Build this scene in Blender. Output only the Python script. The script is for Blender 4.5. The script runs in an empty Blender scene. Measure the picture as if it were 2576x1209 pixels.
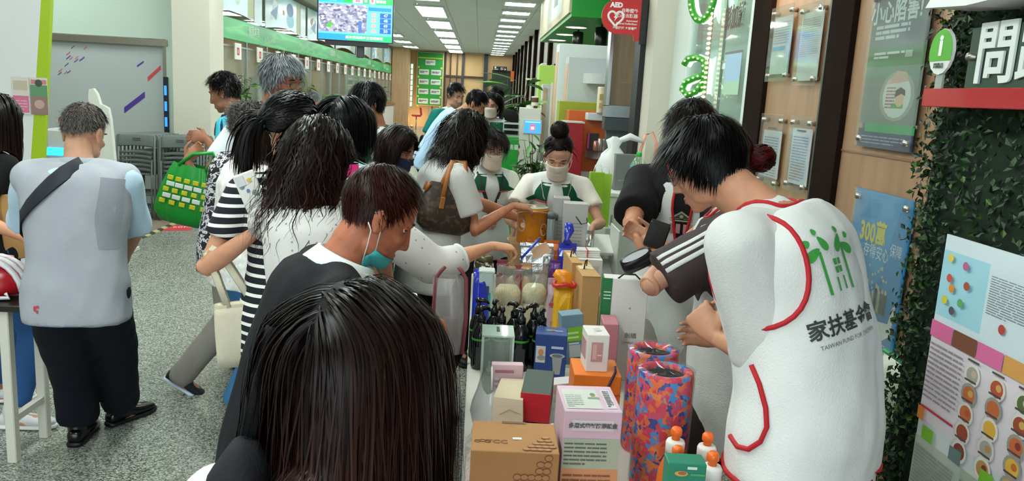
import bpy, math, random
import numpy as np
from mathutils import Vector, Matrix
from mathutils.bvhtree import BVHTree
from mathutils import noise as mnoise
random.seed(7); RS = np.random.RandomState(11)
SC = bpy.context.scene
COL = SC.collection
rad = math.radians
def nrm(v):
    v = np.asarray(v, float); return v/max(np.linalg.norm(v), 1e-9)
# ------------------------------------------------------------------ camera
F, CX, CY, H = 2000., 1288., 604.5, 1.75
CY_ = nrm((-80, -372.5, F)); _d = np.array((-648, 11600, 2000.)); _d = nrm(_d-_d.dot(CY_)*CY_)
CZ_ = -_d; CX_ = np.cross(CY_, CZ_)
EYE = np.array((0, 0, H))
def ray(x, y):
    c = np.array((x-CX, y-CY, F)); return np.array((c@CX_, c@CY_, c@CZ_))
def P(x, y, Y):
    r = ray(x, y); return EYE+r*(Y/r[1])
def PZ(x, y, z):
    r = ray(x, y); return EYE+r*((z-H)/r[2])
def PX(x, y, X):
    r = ray(x, y); return EYE+r*(X/r[0])
cam_d = bpy.data.cameras.new('camera'); cam = bpy.data.objects.new('camera', cam_d); COL.objects.link(cam)
cam_d.sensor_width = 36; cam_d.lens = 36*F/2576; cam_d.clip_start = .05
mw = Matrix.Identity(4)
for i in range(3):
    ax = (CX_, CY_, CZ_)[i]
    mw[i][0] = ax[0]; mw[i][1] = -ax[1]; mw[i][2] = -ax[2]; mw[i][3] = EYE[i]
cam.matrix_world = mw
SC.camera = cam
# ------------------------------------------------------------------ light and exposure
SC.view_settings.view_transform = 'Standard'; SC.view_settings.look = 'None'
SC.view_settings.exposure = 0.30; SC.view_settings.gamma = 1; SC.view_settings.use_curve_mapping = False
W = bpy.data.worlds.new('world'); SC.world = W; W.use_nodes = True
W.node_tree.nodes['Background'].inputs[0].default_value = (.80, .93, .92, 1)
W.node_tree.nodes['Background'].inputs[1].default_value = .55
LAMP = 14.0      # emission of the ceiling troffers
def area(name, loc, size, power, rot=(0, 0, 0), col=(.93, 1, .96), sy=None):
    l = bpy.data.lights.new(name, 'AREA'); l.energy = power; l.color = col; l.size = size
    if sy: l.shape = 'RECTANGLE'; l.size_y = sy
    o = bpy.data.objects.new(name, l); COL.objects.link(o); o.location = loc; o.rotation_euler = rot; return o
def spot(name, loc, power, target, ang=70, col=(1, .72, .42), r=.03):
    l = bpy.data.lights.new(name, 'SPOT'); l.energy = power; l.color = col; l.spot_size = rad(ang); l.spot_blend = .8; l.shadow_soft_size = r
    o = bpy.data.objects.new(name, l); COL.objects.link(o); o.location = loc
    o.rotation_euler = (Vector(target)-Vector(loc)).to_track_quat('-Z', 'Y').to_euler(); return o
# daylight from the entrance front behind the camera
area('entrance_daylight', (-1.5, -3.8, 1.9), 5.5, 150, (rad(90), 0, 0), (.86, .97, 1), 2.8)
# ------------------------------------------------------------------ materials
def lin(h):
    h = h.lstrip('#'); c = [int(h[i:i+2], 16)/255 for i in (0, 2, 4)]
    return tuple(x/12.92 if x <= .04045 else ((x+.055)/1.055)**2.4 for x in c)+(1,)
_MC = {}
def M(hexc, r=.55, metal=0., bump=0., scale=60., emit=0., var=0., spec=.5, coat=0., name=None, vscale=None):
    k = (hexc, r, metal, bump, scale, emit, var, spec, coat, vscale)
    if k in _MC: return _MC[k]
    m = bpy.data.materials.new(name or 'mat_'+hexc.strip('#')); m.use_nodes = True
    nt = m.node_tree; b = nt.nodes['Principled BSDF']
    b.inputs['Base Color'].default_value = lin(hexc); b.inputs['Roughness'].default_value = r
    b.inputs['Metallic'].default_value = metal; b.inputs['Specular IOR Level'].default_value = spec
    b.inputs['Coat Weight'].default_value = coat
    if emit: b.inputs['Emission Color'].default_value = lin(hexc); b.inputs['Emission Strength'].default_value = emit
    if bump or var:
        tc = nt.nodes.new('ShaderNodeTexCoord')
        if bump:
            n = nt.nodes.new('ShaderNodeTexNoise'); n.inputs['Scale'].default_value = scale; n.inputs['Detail'].default_value = 4
            nt.links.new(tc.outputs['Object'], n.inputs['Vector'])
            bp = nt.nodes.new('ShaderNodeBump'); bp.inputs['Strength'].default_value = bump; bp.inputs['Distance'].default_value = .01
            nt.links.new(n.outputs['Fac'], bp.inputs['Height']); nt.links.new(bp.outputs['Normal'], b.inputs['Normal'])
        if var:
            n2 = nt.nodes.new('ShaderNodeTexNoise'); n2.inputs['Scale'].default_value = vscale or scale*.3; n2.inputs['Detail'].default_value = 5
            nt.links.new(tc.outputs['Object'], n2.inputs['Vector'])
            hs = nt.nodes.new('ShaderNodeMix'); hs.data_type = 'RGBA'
            c = lin(hexc); a = tuple(x*(1-var) for x in c[:3])+(1,); d = tuple(min(1, x*(1+var)) for x in c[:3])+(1,)
            hs.inputs[6].default_value = a; hs.inputs[7].default_value = d
            mr = nt.nodes.new('ShaderNodeMapRange'); mr.inputs[1].default_value = .3; mr.inputs[2].default_value = .7
            nt.links.new(n2.outputs['Fac'], mr.inputs[0]); nt.links.new(mr.outputs[0], hs.inputs[0]); nt.links.new(hs.outputs[2], b.inputs['Base Color'])
    _MC[k] = m; return m
def cloth(h, r=.85, bump=.25, scale=220, var=.06): return M(h, r, 0, bump, scale, 0, var, .25, vscale=9)
def skin(h='c98f6e'):
    k = ('skin', h)
    if k in _MC: return _MC[k]
    m = M(h, .48, 0, .12, 260, 0, .10, .4, vscale=22, name='skin_'+h); b = m.node_tree.nodes['Principled BSDF']
    b.inputs['Subsurface Weight'].default_value = .12; b.inputs['Subsurface Radius'].default_value = (.012, .005, .003); b.inputs['Subsurface Scale'].default_value = .6
    _MC[k] = m; return m
def glassm(h='dfeee8', alpha=.15, r=.04, name='clear_glass'):
    """thin clear sheet: mostly see-through, with a mirror sheen and a little body colour"""
    k = ('glass', h, alpha, r)
    if k in _MC: return _MC[k]
    m = bpy.data.materials.new(name); m.use_nodes = True; nt = m.node_tree; b = nt.nodes['Principled BSDF']
    b.inputs['Base Color'].default_value = lin(h); b.inputs['Roughness'].default_value = r; b.inputs['Alpha'].default_value = alpha
    b.inputs['Specular IOR Level'].default_value = .8
    tr = nt.nodes.new('ShaderNodeBsdfTransparent'); tr.inputs[0].default_value = (.93, .97, .95, 1)
    gl = nt.nodes.new('ShaderNodeBsdfGlossy'); gl.inputs['Roughness'].default_value = r
    l0 = nt.nodes.new('ShaderNodeLayerWeight'); l0.inputs[0].default_value = .5; l1 = nt.nodes.new('ShaderNodeMath'); l1.operation = 'POWER'; l1.inputs[1].default_value = 4.; nt.links.new(l0.outputs['Facing'], l1.inputs[0])
    lw = nt.nodes.new('ShaderNodeMath'); lw.operation = 'MULTIPLY_ADD'; lw.inputs[1].default_value = .5; lw.inputs[2].default_value = .03; nt.links.new(l1.outputs[0], lw.inputs[0])
    df = nt.nodes.new('ShaderNodeBsdfDiffuse'); df.inputs[0].default_value = lin(h)
    m1 = nt.nodes.new('ShaderNodeMixShader'); m1.inputs[0].default_value = alpha
    nt.links.new(tr.outputs[0], m1.inputs[1]); nt.links.new(df.outputs[0], m1.inputs[2])
    m2 = nt.nodes.new('ShaderNodeMixShader'); nt.links.new(lw.outputs[0], m2.inputs[0])
    nt.links.new(m1.outputs[0], m2.inputs[1]); nt.links.new(gl.outputs[0], m2.inputs[2])
    nt.links.new(m2.outputs[0], nt.nodes['Material Output'].inputs[0]); nt.nodes.remove(b)
    _MC[k] = m; return m
def wood(h, h2, scale=6, r=.45, stretch=(1, 1, .08)):
    k = ('wood', h, h2, scale, r, stretch)
    if k in _MC: return _MC[k]
    m = bpy.data.materials.new('wood_'+h); m.use_nodes = True; nt = m.node_tree; b = nt.nodes['Principled BSDF']
    b.inputs['Roughness'].default_value = r
    tc = nt.nodes.new('ShaderNodeTexCoord'); mp = nt.nodes.new('ShaderNodeMapping'); mp.inputs['Scale'].default_value = stretch
    n = nt.nodes.new('ShaderNodeTexNoise'); n.inputs['Scale'].default_value = scale*8; n.inputs['Detail'].default_value = 6
    cr = nt.nodes.new('ShaderNodeValToRGB'); cr.color_ramp.elements[0].color = lin(h2); cr.color_ramp.elements[1].color = lin(h)
    cr.color_ramp.elements[0].position = .3; cr.color_ramp.elements[1].position = .6
    nt.links.new(tc.outputs['Object'], mp.inputs[0]); nt.links.new(mp.outputs[0], n.inputs['Vector']); nt.links.new(n.outputs['Fac'], cr.inputs[0]); nt.links.new(cr.outputs[0], b.inputs['Base Color'])
    _MC[k] = m; return m
def ramp_mat(name, kind, scale, stops, r=.6, coords='Object', stretch=(1, 1, 1), bump=0, detail=4, metal=0, const=False, loc=(0, 0, 0), spec=.5):
    """procedural colour: kind noise | voronoi | wave feeds a colour ramp"""
    m = bpy.data.materials.new(name); m.use_nodes = True; nt = m.node_tree; b = nt.nodes['Principled BSDF']
    b.inputs['Roughness'].default_value = r; b.inputs['Metallic'].default_value = metal; b.inputs['Specular IOR Level'].default_value = spec
    tc = nt.nodes.new('ShaderNodeTexCoord'); mp = nt.nodes.new('ShaderNodeMapping'); mp.inputs['Scale'].default_value = stretch; mp.inputs['Location'].default_value = loc
    nt.links.new(tc.outputs[coords], mp.inputs[0])
    if kind == 'noise': n = nt.nodes.new('ShaderNodeTexNoise'); n.inputs['Detail'].default_value = detail; out = n.outputs['Fac']
    elif kind == 'voronoi':
        n = nt.nodes.new('ShaderNodeTexVoronoi'); sp = nt.nodes.new('ShaderNodeSeparateColor'); nt.links.new(n.outputs['Color'], sp.inputs[0]); out = sp.outputs[0]
    else: n = nt.nodes.new('ShaderNodeTexWave'); out = n.outputs['Fac']; n.inputs['Distortion'].default_value = 0
    n.inputs['Scale'].default_value = scale; nt.links.new(mp.outputs[0], n.inputs['Vector'])
    cr = nt.nodes.new('ShaderNodeValToRGB'); e = cr.color_ramp.elements
    while len(e) < len(stops): e.new(.5)
    for i, (p, c) in enumerate(stops): e[i].position = p; e[i].color = lin(c)
    if const: cr.color_ramp.interpolation = 'CONSTANT'
    nt.links.new(out, cr.inputs[0]); nt.links.new(cr.outputs[0], b.inputs['Base Color'])
    if bump:
        bp = nt.nodes.new('ShaderNodeBump'); bp.inputs['Strength'].default_value = bump; bp.inputs['Distance'].default_value = .005
        nt.links.new(out, bp.inputs['Height']); nt.links.new(bp.outputs['Normal'], b.inputs['Normal'])
    return m
def hairm(root, tip=None, r=.46):
    tip = tip or root; k = ('hair', root, tip, r)
    if k in _MC: return _MC[k]
    m = bpy.data.materials.new('hair_'+root); m.use_nodes = True; nt = m.node_tree; b = nt.nodes['Principled BSDF']
    b.inputs['Roughness'].default_value = r; b.inputs['Specular IOR Level'].default_value = .12
    at = nt.nodes.new('ShaderNodeAttribute'); at.attribute_name = 'tint'
    sp = nt.nodes.new('ShaderNodeSeparateXYZ'); nt.links.new(at.outputs['Vector'], sp.inputs[0])
    mx = nt.nodes.new('ShaderNodeMix'); mx.data_type = 'RGBA'; mx.inputs[6].default_value = lin(root); mx.inputs[7].default_value = lin(tip)
    nt.links.new(sp.outputs[0], mx.inputs[0])
    mu = nt.nodes.new('ShaderNodeMix'); mu.data_type = 'RGBA'; mu.blend_type = 'MULTIPLY'; mu.inputs[0].default_value = 1
    nt.links.new(mx.outputs[2], mu.inputs[6])
    cb = nt.nodes.new('ShaderNodeCombineColor')
    for i in range(3): nt.links.new(sp.outputs[1], cb.inputs[i])
    nt.links.new(cb.outputs[0], mu.inputs[7]); nt.links.new(mu.outputs[2], b.inputs['Base Color'])
    _MC[k] = m; return m
# ------------------------------------------------------------------ mesh builder
class MB:
    def __init__(s): s.v = []; s.f = []; s.m = []; s.n = 0
    def add(s, v, f, mi=0):
        v = np.asarray(v, float).reshape(-1, 3); o = s.n
        s.v.append(v); s.f += [tuple(int(i)+o for i in q) for q in f]; s.m += [mi]*len(f); s.n += len(v); return s
    def box(s, c, d, R=None, mi=0, bev=0.):
        hx, hy, hz = d[0]/2, d[1]/2, d[2]/2; c = np.asarray(c, float)
        R = np.eye(3) if R is None else np.asarray(R, float)
        b = min(bev, hx*.9, hy*.9, hz*.9)
        if b <= 0:
            v = [(x*hx, y*hy, z*hz) for x in (-1, 1) for y in (-1, 1) for z in (-1, 1)]
            f = [(0, 1, 3, 2), (4, 6, 7, 5), (0, 4, 5, 1), (2, 3, 7, 6), (0, 2, 6, 4), (1, 5, 7, 3)]
            return s.add(np.array(v)@R.T+c, f, mi)
        v = []; ix = {}
        for x in (-1, 1):
            for y in (-1, 1):
                for z in (-1, 1):
                    for a in range(3):
                        q = [x*(hx-b), y*(hy-b), z*(hz-b)]; q[a] = (x, y, z)[a]*(hx, hy, hz)[a]
                        ix[(x, y, z, a)] = len(v); v.append(q)
        f = []
        for a in range(3):
            u, w = (a+1) % 3, (a+2) % 3
            for sg in (-1, 1):
                q = []
                for i, j in ((-1, -1), (1, -1), (1, 1), (-1, 1)):
                    k = [0, 0, 0]; k[a] = sg; k[u] = i; k[w] = j; q.append(ix[(*k, a)])
                f.append(tuple(q) if sg > 0 else tuple(q[::-1]))
            for i in (-1, 1):
                for j in (-1, 1):
                    k0 = [0, 0, 0]; k0[u] = i; k0[w] = j; k1 = k0[:]; k0[a] = -1; k1[a] = 1
                    q = (ix[(*k0, u)], ix[(*k1, u)], ix[(*k1, w)], ix[(*k0, w)])
                    f.append(q if i*j > 0 else q[::-1])
        for x in (-1, 1):
            for y in (-1, 1):
                for z in (-1, 1):
                    q = tuple(ix[(x, y, z, a)] for a in range(3)); f.append(q if x*y*z > 0 else q[::-1])
        return s.add(np.array(v)@R.T+c, f, mi)
    def loft(s, C, A, B, n=16, mi=0, cap=True, p=2., closed=False):
        """rings at C with half axes A, B (superellipse power p)"""
        C = np.asarray(C, float); A = np.asarray(A, float); B = np.asarray(B, float)
        th = np.arange(n)*2*math.pi/n; c, sn = np.cos(th), np.sin(th)
        if p != 2.: c = np.sign(c)*np.abs(c)**(2/p); sn = np.sign(sn)*np.abs(sn)**(2/p)
        v = C[:, None, :]+A[:, None, :]*c[None, :, None]+B[:, None, :]*sn[None, :, None]
        m = len(C); f = []
        for i in range(m if closed else m-1):
            for j in range(n):
                k = (j+1) % n; i2 = (i+1) % m; f.append((i*n+j, i*n+k, i2*n+k, i2*n+j))
        if cap and not closed:
            f.append(tuple(range(n))[::-1]); f.append(tuple(range((m-1)*n, m*n)))
        return s.add(v.reshape(-1, 3), f, mi)
    def tube(s, pts, r, n=8, mi=0, closed=False, flat=None):
        pts = np.asarray(pts, float); m = len(pts); r = np.broadcast_to(np.asarray(r, float), (m,))
        if closed: T = np.roll(pts, -1, 0)-np.roll(pts, 1, 0)
        else: T = np.gradient(pts, axis=0)
        T /= np.maximum(np.linalg.norm(T, axis=1), 1e-9)[:, None]
        a = np.array((0, 0, 1.)) if abs(T[0][2]) < .9 else np.array((1., 0, 0))
        A = []; B = []
        for t in T:
            a = a-t*a.dot(t); a = nrm(a); A.append(a); B.append(np.cross(t, a))
        k = 1 if flat is None else flat
        return s.loft(pts, np.array(A)*r[:, None], np.array(B)*r[:, None]*k, n, mi, True, 2., closed)
    def cap(s, a, b, ra, rb=None, n=12, mi=0):
        """tapered capsule with round ends"""
        a = np.asarray(a, float); b = np.asarray(b, float); rb = ra if rb is None else rb; d = nrm(b-a)
        pts = []; rr = []
        for k in (-80, -50, -20): pts.append(a+d*ra*math.sin(rad(k))); rr.append(ra*math.cos(rad(k)))
        for t in (.33, .66): pts.append(a+(b-a)*t); rr.append(ra+(rb-ra)*t)
        for k in (20, 50, 80): pts.append(b+d*rb*math.sin(rad(k))); rr.append(rb*math.cos(rad(k)))
        u = np.cross(d, (0, 0, 1.) if abs(d[2]) < .9 else (1., 0, 0)); u = nrm(u); w = np.cross(d, u); rr = np.array(rr)
        return s.loft(pts, u[None]*rr[:, None], w[None]*rr[:, None], n, mi)
    def ell(s, c, r, R=None, nu=16, nv=10, mi=0):
        R = np.eye(3) if R is None else np.asarray(R, float); c = np.asarray(c, float)
        ph = np.linspace(-math.pi/2+.12, math.pi/2-.12, nv)
        C = [c+R@np.array((0, 0, r[2]*math.sin(q))) for q in ph]
        A = [R@np.array((r[0]*math.cos(q), 0, 0)) for q in ph]; B = [R@np.array((0, r[1]*math.cos(q), 0)) for q in ph]
        return s.loft(C, A, B, nu, mi)
    def lathe(s, prof, c=(0, 0, 0), n=20, mi=0, R=None, cap=True):
        R = np.eye(3) if R is None else np.asarray(R, float); c = np.asarray(c, float)
        C = [c+R@np.array((0, 0, z)) for r, z in prof]; A = [R@np.array((r, 0, 0)) for r, z in prof]; B = [R@np.array((0, r, 0)) for r, z in prof]
        return s.loft(C, A, B, n, mi, cap)
    def prism(s, poly, O, U, Vv, t, mi=0):
        O = np.asarray(O, float); U = np.asarray(U, float); Vv = np.asarray(Vv, float); N = nrm(np.cross(U, Vv)); n = len(poly)
        a = np.array([O+U*x+Vv*y for x, y in poly]); f = [tuple(range(n, 2*n)), tuple(range(n))[::-1]]
        f += [(i, (i+1) % n, n+(i+1) % n, n+i) for i in range(n)]
        return s.add(np.vstack([a, a+N*t]), f, mi)
    def hexa(s, p, mi=0):
        """8 corners: bottom 0-3 counter-clockwise, top 4-7"""
        return s.add(p, [(3, 2, 1, 0), (4, 5, 6, 7), (0, 1, 5, 4), (1, 2, 6, 5), (2, 3, 7, 6), (3, 0, 4, 7)], mi)
    def build(s, name, mats, parent=None, smooth=False, world=False, auto=None, attr=None):
        me = bpy.data.meshes.new(name); v = np.vstack(s.v)
        if parent is not None and world: v = v-np.array(parent.location)
        me.from_pydata(v.tolist(), [], s.f)
        mats = mats if isinstance(mats, (list, tuple)) else [mats]
        for m in mats: me.materials.append(m)
        if len(mats) > 1: me.polygons.foreach_set('material_index', s.m)
        if smooth: me.polygons.foreach_set('use_smooth', [True]*len(me.polygons))
        me.update()
        if auto: me.set_sharp_from_angle(angle=rad(auto))
        o = bpy.data.objects.new(name, me); COL.objects.link(o)
        if parent is not None: o.parent = parent
        return o
def fast_mesh(name, v, f4, mats, parent=None, smooth=True, tint=None):
    """numpy quads (or tris) straight into a mesh"""
    me = bpy.data.meshes.new(name); n = len(v); k = f4.shape[1]; m = len(f4)
    me.vertices.add(n); me.vertices.foreach_set('co', np.ascontiguousarray(v, dtype=np.float32).ravel())
    me.loops.add(m*k); me.loops.foreach_set('vertex_index', f4.astype(np.int32).ravel())
    me.polygons.add(m); me.polygons.foreach_set('loop_start', np.arange(0, m*k, k, dtype=np.int32))
    me.polygons.foreach_set('use_smooth', np.full(m, smooth)); me.update(calc_edges=True)
    if tint is not None:
        a = me.attributes.new('tint', 'FLOAT_VECTOR', 'POINT'); a.data.foreach_set('vector', np.ascontiguousarray(tint, dtype=np.float32).ravel())
    for x in (mats if isinstance(mats, (list, tuple)) else [mats]): me.materials.append(x)
    o = bpy.data.objects.new(name, me); COL.objects.link(o)
    if parent is not None: o.parent = parent
    return o
def tag(o, label, cat, group=None, kind=None):
    if label: o['label'] = label
    if cat: o['category'] = cat
    if group: o['group'] = group
    if kind: o['kind'] = kind
    return o
def thing(name, label, cat, loc=(0, 0, 0), rz=0, group=None):
    o = bpy.data.objects.new(name, None); COL.objects.link(o); o.location = loc; o.rotation_euler = (0, 0, rz); o.empty_display_size = .1
    return tag(o, label, cat, group)
def struct(o): o['kind'] = 'structure'; return o
def dup(root, loc, rz=None, label=None, rot=None):
    r = root.copy(); COL.objects.link(r); r.location = loc
    if rz is not None: r.rotation_euler = (0, 0, rz)
    if rot is not None: r.rotation_euler = rot
    if label: r['label'] = label
    for ch in list(root.children):
        c = ch.copy(); COL.objects.link(c); c.parent = r
        for g in list(ch.children):
            d = g.copy(); COL.objects.link(d); d.parent = c
    return r
def remesh(mb, voxel, smooth=3, fac=.5):
    me = bpy.data.meshes.new('t'); me.from_pydata(np.vstack(mb.v).tolist(), [], mb.f); me.update()
    o = bpy.data.objects.new('t', me); COL.objects.link(o)
    r = o.modifiers.new('r', 'REMESH'); r.mode = 'VOXEL'; r.voxel_size = voxel; r.adaptivity = 0
    if smooth: q = o.modifiers.new('s', 'SMOOTH'); q.factor = fac; q.iterations = smooth
    e = o.evaluated_get(bpy.context.evaluated_depsgraph_get()); em = e.to_mesh()
    v = np.empty(len(em.vertices)*3, np.float32); em.vertices.foreach_get('co', v)
    li = np.empty(len(em.loops), np.int32); em.loops.foreach_get('vertex_index', li)
    f = li.reshape(-1, 4) if len(li) == 4*len(em.polygons) else np.array([tuple(p.vertices)+((p.vertices[-1],) if len(p.vertices) == 3 else ()) for p in em.polygons])
    e.to_mesh_clear(); bpy.data.objects.remove(o); bpy.data.meshes.remove(me)
    return v.reshape(-1, 3).astype(float), f.copy()
def frame(fwd, up=(0, 0, 1)):
    """3x3 matrix whose columns are right, forward, up"""
    f = nrm(fwd); r = nrm(np.cross(f, up)); return np.array((r, f, np.cross(r, f))).T
def rotz(a): c, s = math.cos(a), math.sin(a); return np.array(((c, -s, 0), (s, c, 0), (0, 0, 1.)))
def rotx(a): c, s = math.cos(a), math.sin(a); return np.array(((1, 0, 0), (0, c, -s), (0, s, c.real)))
def roty(a): c, s = math.cos(a), math.sin(a); return np.array(((c, 0, s), (0, 1, 0), (-s, 0, c)))
def conform(v, bvh, d, lift):
    """drop points along d on a surface"""
    d = Vector(d)
    for i in range(len(v)):
        h = bvh.ray_cast(Vector(v[i])-d*.4, d)
        if h[0] is not None: v[i] = np.array(h[0])-np.array(d)*lift
    return v
def text(s, size, O, U, Vv, mat, parent=None, name='lettering', align='CENTER', depth=.001, bold=0., sx=1., bvh=None, lift=.003, spacing=1., world=False, label=None):
    cu = bpy.data.curves.new('t', 'FONT'); cu.body = s; cu.size = size; cu.align_x = align; cu.align_y = 'CENTER'; cu.resolution_u = 2
    cu.offset = bold; cu.space_character = spacing; cu.extrude = 0 if bvh is not None else depth/2
    o = bpy.data.objects.new('t', cu); COL.objects.link(o)
    em = bpy.data.meshes.new_from_object(o.evaluated_get(bpy.context.evaluated_depsgraph_get()))
    v = np.empty(len(em.vertices)*3, np.float32); em.vertices.foreach_get('co', v); v = v.reshape(-1, 3).astype(float)
    U = nrm(U); Vv = nrm(Vv); N = nrm(np.cross(U, Vv))
    q = np.asarray(O, float)+v[:, :1]*U*sx+v[:, 1:2]*Vv+(v[:, 2:]+depth/2)*N
    if bvh is not None: q = conform(q, bvh, -N, lift)
    if parent is not None and world: q = q-np.array(parent.location)
    em.vertices.foreach_set('co', q.astype(np.float32).ravel()); em.materials.clear(); em.materials.append(mat); em.update()
    bpy.data.objects.remove(o); bpy.data.curves.remove(cu)
    em.name = name; r = bpy.data.objects.new(name, em); COL.objects.link(r)
    if parent is not None: r.parent = parent
    if label: r['label'] = label
    return r
def prn(parent, O, U, Vv, items, name='print', r=.5, bvh=None, lift=.003, world=False, step=.00003):
    """flat print: ('r',x,y,w,h,col) ('e',cx,cy,rx,ry,col) ('p',pts,col) on the plane O,U,V"""
    U = np.asarray(U, float); Vv = np.asarray(Vv, float); N = nrm(np.cross(U, Vv)); O = np.asarray(O, float)
    mats = []; mb = MB()
    for k, it in enumerate(items):
        col = it[-1]; m = col if not isinstance(col, str) else M(col, r)
        if m not in mats: mats.append(m)
        if it[0] == 'r': x, y, w, h = it[1:5]; pts = [(x, y), (x+w, y), (x+w, y+h), (x, y+h)]
        elif it[0] == 'e': x, y, a, b = it[1:5]; pts = [(x+a*math.cos(t*math.pi/8), y+b*math.sin(t*math.pi/8)) for t in range(16)]
        else: pts = it[1]
        q = np.array([O+U*x+Vv*y+N*(lift*.3+step*(1+k)) for x, y in pts])
        if bvh is not None: q = conform(q, bvh, -N, lift+step*k)
        mb.add(q, [tuple(range(len(pts)))], mats.index(m))
    return mb.build(name, mats, parent, world=world)
def lines(x, y, w, h, n, col, fill=.55, seed=1, words=6):
    rr = random.Random(seed); out = []; lh = h/n
    for i in range(n):
        cx = x; end = x+w*(1 if i < n-1 else rr.uniform(.4, .9))
        while cx < end-.02*w:
            ww = min(rr.uniform(.5, 1.5)*w/words, end-cx); out.append(('r', cx, y+h-(i+1)*lh+lh*(1-fill)/2, ww*.9, lh*fill, col)); cx += ww
    return out
# ------------------------------------------------------------------ people
X0 = np.array((1., 0, 0))
class Body: pass
TOR_M = [(-.2, .10, .09), (-.12, .155, .112), (0., .168, .118), (.2, .155, .11), (.4, .150, .108), (.62, .163, .115), (.8, .172, .116), (.9, .165, .104), (.97, .118, .082), (1.03, .062, .062)]
TOR_F = [(-.2, .10, .095), (-.12, .16, .118), (0., .172, .122), (.2, .152, .11), (.4, .136, .10), (.62, .146, .114), (.75, .152, .124), (.88, .148, .104), (.97, .105, .074), (1.03, .052, .055)]
def wob(v, amp, seed=0, fr=22.):
    rr = np.random.RandomState(seed); d = np.zeros(len(v))
    for i in range(7):
        k = rr.normal(size=3)*fr*(.5+.25*i); k[2] *= .55; d += np.sin(v@k+rr.uniform(0, 6.3))/(1+.5*i)
    return amp*d/2.2
def vnormals(v, f):
    n = np.cross(v[f[:, 2]]-v[f[:, 0]], v[f[:, 3]]-v[f[:, 1]]); o = np.zeros_like(v)
    for k in range(4): np.add.at(o, f[:, k], n)
    return o/np.maximum(np.linalg.norm(o, axis=1), 1e-12)[:, None]
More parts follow.
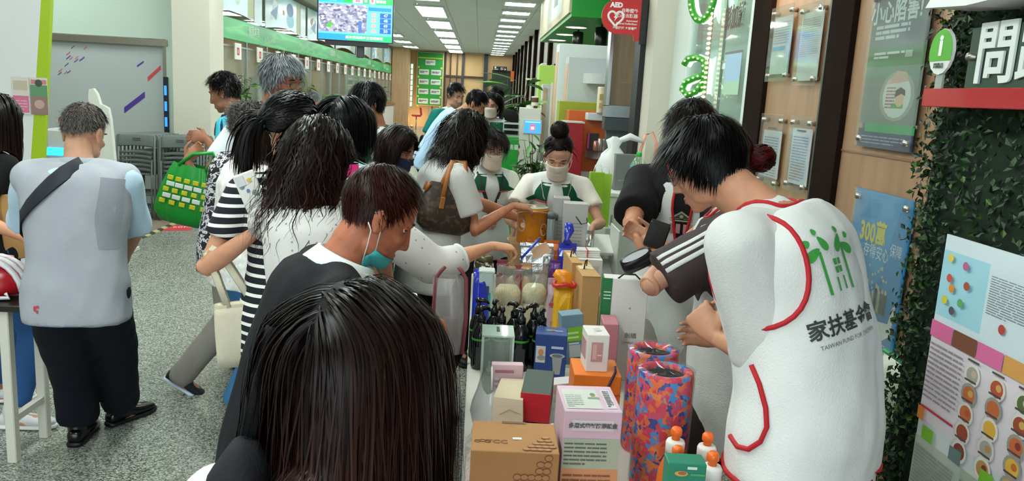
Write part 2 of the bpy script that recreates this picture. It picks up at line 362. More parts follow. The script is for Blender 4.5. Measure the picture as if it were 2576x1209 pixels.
def person(label, head, yaw, sex='m', nl=.165, lean=(2, 6), side=0, neck=15, hp=8, hy=0, hr=0, tw=0, s=None, b=1., hs=1., q=1., sk='c98f6e',
           L=None, R=None, feet=None, crouch=0., face=True, eyes='open', group=None, hasmouth=True, seat=None, fullz=None):
    B = Body(); B.q = q; B.female = sex == 'f'; a = rad(yaw)
    f = np.array((math.cos(a), math.sin(a), 0)); l = np.array((-f[1], f[0], 0)); u = np.array((0, 0, 1.)); B.f, B.l, B.u = f, l, u
    hc = P(*head)
    dirs = []; N = 10
    for i in range(N):
        t = (i+.5)/N; ph = rad(lean[0]+(lean[1]-lean[0])*t); dd = math.cos(ph)*u+math.sin(ph)*f+math.sin(rad(side))*l; dirs.append(nrm(dd))
    sd = np.sum(dirs, 0)/N; nd = nrm(math.cos(rad(neck))*u+math.sin(rad(neck))*f+math.sin(rad(side))*l)
    ph0 = .90-crouch
    if s is None: s = hc[2]/(ph0+.50*sd[2]+nl*nd[2])
    B.s = s; c7 = hc-nd*nl*s-f*.01*s; pel = c7-sd*.50*s; B.hc = hc; B.c7 = c7; B.pel = pel
    pts = [pel]
    for dd in dirs: pts.append(pts[-1]+dd*.05*s)
    pts = np.array(pts); B.b = b; B.tor = TOR_F if B.female else TOR_M
    def T(t):
        """spine point, width axis, depth axis, direction"""
        tt = min(max(t, 0), 1)*N; i = min(int(tt), N-1); c = pts[i]+(pts[i+1]-pts[i])*(tt-i); d = dirs[i]
        if t < 0: c = pts[0]+dirs[0]*t*.5*s
        if t > 1: c = pts[-1]+nd*(t-1)*.5*s
        w = nrm(rotz(rad(tw)*min(max(t, 0), 1))@l); w = nrm(w-d*w.dot(d)); return c, w, np.cross(w, d), d
    B.T = T
    def sec(t):
        x = [k[0] for k in B.tor]; return np.interp(t, x, [k[1] for k in B.tor])*s*b, np.interp(t, x, [k[2] for k in B.tor])*s*b
    B.sec = lambda t: sec(max(t, -.02))
    root = thing('person', label, 'person', ((pel[0], pel[1], 0) if feet is None or seat else tuple(np.mean([ft[:2] for ft in feet], 0))+(0,)), group=group)
    B.root = root; B.loc = np.array(root.location)
    # ---- head frame
    hf = rotz(rad(hy))@f; hl = np.cross(u, hf); hu = u
    p = rad(hp); hf2 = math.cos(p)*hf-math.sin(p)*u; hu2 = math.cos(p)*u+math.sin(p)*hf
    r_ = rad(hr); hrt = -hl; hrt2 = math.cos(r_)*hrt+math.sin(r_)*hu2; hu3 = math.cos(r_)*hu2-math.sin(r_)*hrt
    HR = np.array((hrt2, hf2, hu3)).T; B.HR = HR; sc = s*hs*.99; B.sc = sc
    def HW(x): return hc+HR@(np.asarray(x, float)*sc)
    B.HW = HW
    # ---- limbs
    fe = .88 if B.female else 1.
    B.arm = {}; body_v = []; body_f = []; off = 0
    def push(v, ff):
        nonlocal off
        body_v.append(v); body_f.append(ff+off); off += len(v)
    for nm, sg, sp in (('L', 1, L), ('R', -1, R)):
        c, w, dp, d = T(.855); sp = sp or {}
        S = c+w*sg*(.172 if B.female else .188)*s*(.5+.5*b)+d*.015*s; S = S+dp*sp.get('fw', 0)
        hz = sp.get('to')
        Wt = S-u*.47*s+f*.10*s+w*sg*.07*s if hz is None else (P(*hz) if sp.get('px', True) else np.array(hz))
        ua, fa = .285*s, .25*s; dd = Wt-S; D = np.linalg.norm(dd)
        if D > (ua+fa)*.985: k = D/((ua+fa)*.985); k2 = min(k, sp.get('stretch', 1.12)); ua *= k2; fa *= k2; Wt = S+dd/D*min(D, (ua+fa)*.985); dd = Wt-S; D = np.linalg.norm(dd)
        x = (ua*ua-fa*fa+D*D)/(2*D); y = math.sqrt(max(ua*ua-x*x, 0)); e = dd/D
        pole = np.array(sp.get('pole', tuple(-u*1.+w*sg*.5-f*.35)), float); pole = nrm(pole-e*pole.dot(e)); E = S+e*x+pole*y
        hd = nrm(np.array(sp.get('dir', tuple(nrm(Wt-E))))); pn = np.array(sp.get('palm', tuple(-w*sg)), float); pn = nrm(pn-hd*pn.dot(hd))
        B.arm[nm] = (S, E, Wt, hd, pn)
        rs = np.array((.052, .046, .041))*s*fe*(.6+.4*b)
        m = MB(); fr_ = np.array((.041, .0435, .037, .028, .0255))*s*fe*(.6+.4*b)
        vx = MB()
        ax = np.cross(nrm(Wt-E), pn)
        cs = [E-(Wt-E)*.06]+[E+(Wt-E)*t for t in (.22, .55, .85, 1.)]
        flat = [1, 1, .95, .85, .75]
        A = [ax*fr_[i] for i in range(5)]; Bq = [pn*fr_[i]*flat[i] for i in range(5)]
        hl_ = s*fe*sp.get('hs', 1.); sd_ = -np.cross(hd, pn)*sg   # sd_ points to the thumb side
        for t, wd, th in ((.02, .030, .019), (.045, .038, .017), (.075, .041, .0145), (.092, .038, .0115)):
            cs.append(Wt+hd*t*hl_); A.append(np.cross(hd, pn)*wd*hl_); Bq.append(pn*th*hl_)
        m.loft(cs, A, Bq, 14)
        cu = sp.get('curl', (18, 28, 22)); cu = [rad(v) for v in cu]
        for i, (o_, fl) in enumerate(((.029, .066), (.0095, .075), (-.0105, .070), (-.029, .054))):
            p0 = Wt+hd*.084*hl_+sd_*o_*hl_; a_ = 0; q0 = p0; fan = sd_*o_*1.6*sp.get('fan', 1.)
            for j in range(3):
                a_ += cu[j]*(1+.06*i); dr = nrm(nrm(hd+fan)*math.cos(a_)+pn*math.sin(a_)); q1 = q0+dr*fl*(.46, .31, .25)[j]*hl_
                m.cap(q0, q1, (.0092, .0083, .0076)[j]*hl_, (.0083, .0076, .0062)[j]*hl_, 8); q0 = q1
            if i == 0: B.tip = q0
        tp0 = Wt+hd*.022*hl_+sd_*.026*hl_; tc = sp.get('thumb', .5)
        d1 = nrm(hd*.75+sd_*.75+pn*.25); d2 = nrm(hd*.95+sd_*(.5-tc*.6)+pn*(.2+tc*.5)); q1 = tp0+d1*.042*hl_; q2 = q1+d2*.033*hl_; q3 = q2+nrm(d2+hd*.2)*.024*hl_
        m.cap(tp0, q1, .0135*hl_, .0115*hl_, 8); m.cap(q1, q2, .0108*hl_, .0095*hl_, 8); m.cap(q2, q3, .0095*hl_, .0072*hl_, 8)
        B.arm[nm+'hand'] = Wt+hd*.09*hl_+pn*.03*hl_
        v, ff = remesh(m, .0053*max(q, 1)**.7*s, 2); push(v, ff)
        vx.loft([S, S+(E-S)*.5, E, E+(Wt-E)*.06], [np.cross(nrm(E-S), pn)*r0 for r0 in (rs[0], rs[1], rs[2], rs[2])], [nrm(np.cross(np.cross(nrm(E-S), pn), E-S))*r0 for r0 in (rs[0], rs[1], rs[2], rs[2])], 14)
        vx.ell(S, (rs[0],)*3); vx.ell(E, (rs[2]*1.02,)*3)
        B.arm[nm+'mb'] = vx
    # ---- legs
    B.leg = []
    for sg, ft in ((1, (feet or (None, None))[0]), (-1, (feet or (None, None))[1])):
        hip = T(-.02)[0]+l*sg*.09*s-u*.03*s
        fd = rotz(rad(8*sg))@f
        if ft is None: an = np.array((pel[0], pel[1], 0))+l*sg*.10*s+u*.085*s-f*.03*s
        else:
            an = np.array(ft[:3], float)+u*.085*s
            if len(ft) > 3: fd = rotz(rad(ft[3]))@X0
        tl, sl = .42*s, .42*s; dd = an-hip; D = np.linalg.norm(dd)
        if D > (tl+sl)*.995: k = D/((tl+sl)*.995); tl *= k; sl *= k
        e = dd/D; x = (tl*tl-sl*sl+D*D)/(2*D); y = math.sqrt(max(tl*tl-x*x, 0)); po = f-e*f.dot(e); K = hip+e*x+nrm(po)*y
        toe = ft[4] if ft is not None and len(ft) > 4 else 0.
        B.leg.append((hip, K, an, fd, toe))
    tr = MB(); ts = [-.1, 0, .2, .4, .62, .8, .9, .97, 1.03]
    rings = [T(t) for t in ts]; sz = [sec(t) for t in ts]
    tr.loft([r0[0] for r0 in rings], [r0[1]*z[0]*.92 for r0, z in zip(rings, sz)], [r0[2]*z[1]*.92 for r0, z in zip(rings, sz)], 20, 0, True, 2.2)
    for nm in 'LR':
        tr.cap(T(.95)[0], B.arm[nm][0], .05*s, .05*s*fe); x = B.arm[nm+'mb']; tr.add(np.vstack(x.v), x.f)
    for hip, K, an, fd, toe in B.leg:
        tr.cap(hip, K, .082*s, .055*s); tr.cap(K, an, .054*s, .034*s)
        up = nrm(u*math.cos(rad(toe))+fd*math.sin(rad(toe))); fo = nrm(fd*math.cos(rad(toe))-u*math.sin(rad(toe)))
        tr.ell(an+fo*.05*s-up*.045*s, (.042*s, .11*s, .035*s), frame(fo, up))
    tr.cap(T(.96)[0], hc-HR[:, 1]*.02*sc-HR[:, 2]*.05*sc, (.055 if B.female else .064)*s, (.049 if B.female else .056)*s, 14)
    v, ff = remesh(tr, .0175*max(q, .8)**.5, 3); push(v, ff)
    # ---- head
    hm = MB()
    def he(c, r, ry=0., rx=0.): hm.ell(HW(c), np.array(r)*sc, HR@rotz(0)@roty(ry)@rotx(rx), 18, 12)
    he((0, -.014, .030), (.0755, .094, .088)); he((0, .022, -.03), (.0625, .066, .085)); he((0, .040, -.078), (.046, .046, .036))
    he((0, .062, -.102), (.022, .022, .016)); he((0, .064, .020), (.046, .022, .014))
    for x in (-1, 1):
        he((x*.040, .056, -.026), (.020, .022, .017)); he((x*.0765, -.012, -.016), (.0085, .020, .031), 0, .25); he((x*.081, -.018, -.004), (.007, .019, .020)); he((x*.078, -.008, -.040), (.006, .010, .011))
        he((x*.0125, .090, -.040), (.0085, .010, .008)); he((x*.045, .020, -.075), (.018, .04, .026))
    hm.cap(HW((0, .082, .006)), HW((0, .100, -.034)), .0085*sc, .0115*sc, 10); he((0, .099, -.036), (.0115, .011, .0095))
    he((0, .078, -.066), (.022, .012, .0065)); he((0, .077, -.078), (.019, .0125, .0065))
    nk = hc-HR[:, 1]*.02*sc-HR[:, 2]*.05*sc; hm.cap(nk+(T(.96)[0]-nk)*.5, nk, (.052 if B.female else .060)*s, (.049 if B.female else .056)*s, 14)
    v, ff = remesh(hm, .0050*max(q, .9)**1.0, 3)
    lo = (v-hc)@HR/sc
    for x in (-1, 1):
        d2 = ((lo[:, 0]-x*.032)/.017)**2+((lo[:, 2]-.0)/.010)**2; w = np.exp(-d2)*(lo[:, 1] > .03); v = v-np.outer(w*.0075*sc, HR[:, 1])
    push(v, ff); B.headv, B.headf = v, ff; B.hbvh = BVHTree.FromPolygons(v.tolist(), ff.tolist())
    B.body = fast_mesh('body', np.vstack(body_v)-B.loc, np.vstack(body_f), skin(sk), root)
    B.skinhex = sk
    if face:
        for x in (-1, 1):
            lw = .0008 if eyes == 'open' else -.0032
            e = MB(); e.ell(HW((x*.0315, .0570, 0)), np.array((.0118, .0112, .0112))*sc, HR, 14, 10)
            e.ell(HW((x*.0315, .0672, -.0025)), np.array((.0054, .0022, .0054))*sc, HR, 10, 6, 1)
            t = [HW((x*.0315+.0135*k, .0620+.0085*(1-k*k), lw+.0022*(1-k*k))) for k in (-1, -.6, -.2, .2, .6, 1)]
            e.tube(t, .0013*sc, 6, 2)
            for z_, rz_ in ((.0075 if eyes == 'open' else .0050, .0072 if eyes == 'open' else .0085), (-.0095, .0055)): e.ell(HW((x*.0315, .0582, z_)), np.array((.0145, .0128, rz_))*sc, HR, 14, 8, 3)
            e.build('eye', [M('cfc9c0', .3), M('1d120c', .15), M('17100d', .6), skin(sk)], root, True, True)
            w = MB(); t = [HW((x*(.033+.020*k), .0795-.010*(k*.5+.5)**2, .0225+.003*(1-k*k))) for k in (-1, -.5, 0, .5, 1)]
            w.tube(t, np.array((.0022, .0034, .0034, .003, .0014))*sc, 6); w.build('eyebrow', M('1c1512', .8), root, True, True)
        if hasmouth:
            w = MB(); xs = np.linspace(-1, 1, 7)
            w.loft([HW((.024*k, .0875-.012*k*k, -.0675-.001*k*k)) for k in xs], [HR[:, 1]*sc*.0045*(1.05-k*k) for k in xs], [HR[:, 2]*sc*.0055*(1.05-k*k) for k in xs], 8)
            w.loft([HW((.021*k, .0880-.012*k*k, -.0765)) for k in xs], [HR[:, 1]*sc*.005*(1.05-k*k) for k in xs], [HR[:, 2]*sc*.0058*(1.05-k*k) for k in xs], 8)
            w.build('lips', M('a4604f', .4), root, True, True)
    return B
def bv(v, f): return BVHTree.FromPolygons(v.tolist(), f.tolist())
def garment(B, mb, name, mat, vox=.011, sm=4, amp=.004, seed=1, fr=22., label=None):
    v, f = remesh(mb, vox*max(B.q, .75)**.6, sm)
    if amp: n = vnormals(v, f); v = v+n*wob(v, amp*B.s, seed, fr)[:, None]
    o = fast_mesh(name, v-B.loc, f, mat, B.root)
    if label: o['label'] = label
    return o, v, f
def top(B, mat, sleeve=.6, off=.013, hem=-.16, loose=1., name='shirt', amp=.004, seed=1, sl_r=1., label=None, puff=0, neckt=.985, sides='LR'):
    """torso + sleeves; sleeve counts upper arm as 1 and forearm as a second 1"""
    m = MB(); s = B.s; ts = [t for t in (hem, hem*.5, 0, .2, .4, .62, .8, .9, .96) if t >= hem]+[neckt]
    ts = sorted(set(ts)); rg = [B.T(t) for t in ts]; sz = [B.sec(t) for t in ts]
    lo = [loose if t < .55 else 1. for t in ts]
    m.loft([r[0] for r in rg], [r[1]*(z[0]*k+off*s) for r, z, k in zip(rg, sz, lo)], [r[2]*(z[1]*k+off*s) for r, z, k in zip(rg, sz, lo)], 24, 0, True, 2.25)
    fe = .88 if B.female else 1.
    for nm in sides:
        S, E, Wt, hd, pn = B.arm[nm]; r0 = (.052*fe*(.6+.4*B.b)+off)*s
        m.cap(B.T(.945)[0], S, .05*s+off*s*.6, r0, 14)
        path = [S+(E-S)*min(sleeve, 1)*t for t in (0, .35, .7, 1)]
        if sleeve > 1: path += [E+(Wt-E)*(sleeve-1)*t for t in (.15, .5, 1.)]
        k = np.linspace(0, 1, len(path)); rr = r0*(1+(sl_r-1)*k)*(1-.18*k*(sleeve > 1))*(1+puff*np.sin(k*math.pi*.95)**1.5)
        m.tube(path, rr, 14); m.ell(S, (r0,)*3)
    o, v, f = garment(B, m, name, mat, .0125, 4, amp, seed, label=label); B.topb = bv(v, f); B.topv = v; return o
def cuffs(B, mat, sleeve=.6, r=.075, name='cuff', sides='LR'):
    for nm in sides:
        S, E, Wt, hd, pn = B.arm[nm]; c = S+(E-S)*sleeve if sleeve <= 1 else E+(Wt-E)*(sleeve-1); d = nrm(E-S) if sleeve <= 1 else nrm(Wt-E)
        u = nrm(np.cross(d, (0, 0, 1.) if abs(d[2]) < .9 else (1., 0, 0))); w = np.cross(d, u)
        m = MB(); m.tube([c+(u*math.cos(t)+w*math.sin(t))*r*B.s for t in np.linspace(0, 2*math.pi, 17)[:-1]], .008*B.s, 6, 0, True); m.build(name, mat, B.root, True, True)
def vest(B, mat, off=.03, hem=-.28, loose=1.06, name='vest', trim=None, seed=5, topt=.975, shoulder=1., amp=.005, label=None, arm=.95, front=True, cover=.78):
    m = MB(); s = B.s; ts = sorted(set([hem, hem*.5, 0, .2, .4, .62, .8, .88, .94, topt])); rg = [B.T(t) for t in ts]; sz = [B.sec(t) for t in ts]
    m.loft([r[0] for r in rg], [r[1]*(z[0]*(loose if t < .5 else shoulder)+off*s) for r, z, t in zip(rg, sz, ts)], [r[2]*(z[1]*(loose if t < .5 else 1)+off*s) for r, z, t in zip(rg, sz, ts)], 28, 0, True, 2.3)
    for sg in (1, -1):
        S = B.arm['L' if sg > 0 else 'R'][0]; m.cap(B.T(.955)[0], B.T(.955)[0]+(S-B.T(.955)[0])*cover, .055*s+off*s*.5, (.05+.02*(cover > .9))*s+off*s*.5, 14)
    o, v, f = garment(B, m, name, mat, .0125, 4, amp, seed, label=label); B.vb = bv(v, f); B.vestv = v
    if trim:
        def ringpts(t, n=40):
            c, w, d, k = B.T(t); return [surf(B.vb, c, w*math.cos(a)+d*math.sin(a), .002) for a in np.linspace(0, 2*math.pi, n+1)[:-1]]
        t_ = MB(); t_.tube(ringpts(hem+.015), .0065*s, 6, 0, True); t_.build('hem_piping', trim, B.root, True, True)
        for nm, sg in (('L', 1), ('R', -1)):
            S, E = B.arm[nm][:2]; c0 = B.T(.955)[0]; ax = B.T(.85)[1]*sg; cc = S-ax*.035*s-B.T(.8)[3]*.045*s; d = B.T(.85)[2]; k = B.T(.85)[3]
            pts = []
            for a in np.linspace(0, 2*math.pi, 37)[:-1]:
                q = cc+(d*math.cos(a)*.100+k*math.sin(a)*.125)*s*arm; h = B.vb.find_nearest(Vector(q)); pts.append(np.array(h[0])+np.array(h[1])*.003)
            pts = np.array(pts)
            for _ in range(3): pts = (np.roll(pts, 1, 0)+2*pts+np.roll(pts, -1, 0))/4
            t_ = MB(); t_.tube(pts, .006*s, 6, 0, True); t_.build('armhole_piping', trim, B.root, True, True)
        pts = [np.array(B.c7)+0]; c = B.T(1.0)[0]; w = B.T(1.)[1]; d = B.T(1.)[2]; pts = []
        for a in np.linspace(0, 2*math.pi, 25)[:-1]:
            dr = w*math.cos(a)*.085+d*math.sin(a)*.085; q = c+dr*s; h = B.vb.ray_cast(Vector(q+B.T(.9)[3]*.15), Vector(-B.T(.9)[3])); pts.append(np.array(h[0])+.002*B.T(.9)[3] if h[0] is not None else q)
        t_ = MB(); t_.tube(pts, .006*s, 6, 0, True); t_.build('neck_piping', trim, B.root, True, True)
    return o
def surf(b, c, d, lift=.003, far=.6):
    """point of a garment met when looking from outside towards c"""
    d = nrm(d); h = b.ray_cast(Vector(c+d*far), Vector(-d)); return np.array(h[0])+d*lift if h[0] is not None else c+d*.15
def patch(B, b, name, mat, pts_td, lift=.004, thick=.003):
    """a cloth panel lying on a garment; pts_td = grid [[(t, angle deg)]] angle 0 = left side, -90 = back, 90 = front"""
    g = []
    for row in pts_td:
        for t, a in row:
            c, w, d, k = B.T(t); a = rad(a); g.append(max((surf(x, c, w*math.cos(a)+d*math.sin(a), lift) for x in (b if isinstance(b, tuple) else (b,))), key=lambda v: np.linalg.norm(v-c)))
    n = len(pts_td[0]); m = len(pts_td); g = np.array(g)
    f = np.array([(i*n+j, i*n+j+1, (i+1)*n+j+1, (i+1)*n+j) for i in range(m-1) for j in range(n-1)]); o = fast_mesh(name, g-B.loc, f, mat, B.root)
    return o
def yoke(B, b, mat, t0=.72, t1=.99, a0=20, a1=85, n=8, name='shoulder_panel', back=True, lift=.004):
    for sg in (1, -1):
        rows = [[(t, 90-sg*(90-a)) for a in np.linspace(a0, a1, n)] for t in np.linspace(t0, t1, n)]
        patch(B, b, name, mat, rows, lift)
        if back: patch(B, b, name, mat, [[(t, -90+sg*(90-a)) for a in np.linspace(a0, 90, n)] for t in np.linspace(t0, t1, n)], lift)
def trousers(B, mat, r=(.098, .082, .062), off=.0, amp=.006, seed=3, hem=.03, name='trousers', flare=0., label=None, fr=20.):
    m = MB(); s = B.s; ts = [-.16, -.08, 0, .12]; rg = [B.T(t) for t in ts]; sz = [B.sec(t) for t in ts]
    m.loft([x[0] for x in rg], [x[1]*(z[0]+.006*s) for x, z in zip(rg, sz)], [x[2]*(z[1]+.006*s) for x, z in zip(rg, sz)], 20)
    for hip, K, an, fd, toe in B.leg:
        k = nrm(an-K); e = an-k*hem*s; pts = [hip, hip+(K-hip)*.5, K, K+(e-K)*.5, e]
        m.tube(pts, np.array((r[0], (r[0]+r[1])/2, r[1], (r[1]+r[2])/2, r[2]+flare))*s*(.5+.5*B.b), 16); m.ell(hip, (r[0]*s,)*3)
    return garment(B, m, name, mat, .015, 4, amp, seed, fr, label=label)[0]
def shoes(B, mat, sole=None, sock=None, name='shoe', k=1., label=None):
    s = B.s
    for hip, K, an, fd, toe in B.leg:
        up = nrm(np.array((0, 0, 1.))*math.cos(rad(toe))+fd*math.sin(rad(toe))); fo = nrm(fd*math.cos(rad(toe))-np.array((0, 0, 1.))*math.sin(rad(toe))); sd = np.cross(fo, up); o = an-up*.085*s
        m = MB(); xs = (-.075, -.06, -.02, .04, .10, .15, .178, .19)
        wd = (.022, .033, .036, .039, .046, .042, .028, .012); hh = (.05, .066, .072, .062, .046, .038, .03, .02)
        m.loft([o+fo*x*s*k+up*(.018+h*.5)*s for x, h in zip(xs, hh)], [sd*w*s*k for w in wd], [up*h*.5*s for h in hh], 14, 0, True, 2.5)
        m.cap(an-fo*.02*s-up*.03*s, an-fo*.015*s+up*.02*s, .043*s, .044*s, 12)
        ob = m.build(name, mat, B.root, True, True)
        if label: ob['label'] = label
        m = MB(); m.loft([o+fo*x*1.03*s*k+up*.013*s for x in xs], [sd*(w+.004)*s*k for w in wd], [up*.012*s for w in wd], 14, 0, True, 3.)
        m.build('sole', sole or M('15120f', .7), B.root, True, True)
        if sock: m = MB(); m.tube([an-up*.02*s, an+nrm(K-an)*.06*s, an+nrm(K-an)*.13*s], np.array((.042, .041, .043))*s, 12); m.build('sock', sock, B.root, True, True)
# ---- hair
CC = np.array((0, -.014, .030)); CR = np.array((.0755, .094, .088))
HL = [(0, 36), (35, 34), (58, 24), (74, 2), (86, -14), (100, -24), (125, -34), (150, -44), (180, -46)]
def hairline(d, tab, sh=0.):
    az = np.degrees(np.arctan2(np.abs(d[:, 0]), d[:, 1])); el = np.degrees(np.arcsin(np.clip(d[:, 2], -1, 1)))
    return el-(np.interp(az, [t[0] for t in tab], [t[1] for t in tab])+sh)
def hair(B, root='0c0a0a', tip=None, N=1400, Ln=(.04, .07), M_=8, thick=.16, w=.006, style='short', part=0., curl=0., cfreq=3., tab=None, sh=0., tie=None, bangs=0., seed=3,
         comb=(0, 0, 0), grav=1., away=1., crown=(0, -.045, .1), body=True, rough=.36, inert=.5, name='hair', cap=True, spread=0., bval=(.65, 1.35), tipx=2., label=None, lift=(0., 1.), tex=None):
    k_ = 1.7 if B.q < 1.5 else 1.1; N = int(N*k_); w = w/k_**.62; rr = np.random.RandomState(seed); tab = tab or HL; HR, hc, sc = B.HR, B.hc, B.sc
    d = rr.normal(size=(N*9, 3)); d /= np.linalg.norm(d, axis=1)[:, None]
    hl = hairline(d, tab, sh); d = d[hl > 0][:N]; N = len(d)
    if tex is not None: d = d[tex(d, rr)]; N = len(d)
    p = CC+CR*d*1.01; L = rr.uniform(Ln[0], Ln[1], N); g = HR.T@np.array((0, 0, -1.)); lf = thick*rr.uniform(lift[0], lift[1], N)
    isb = (rr.rand(N) < bangs)&(d[:, 1] > .15)&(d[:, 2] > .45) if bangs else np.zeros(N, bool)
    if bangs: L = np.where(isb, rr.uniform(.085, .105, N), L)
    caps = []
    if body:
        s = B.s
        for a, b_, r0 in ((B.T(.5)[0], B.T(.93)[0], .13*s), (B.T(.93)[0], B.hc-HR[:, 2]*.06*sc, .062*s), (B.arm['L'][0], B.arm['R'][0], .075*s)):
            caps.append(((a-hc)@HR/sc, (b_-hc)@HR/sc, r0/sc*(body if body is not True else 1)))
    out = np.empty((N, M_+1, 3)); nrms = np.empty((N, M_+1, 3)); out[:, 0] = p; q = (p-CC)/CR; n0 = q/CR; n0 /= np.linalg.norm(n0, axis=1)[:, None]; nrms[:, 0] = n0
    dr = n0*.3+np.array(comb)*1.; cr_ = np.array(crown); rnd = rr.normal(size=(N, 3))*spread
    jit = rr.normal(size=N)*.010
    tiep = None if tie is None else np.array(tie)
    for k in range(1, M_+1):
        q = (p-CC)/CR; e = np.linalg.norm(q, axis=1); n = q/CR; n /= np.linalg.norm(n, axis=1)[:, None]
        if tiep is not None:
            gg = tiep-p; dist = np.linalg.norm(gg, axis=1); gg = gg/np.maximum(dist, .004)[:, None]; ds = np.minimum(L/M_, dist*.6)
        else:
            ds = L/M_
            if style == 'short': aw = p-cr_; aw[:, 2] = 0
            else:
                aw = np.zeros_like(p); sg = np.where(p[:, 0]+jit >= part, 1., -1.); aw[:, 0] = sg*np.clip((p[:, 2]-.02)/.06, 0, 1); aw[:, 1] = np.where(p[:, 1] > .03, -.5, -.35)*np.clip((p[:, 2]+.06)/.1, 0, 1)
            aw /= np.maximum(np.linalg.norm(aw, axis=1), .02)[:, None]
            top_ = np.clip((e < 1.6)*(q[:, 2]+.35), 0, 1)
            gg = g*grav+aw*away*top_[:, None]+np.array(comb)*top_[:, None]+rnd
            if bangs: gg[isb] = g*.75+np.array((0, 1.1, 0))*(q[isb, 2:3] > .3)+rnd[isb]
        dn = np.sum(gg*n, axis=1); inside = (e < 1.25)&(dn < 0); gt = gg-n*(dn*inside)[:, None]; gt /= np.maximum(np.linalg.norm(gt, axis=1), 1e-6)[:, None]
        dr = inert*dr+(1-inert)*gt; dr /= np.maximum(np.linalg.norm(dr, axis=1), 1e-6)[:, None]; p = p+dr*ds[:, None]
        q = (p-CC)/CR; e = np.linalg.norm(q, axis=1); mn = 1.03+lf*min(1, k/(M_*.35)); p = np.where((e < mn)[:, None], CC+q*CR*(mn/np.maximum(e, .01))[:, None], p)
        # the face below the eyes keeps clear of the cranium ball
        fq = (p-np.array((0, .022, -.03)))/np.array((.066, .074, .088)); fe = np.linalg.norm(fq, axis=1); p = np.where((fe < 1.05)[:, None], np.array((0, .022, -.03))+(p-np.array((0, .022, -.03)))*(1.05/np.maximum(fe, .01))[:, None], p)
        if style != 'short' and tiep is None:
            m_ = (p[:, 2] < .03)&(p[:, 1] > .02)&~isb; p[:, 0] = np.where(m_, np.where(p[:, 0] >= 0, 1., -1.)*np.maximum(np.abs(p[:, 0]), .074+.010*lf/max(thick, .01)), p[:, 0]); p[:, 1] = np.where(m_, np.minimum(p[:, 1], .050), p[:, 1])
        for a, b_, r0 in caps:
            ab = b_-a; t = np.clip(((p-a)@ab)/ab.dot(ab), 0, 1); c = a+t[:, None]*ab; v = p-c; dd = np.linalg.norm(v, axis=1); r1 = r0*(1.0+lf*.25); p = np.where((dd < r1)[:, None], c+v*(r1/np.maximum(dd, .001))[:, None], p)
        out[:, k] = p; nn = p-np.array((0, -.02, 0)); nn[:, 2] *= np.clip((p[:, 2]+.05)/.1, 0, 1); nrms[:, k] = nn/np.maximum(np.linalg.norm(nn, axis=1), 1e-6)[:, None]
    t = np.linspace(0, 1, M_+1)
    T_ = np.gradient(out, axis=1); T_ /= np.maximum(np.linalg.norm(T_, axis=2), 1e-9)[:, :, None]
    sd = np.cross(T_, nrms); sd /= np.maximum(np.linalg.norm(sd, axis=2), 1e-9)[:, :, None]
    if curl:
        ph = rr.uniform(0, 6.28, N)[:, None]; am = curl*np.clip(t*1.3, 0, 1)[None]; fq = (cfreq*rr.uniform(.8, 1.2, N))[:, None]
        out = out+sd*(am*np.sin(6.28*fq*t[None]+ph))[:, :, None]+nrms*(am*.7*np.cos(6.28*fq*t[None]+ph)+am*.5)[:, :, None]
    _ribbons(B, out, sd, nrms, w*rr.uniform(.6, 1.3, N), t, hairm(root, tip, rough), name, rr, bval, tipx, label)
    if cap:
        nu, nv = 40, 26; U_, V_ = np.meshgrid(np.linspace(0, 2*math.pi, nu+1)[:-1], np.linspace(-1.2, math.pi/2-.04, nv)); dd = np.stack([np.cos(V_)*np.sin(U_), np.cos(V_)*np.cos(U_), np.sin(V_)], -1).reshape(-1, 3)
        ok = hairline(dd, tab, sh) > -3; pv = CC+CR*dd*(1.02+thick*.5*np.clip(hairline(dd, tab, sh)/18, 0, 1))[:, None]
        f = np.array([(i*nu+j, i*nu+(j+1) % nu, (i+1)*nu+(j+1) % nu, (i+1)*nu+j) for i in range(nv-1) for j in range(nu)]); f = f[ok[f].all(1)]
        o = fast_mesh('hair_base', (hc+(pv*sc)@HR.T)-B.loc, f, hairm(root, root, .6), B.root, True, np.tile((0., .6, 0.), (len(pv), 1)))
def _ribbons(B, out, sd, nr, w, t, mat, name, rr, bval=(.65, 1.35), tipx=2., label=None):
    N, M1 = out.shape[:2]; ww = w[:, None]*np.clip(1.15-1.0*t**2.2, .12, 1)[None]
    HR, hc, sc = B.HR, B.hc, B.sc
    a = out-sd*(ww/2)[:, :, None]; c = out+sd*(ww/2)[:, :, None]; m = 0
    v = np.stack([a, c], 2).reshape(-1, 3); v = (hc+(v*sc)@HR.T)-B.loc
    i = np.arange(N)[:, None]*M1*2+np.arange(M1-1)[None]*2; i = i.ravel()
    f = np.stack([i, i+1, i+3, i+2], 1)
    ti = np.zeros((N, M1, 2, 3)); ti[..., 0] = (t**tipx)[None, :, None]*rr.uniform(.5, 1.2, N)[:, None, None]; ti[..., 1] = rr.uniform(bval[0], bval[1], N)[:, None, None]
    o = fast_mesh(name, v, f, mat, B.root, True, ti.reshape(-1, 3))
    if label: o['label'] = label
    return o
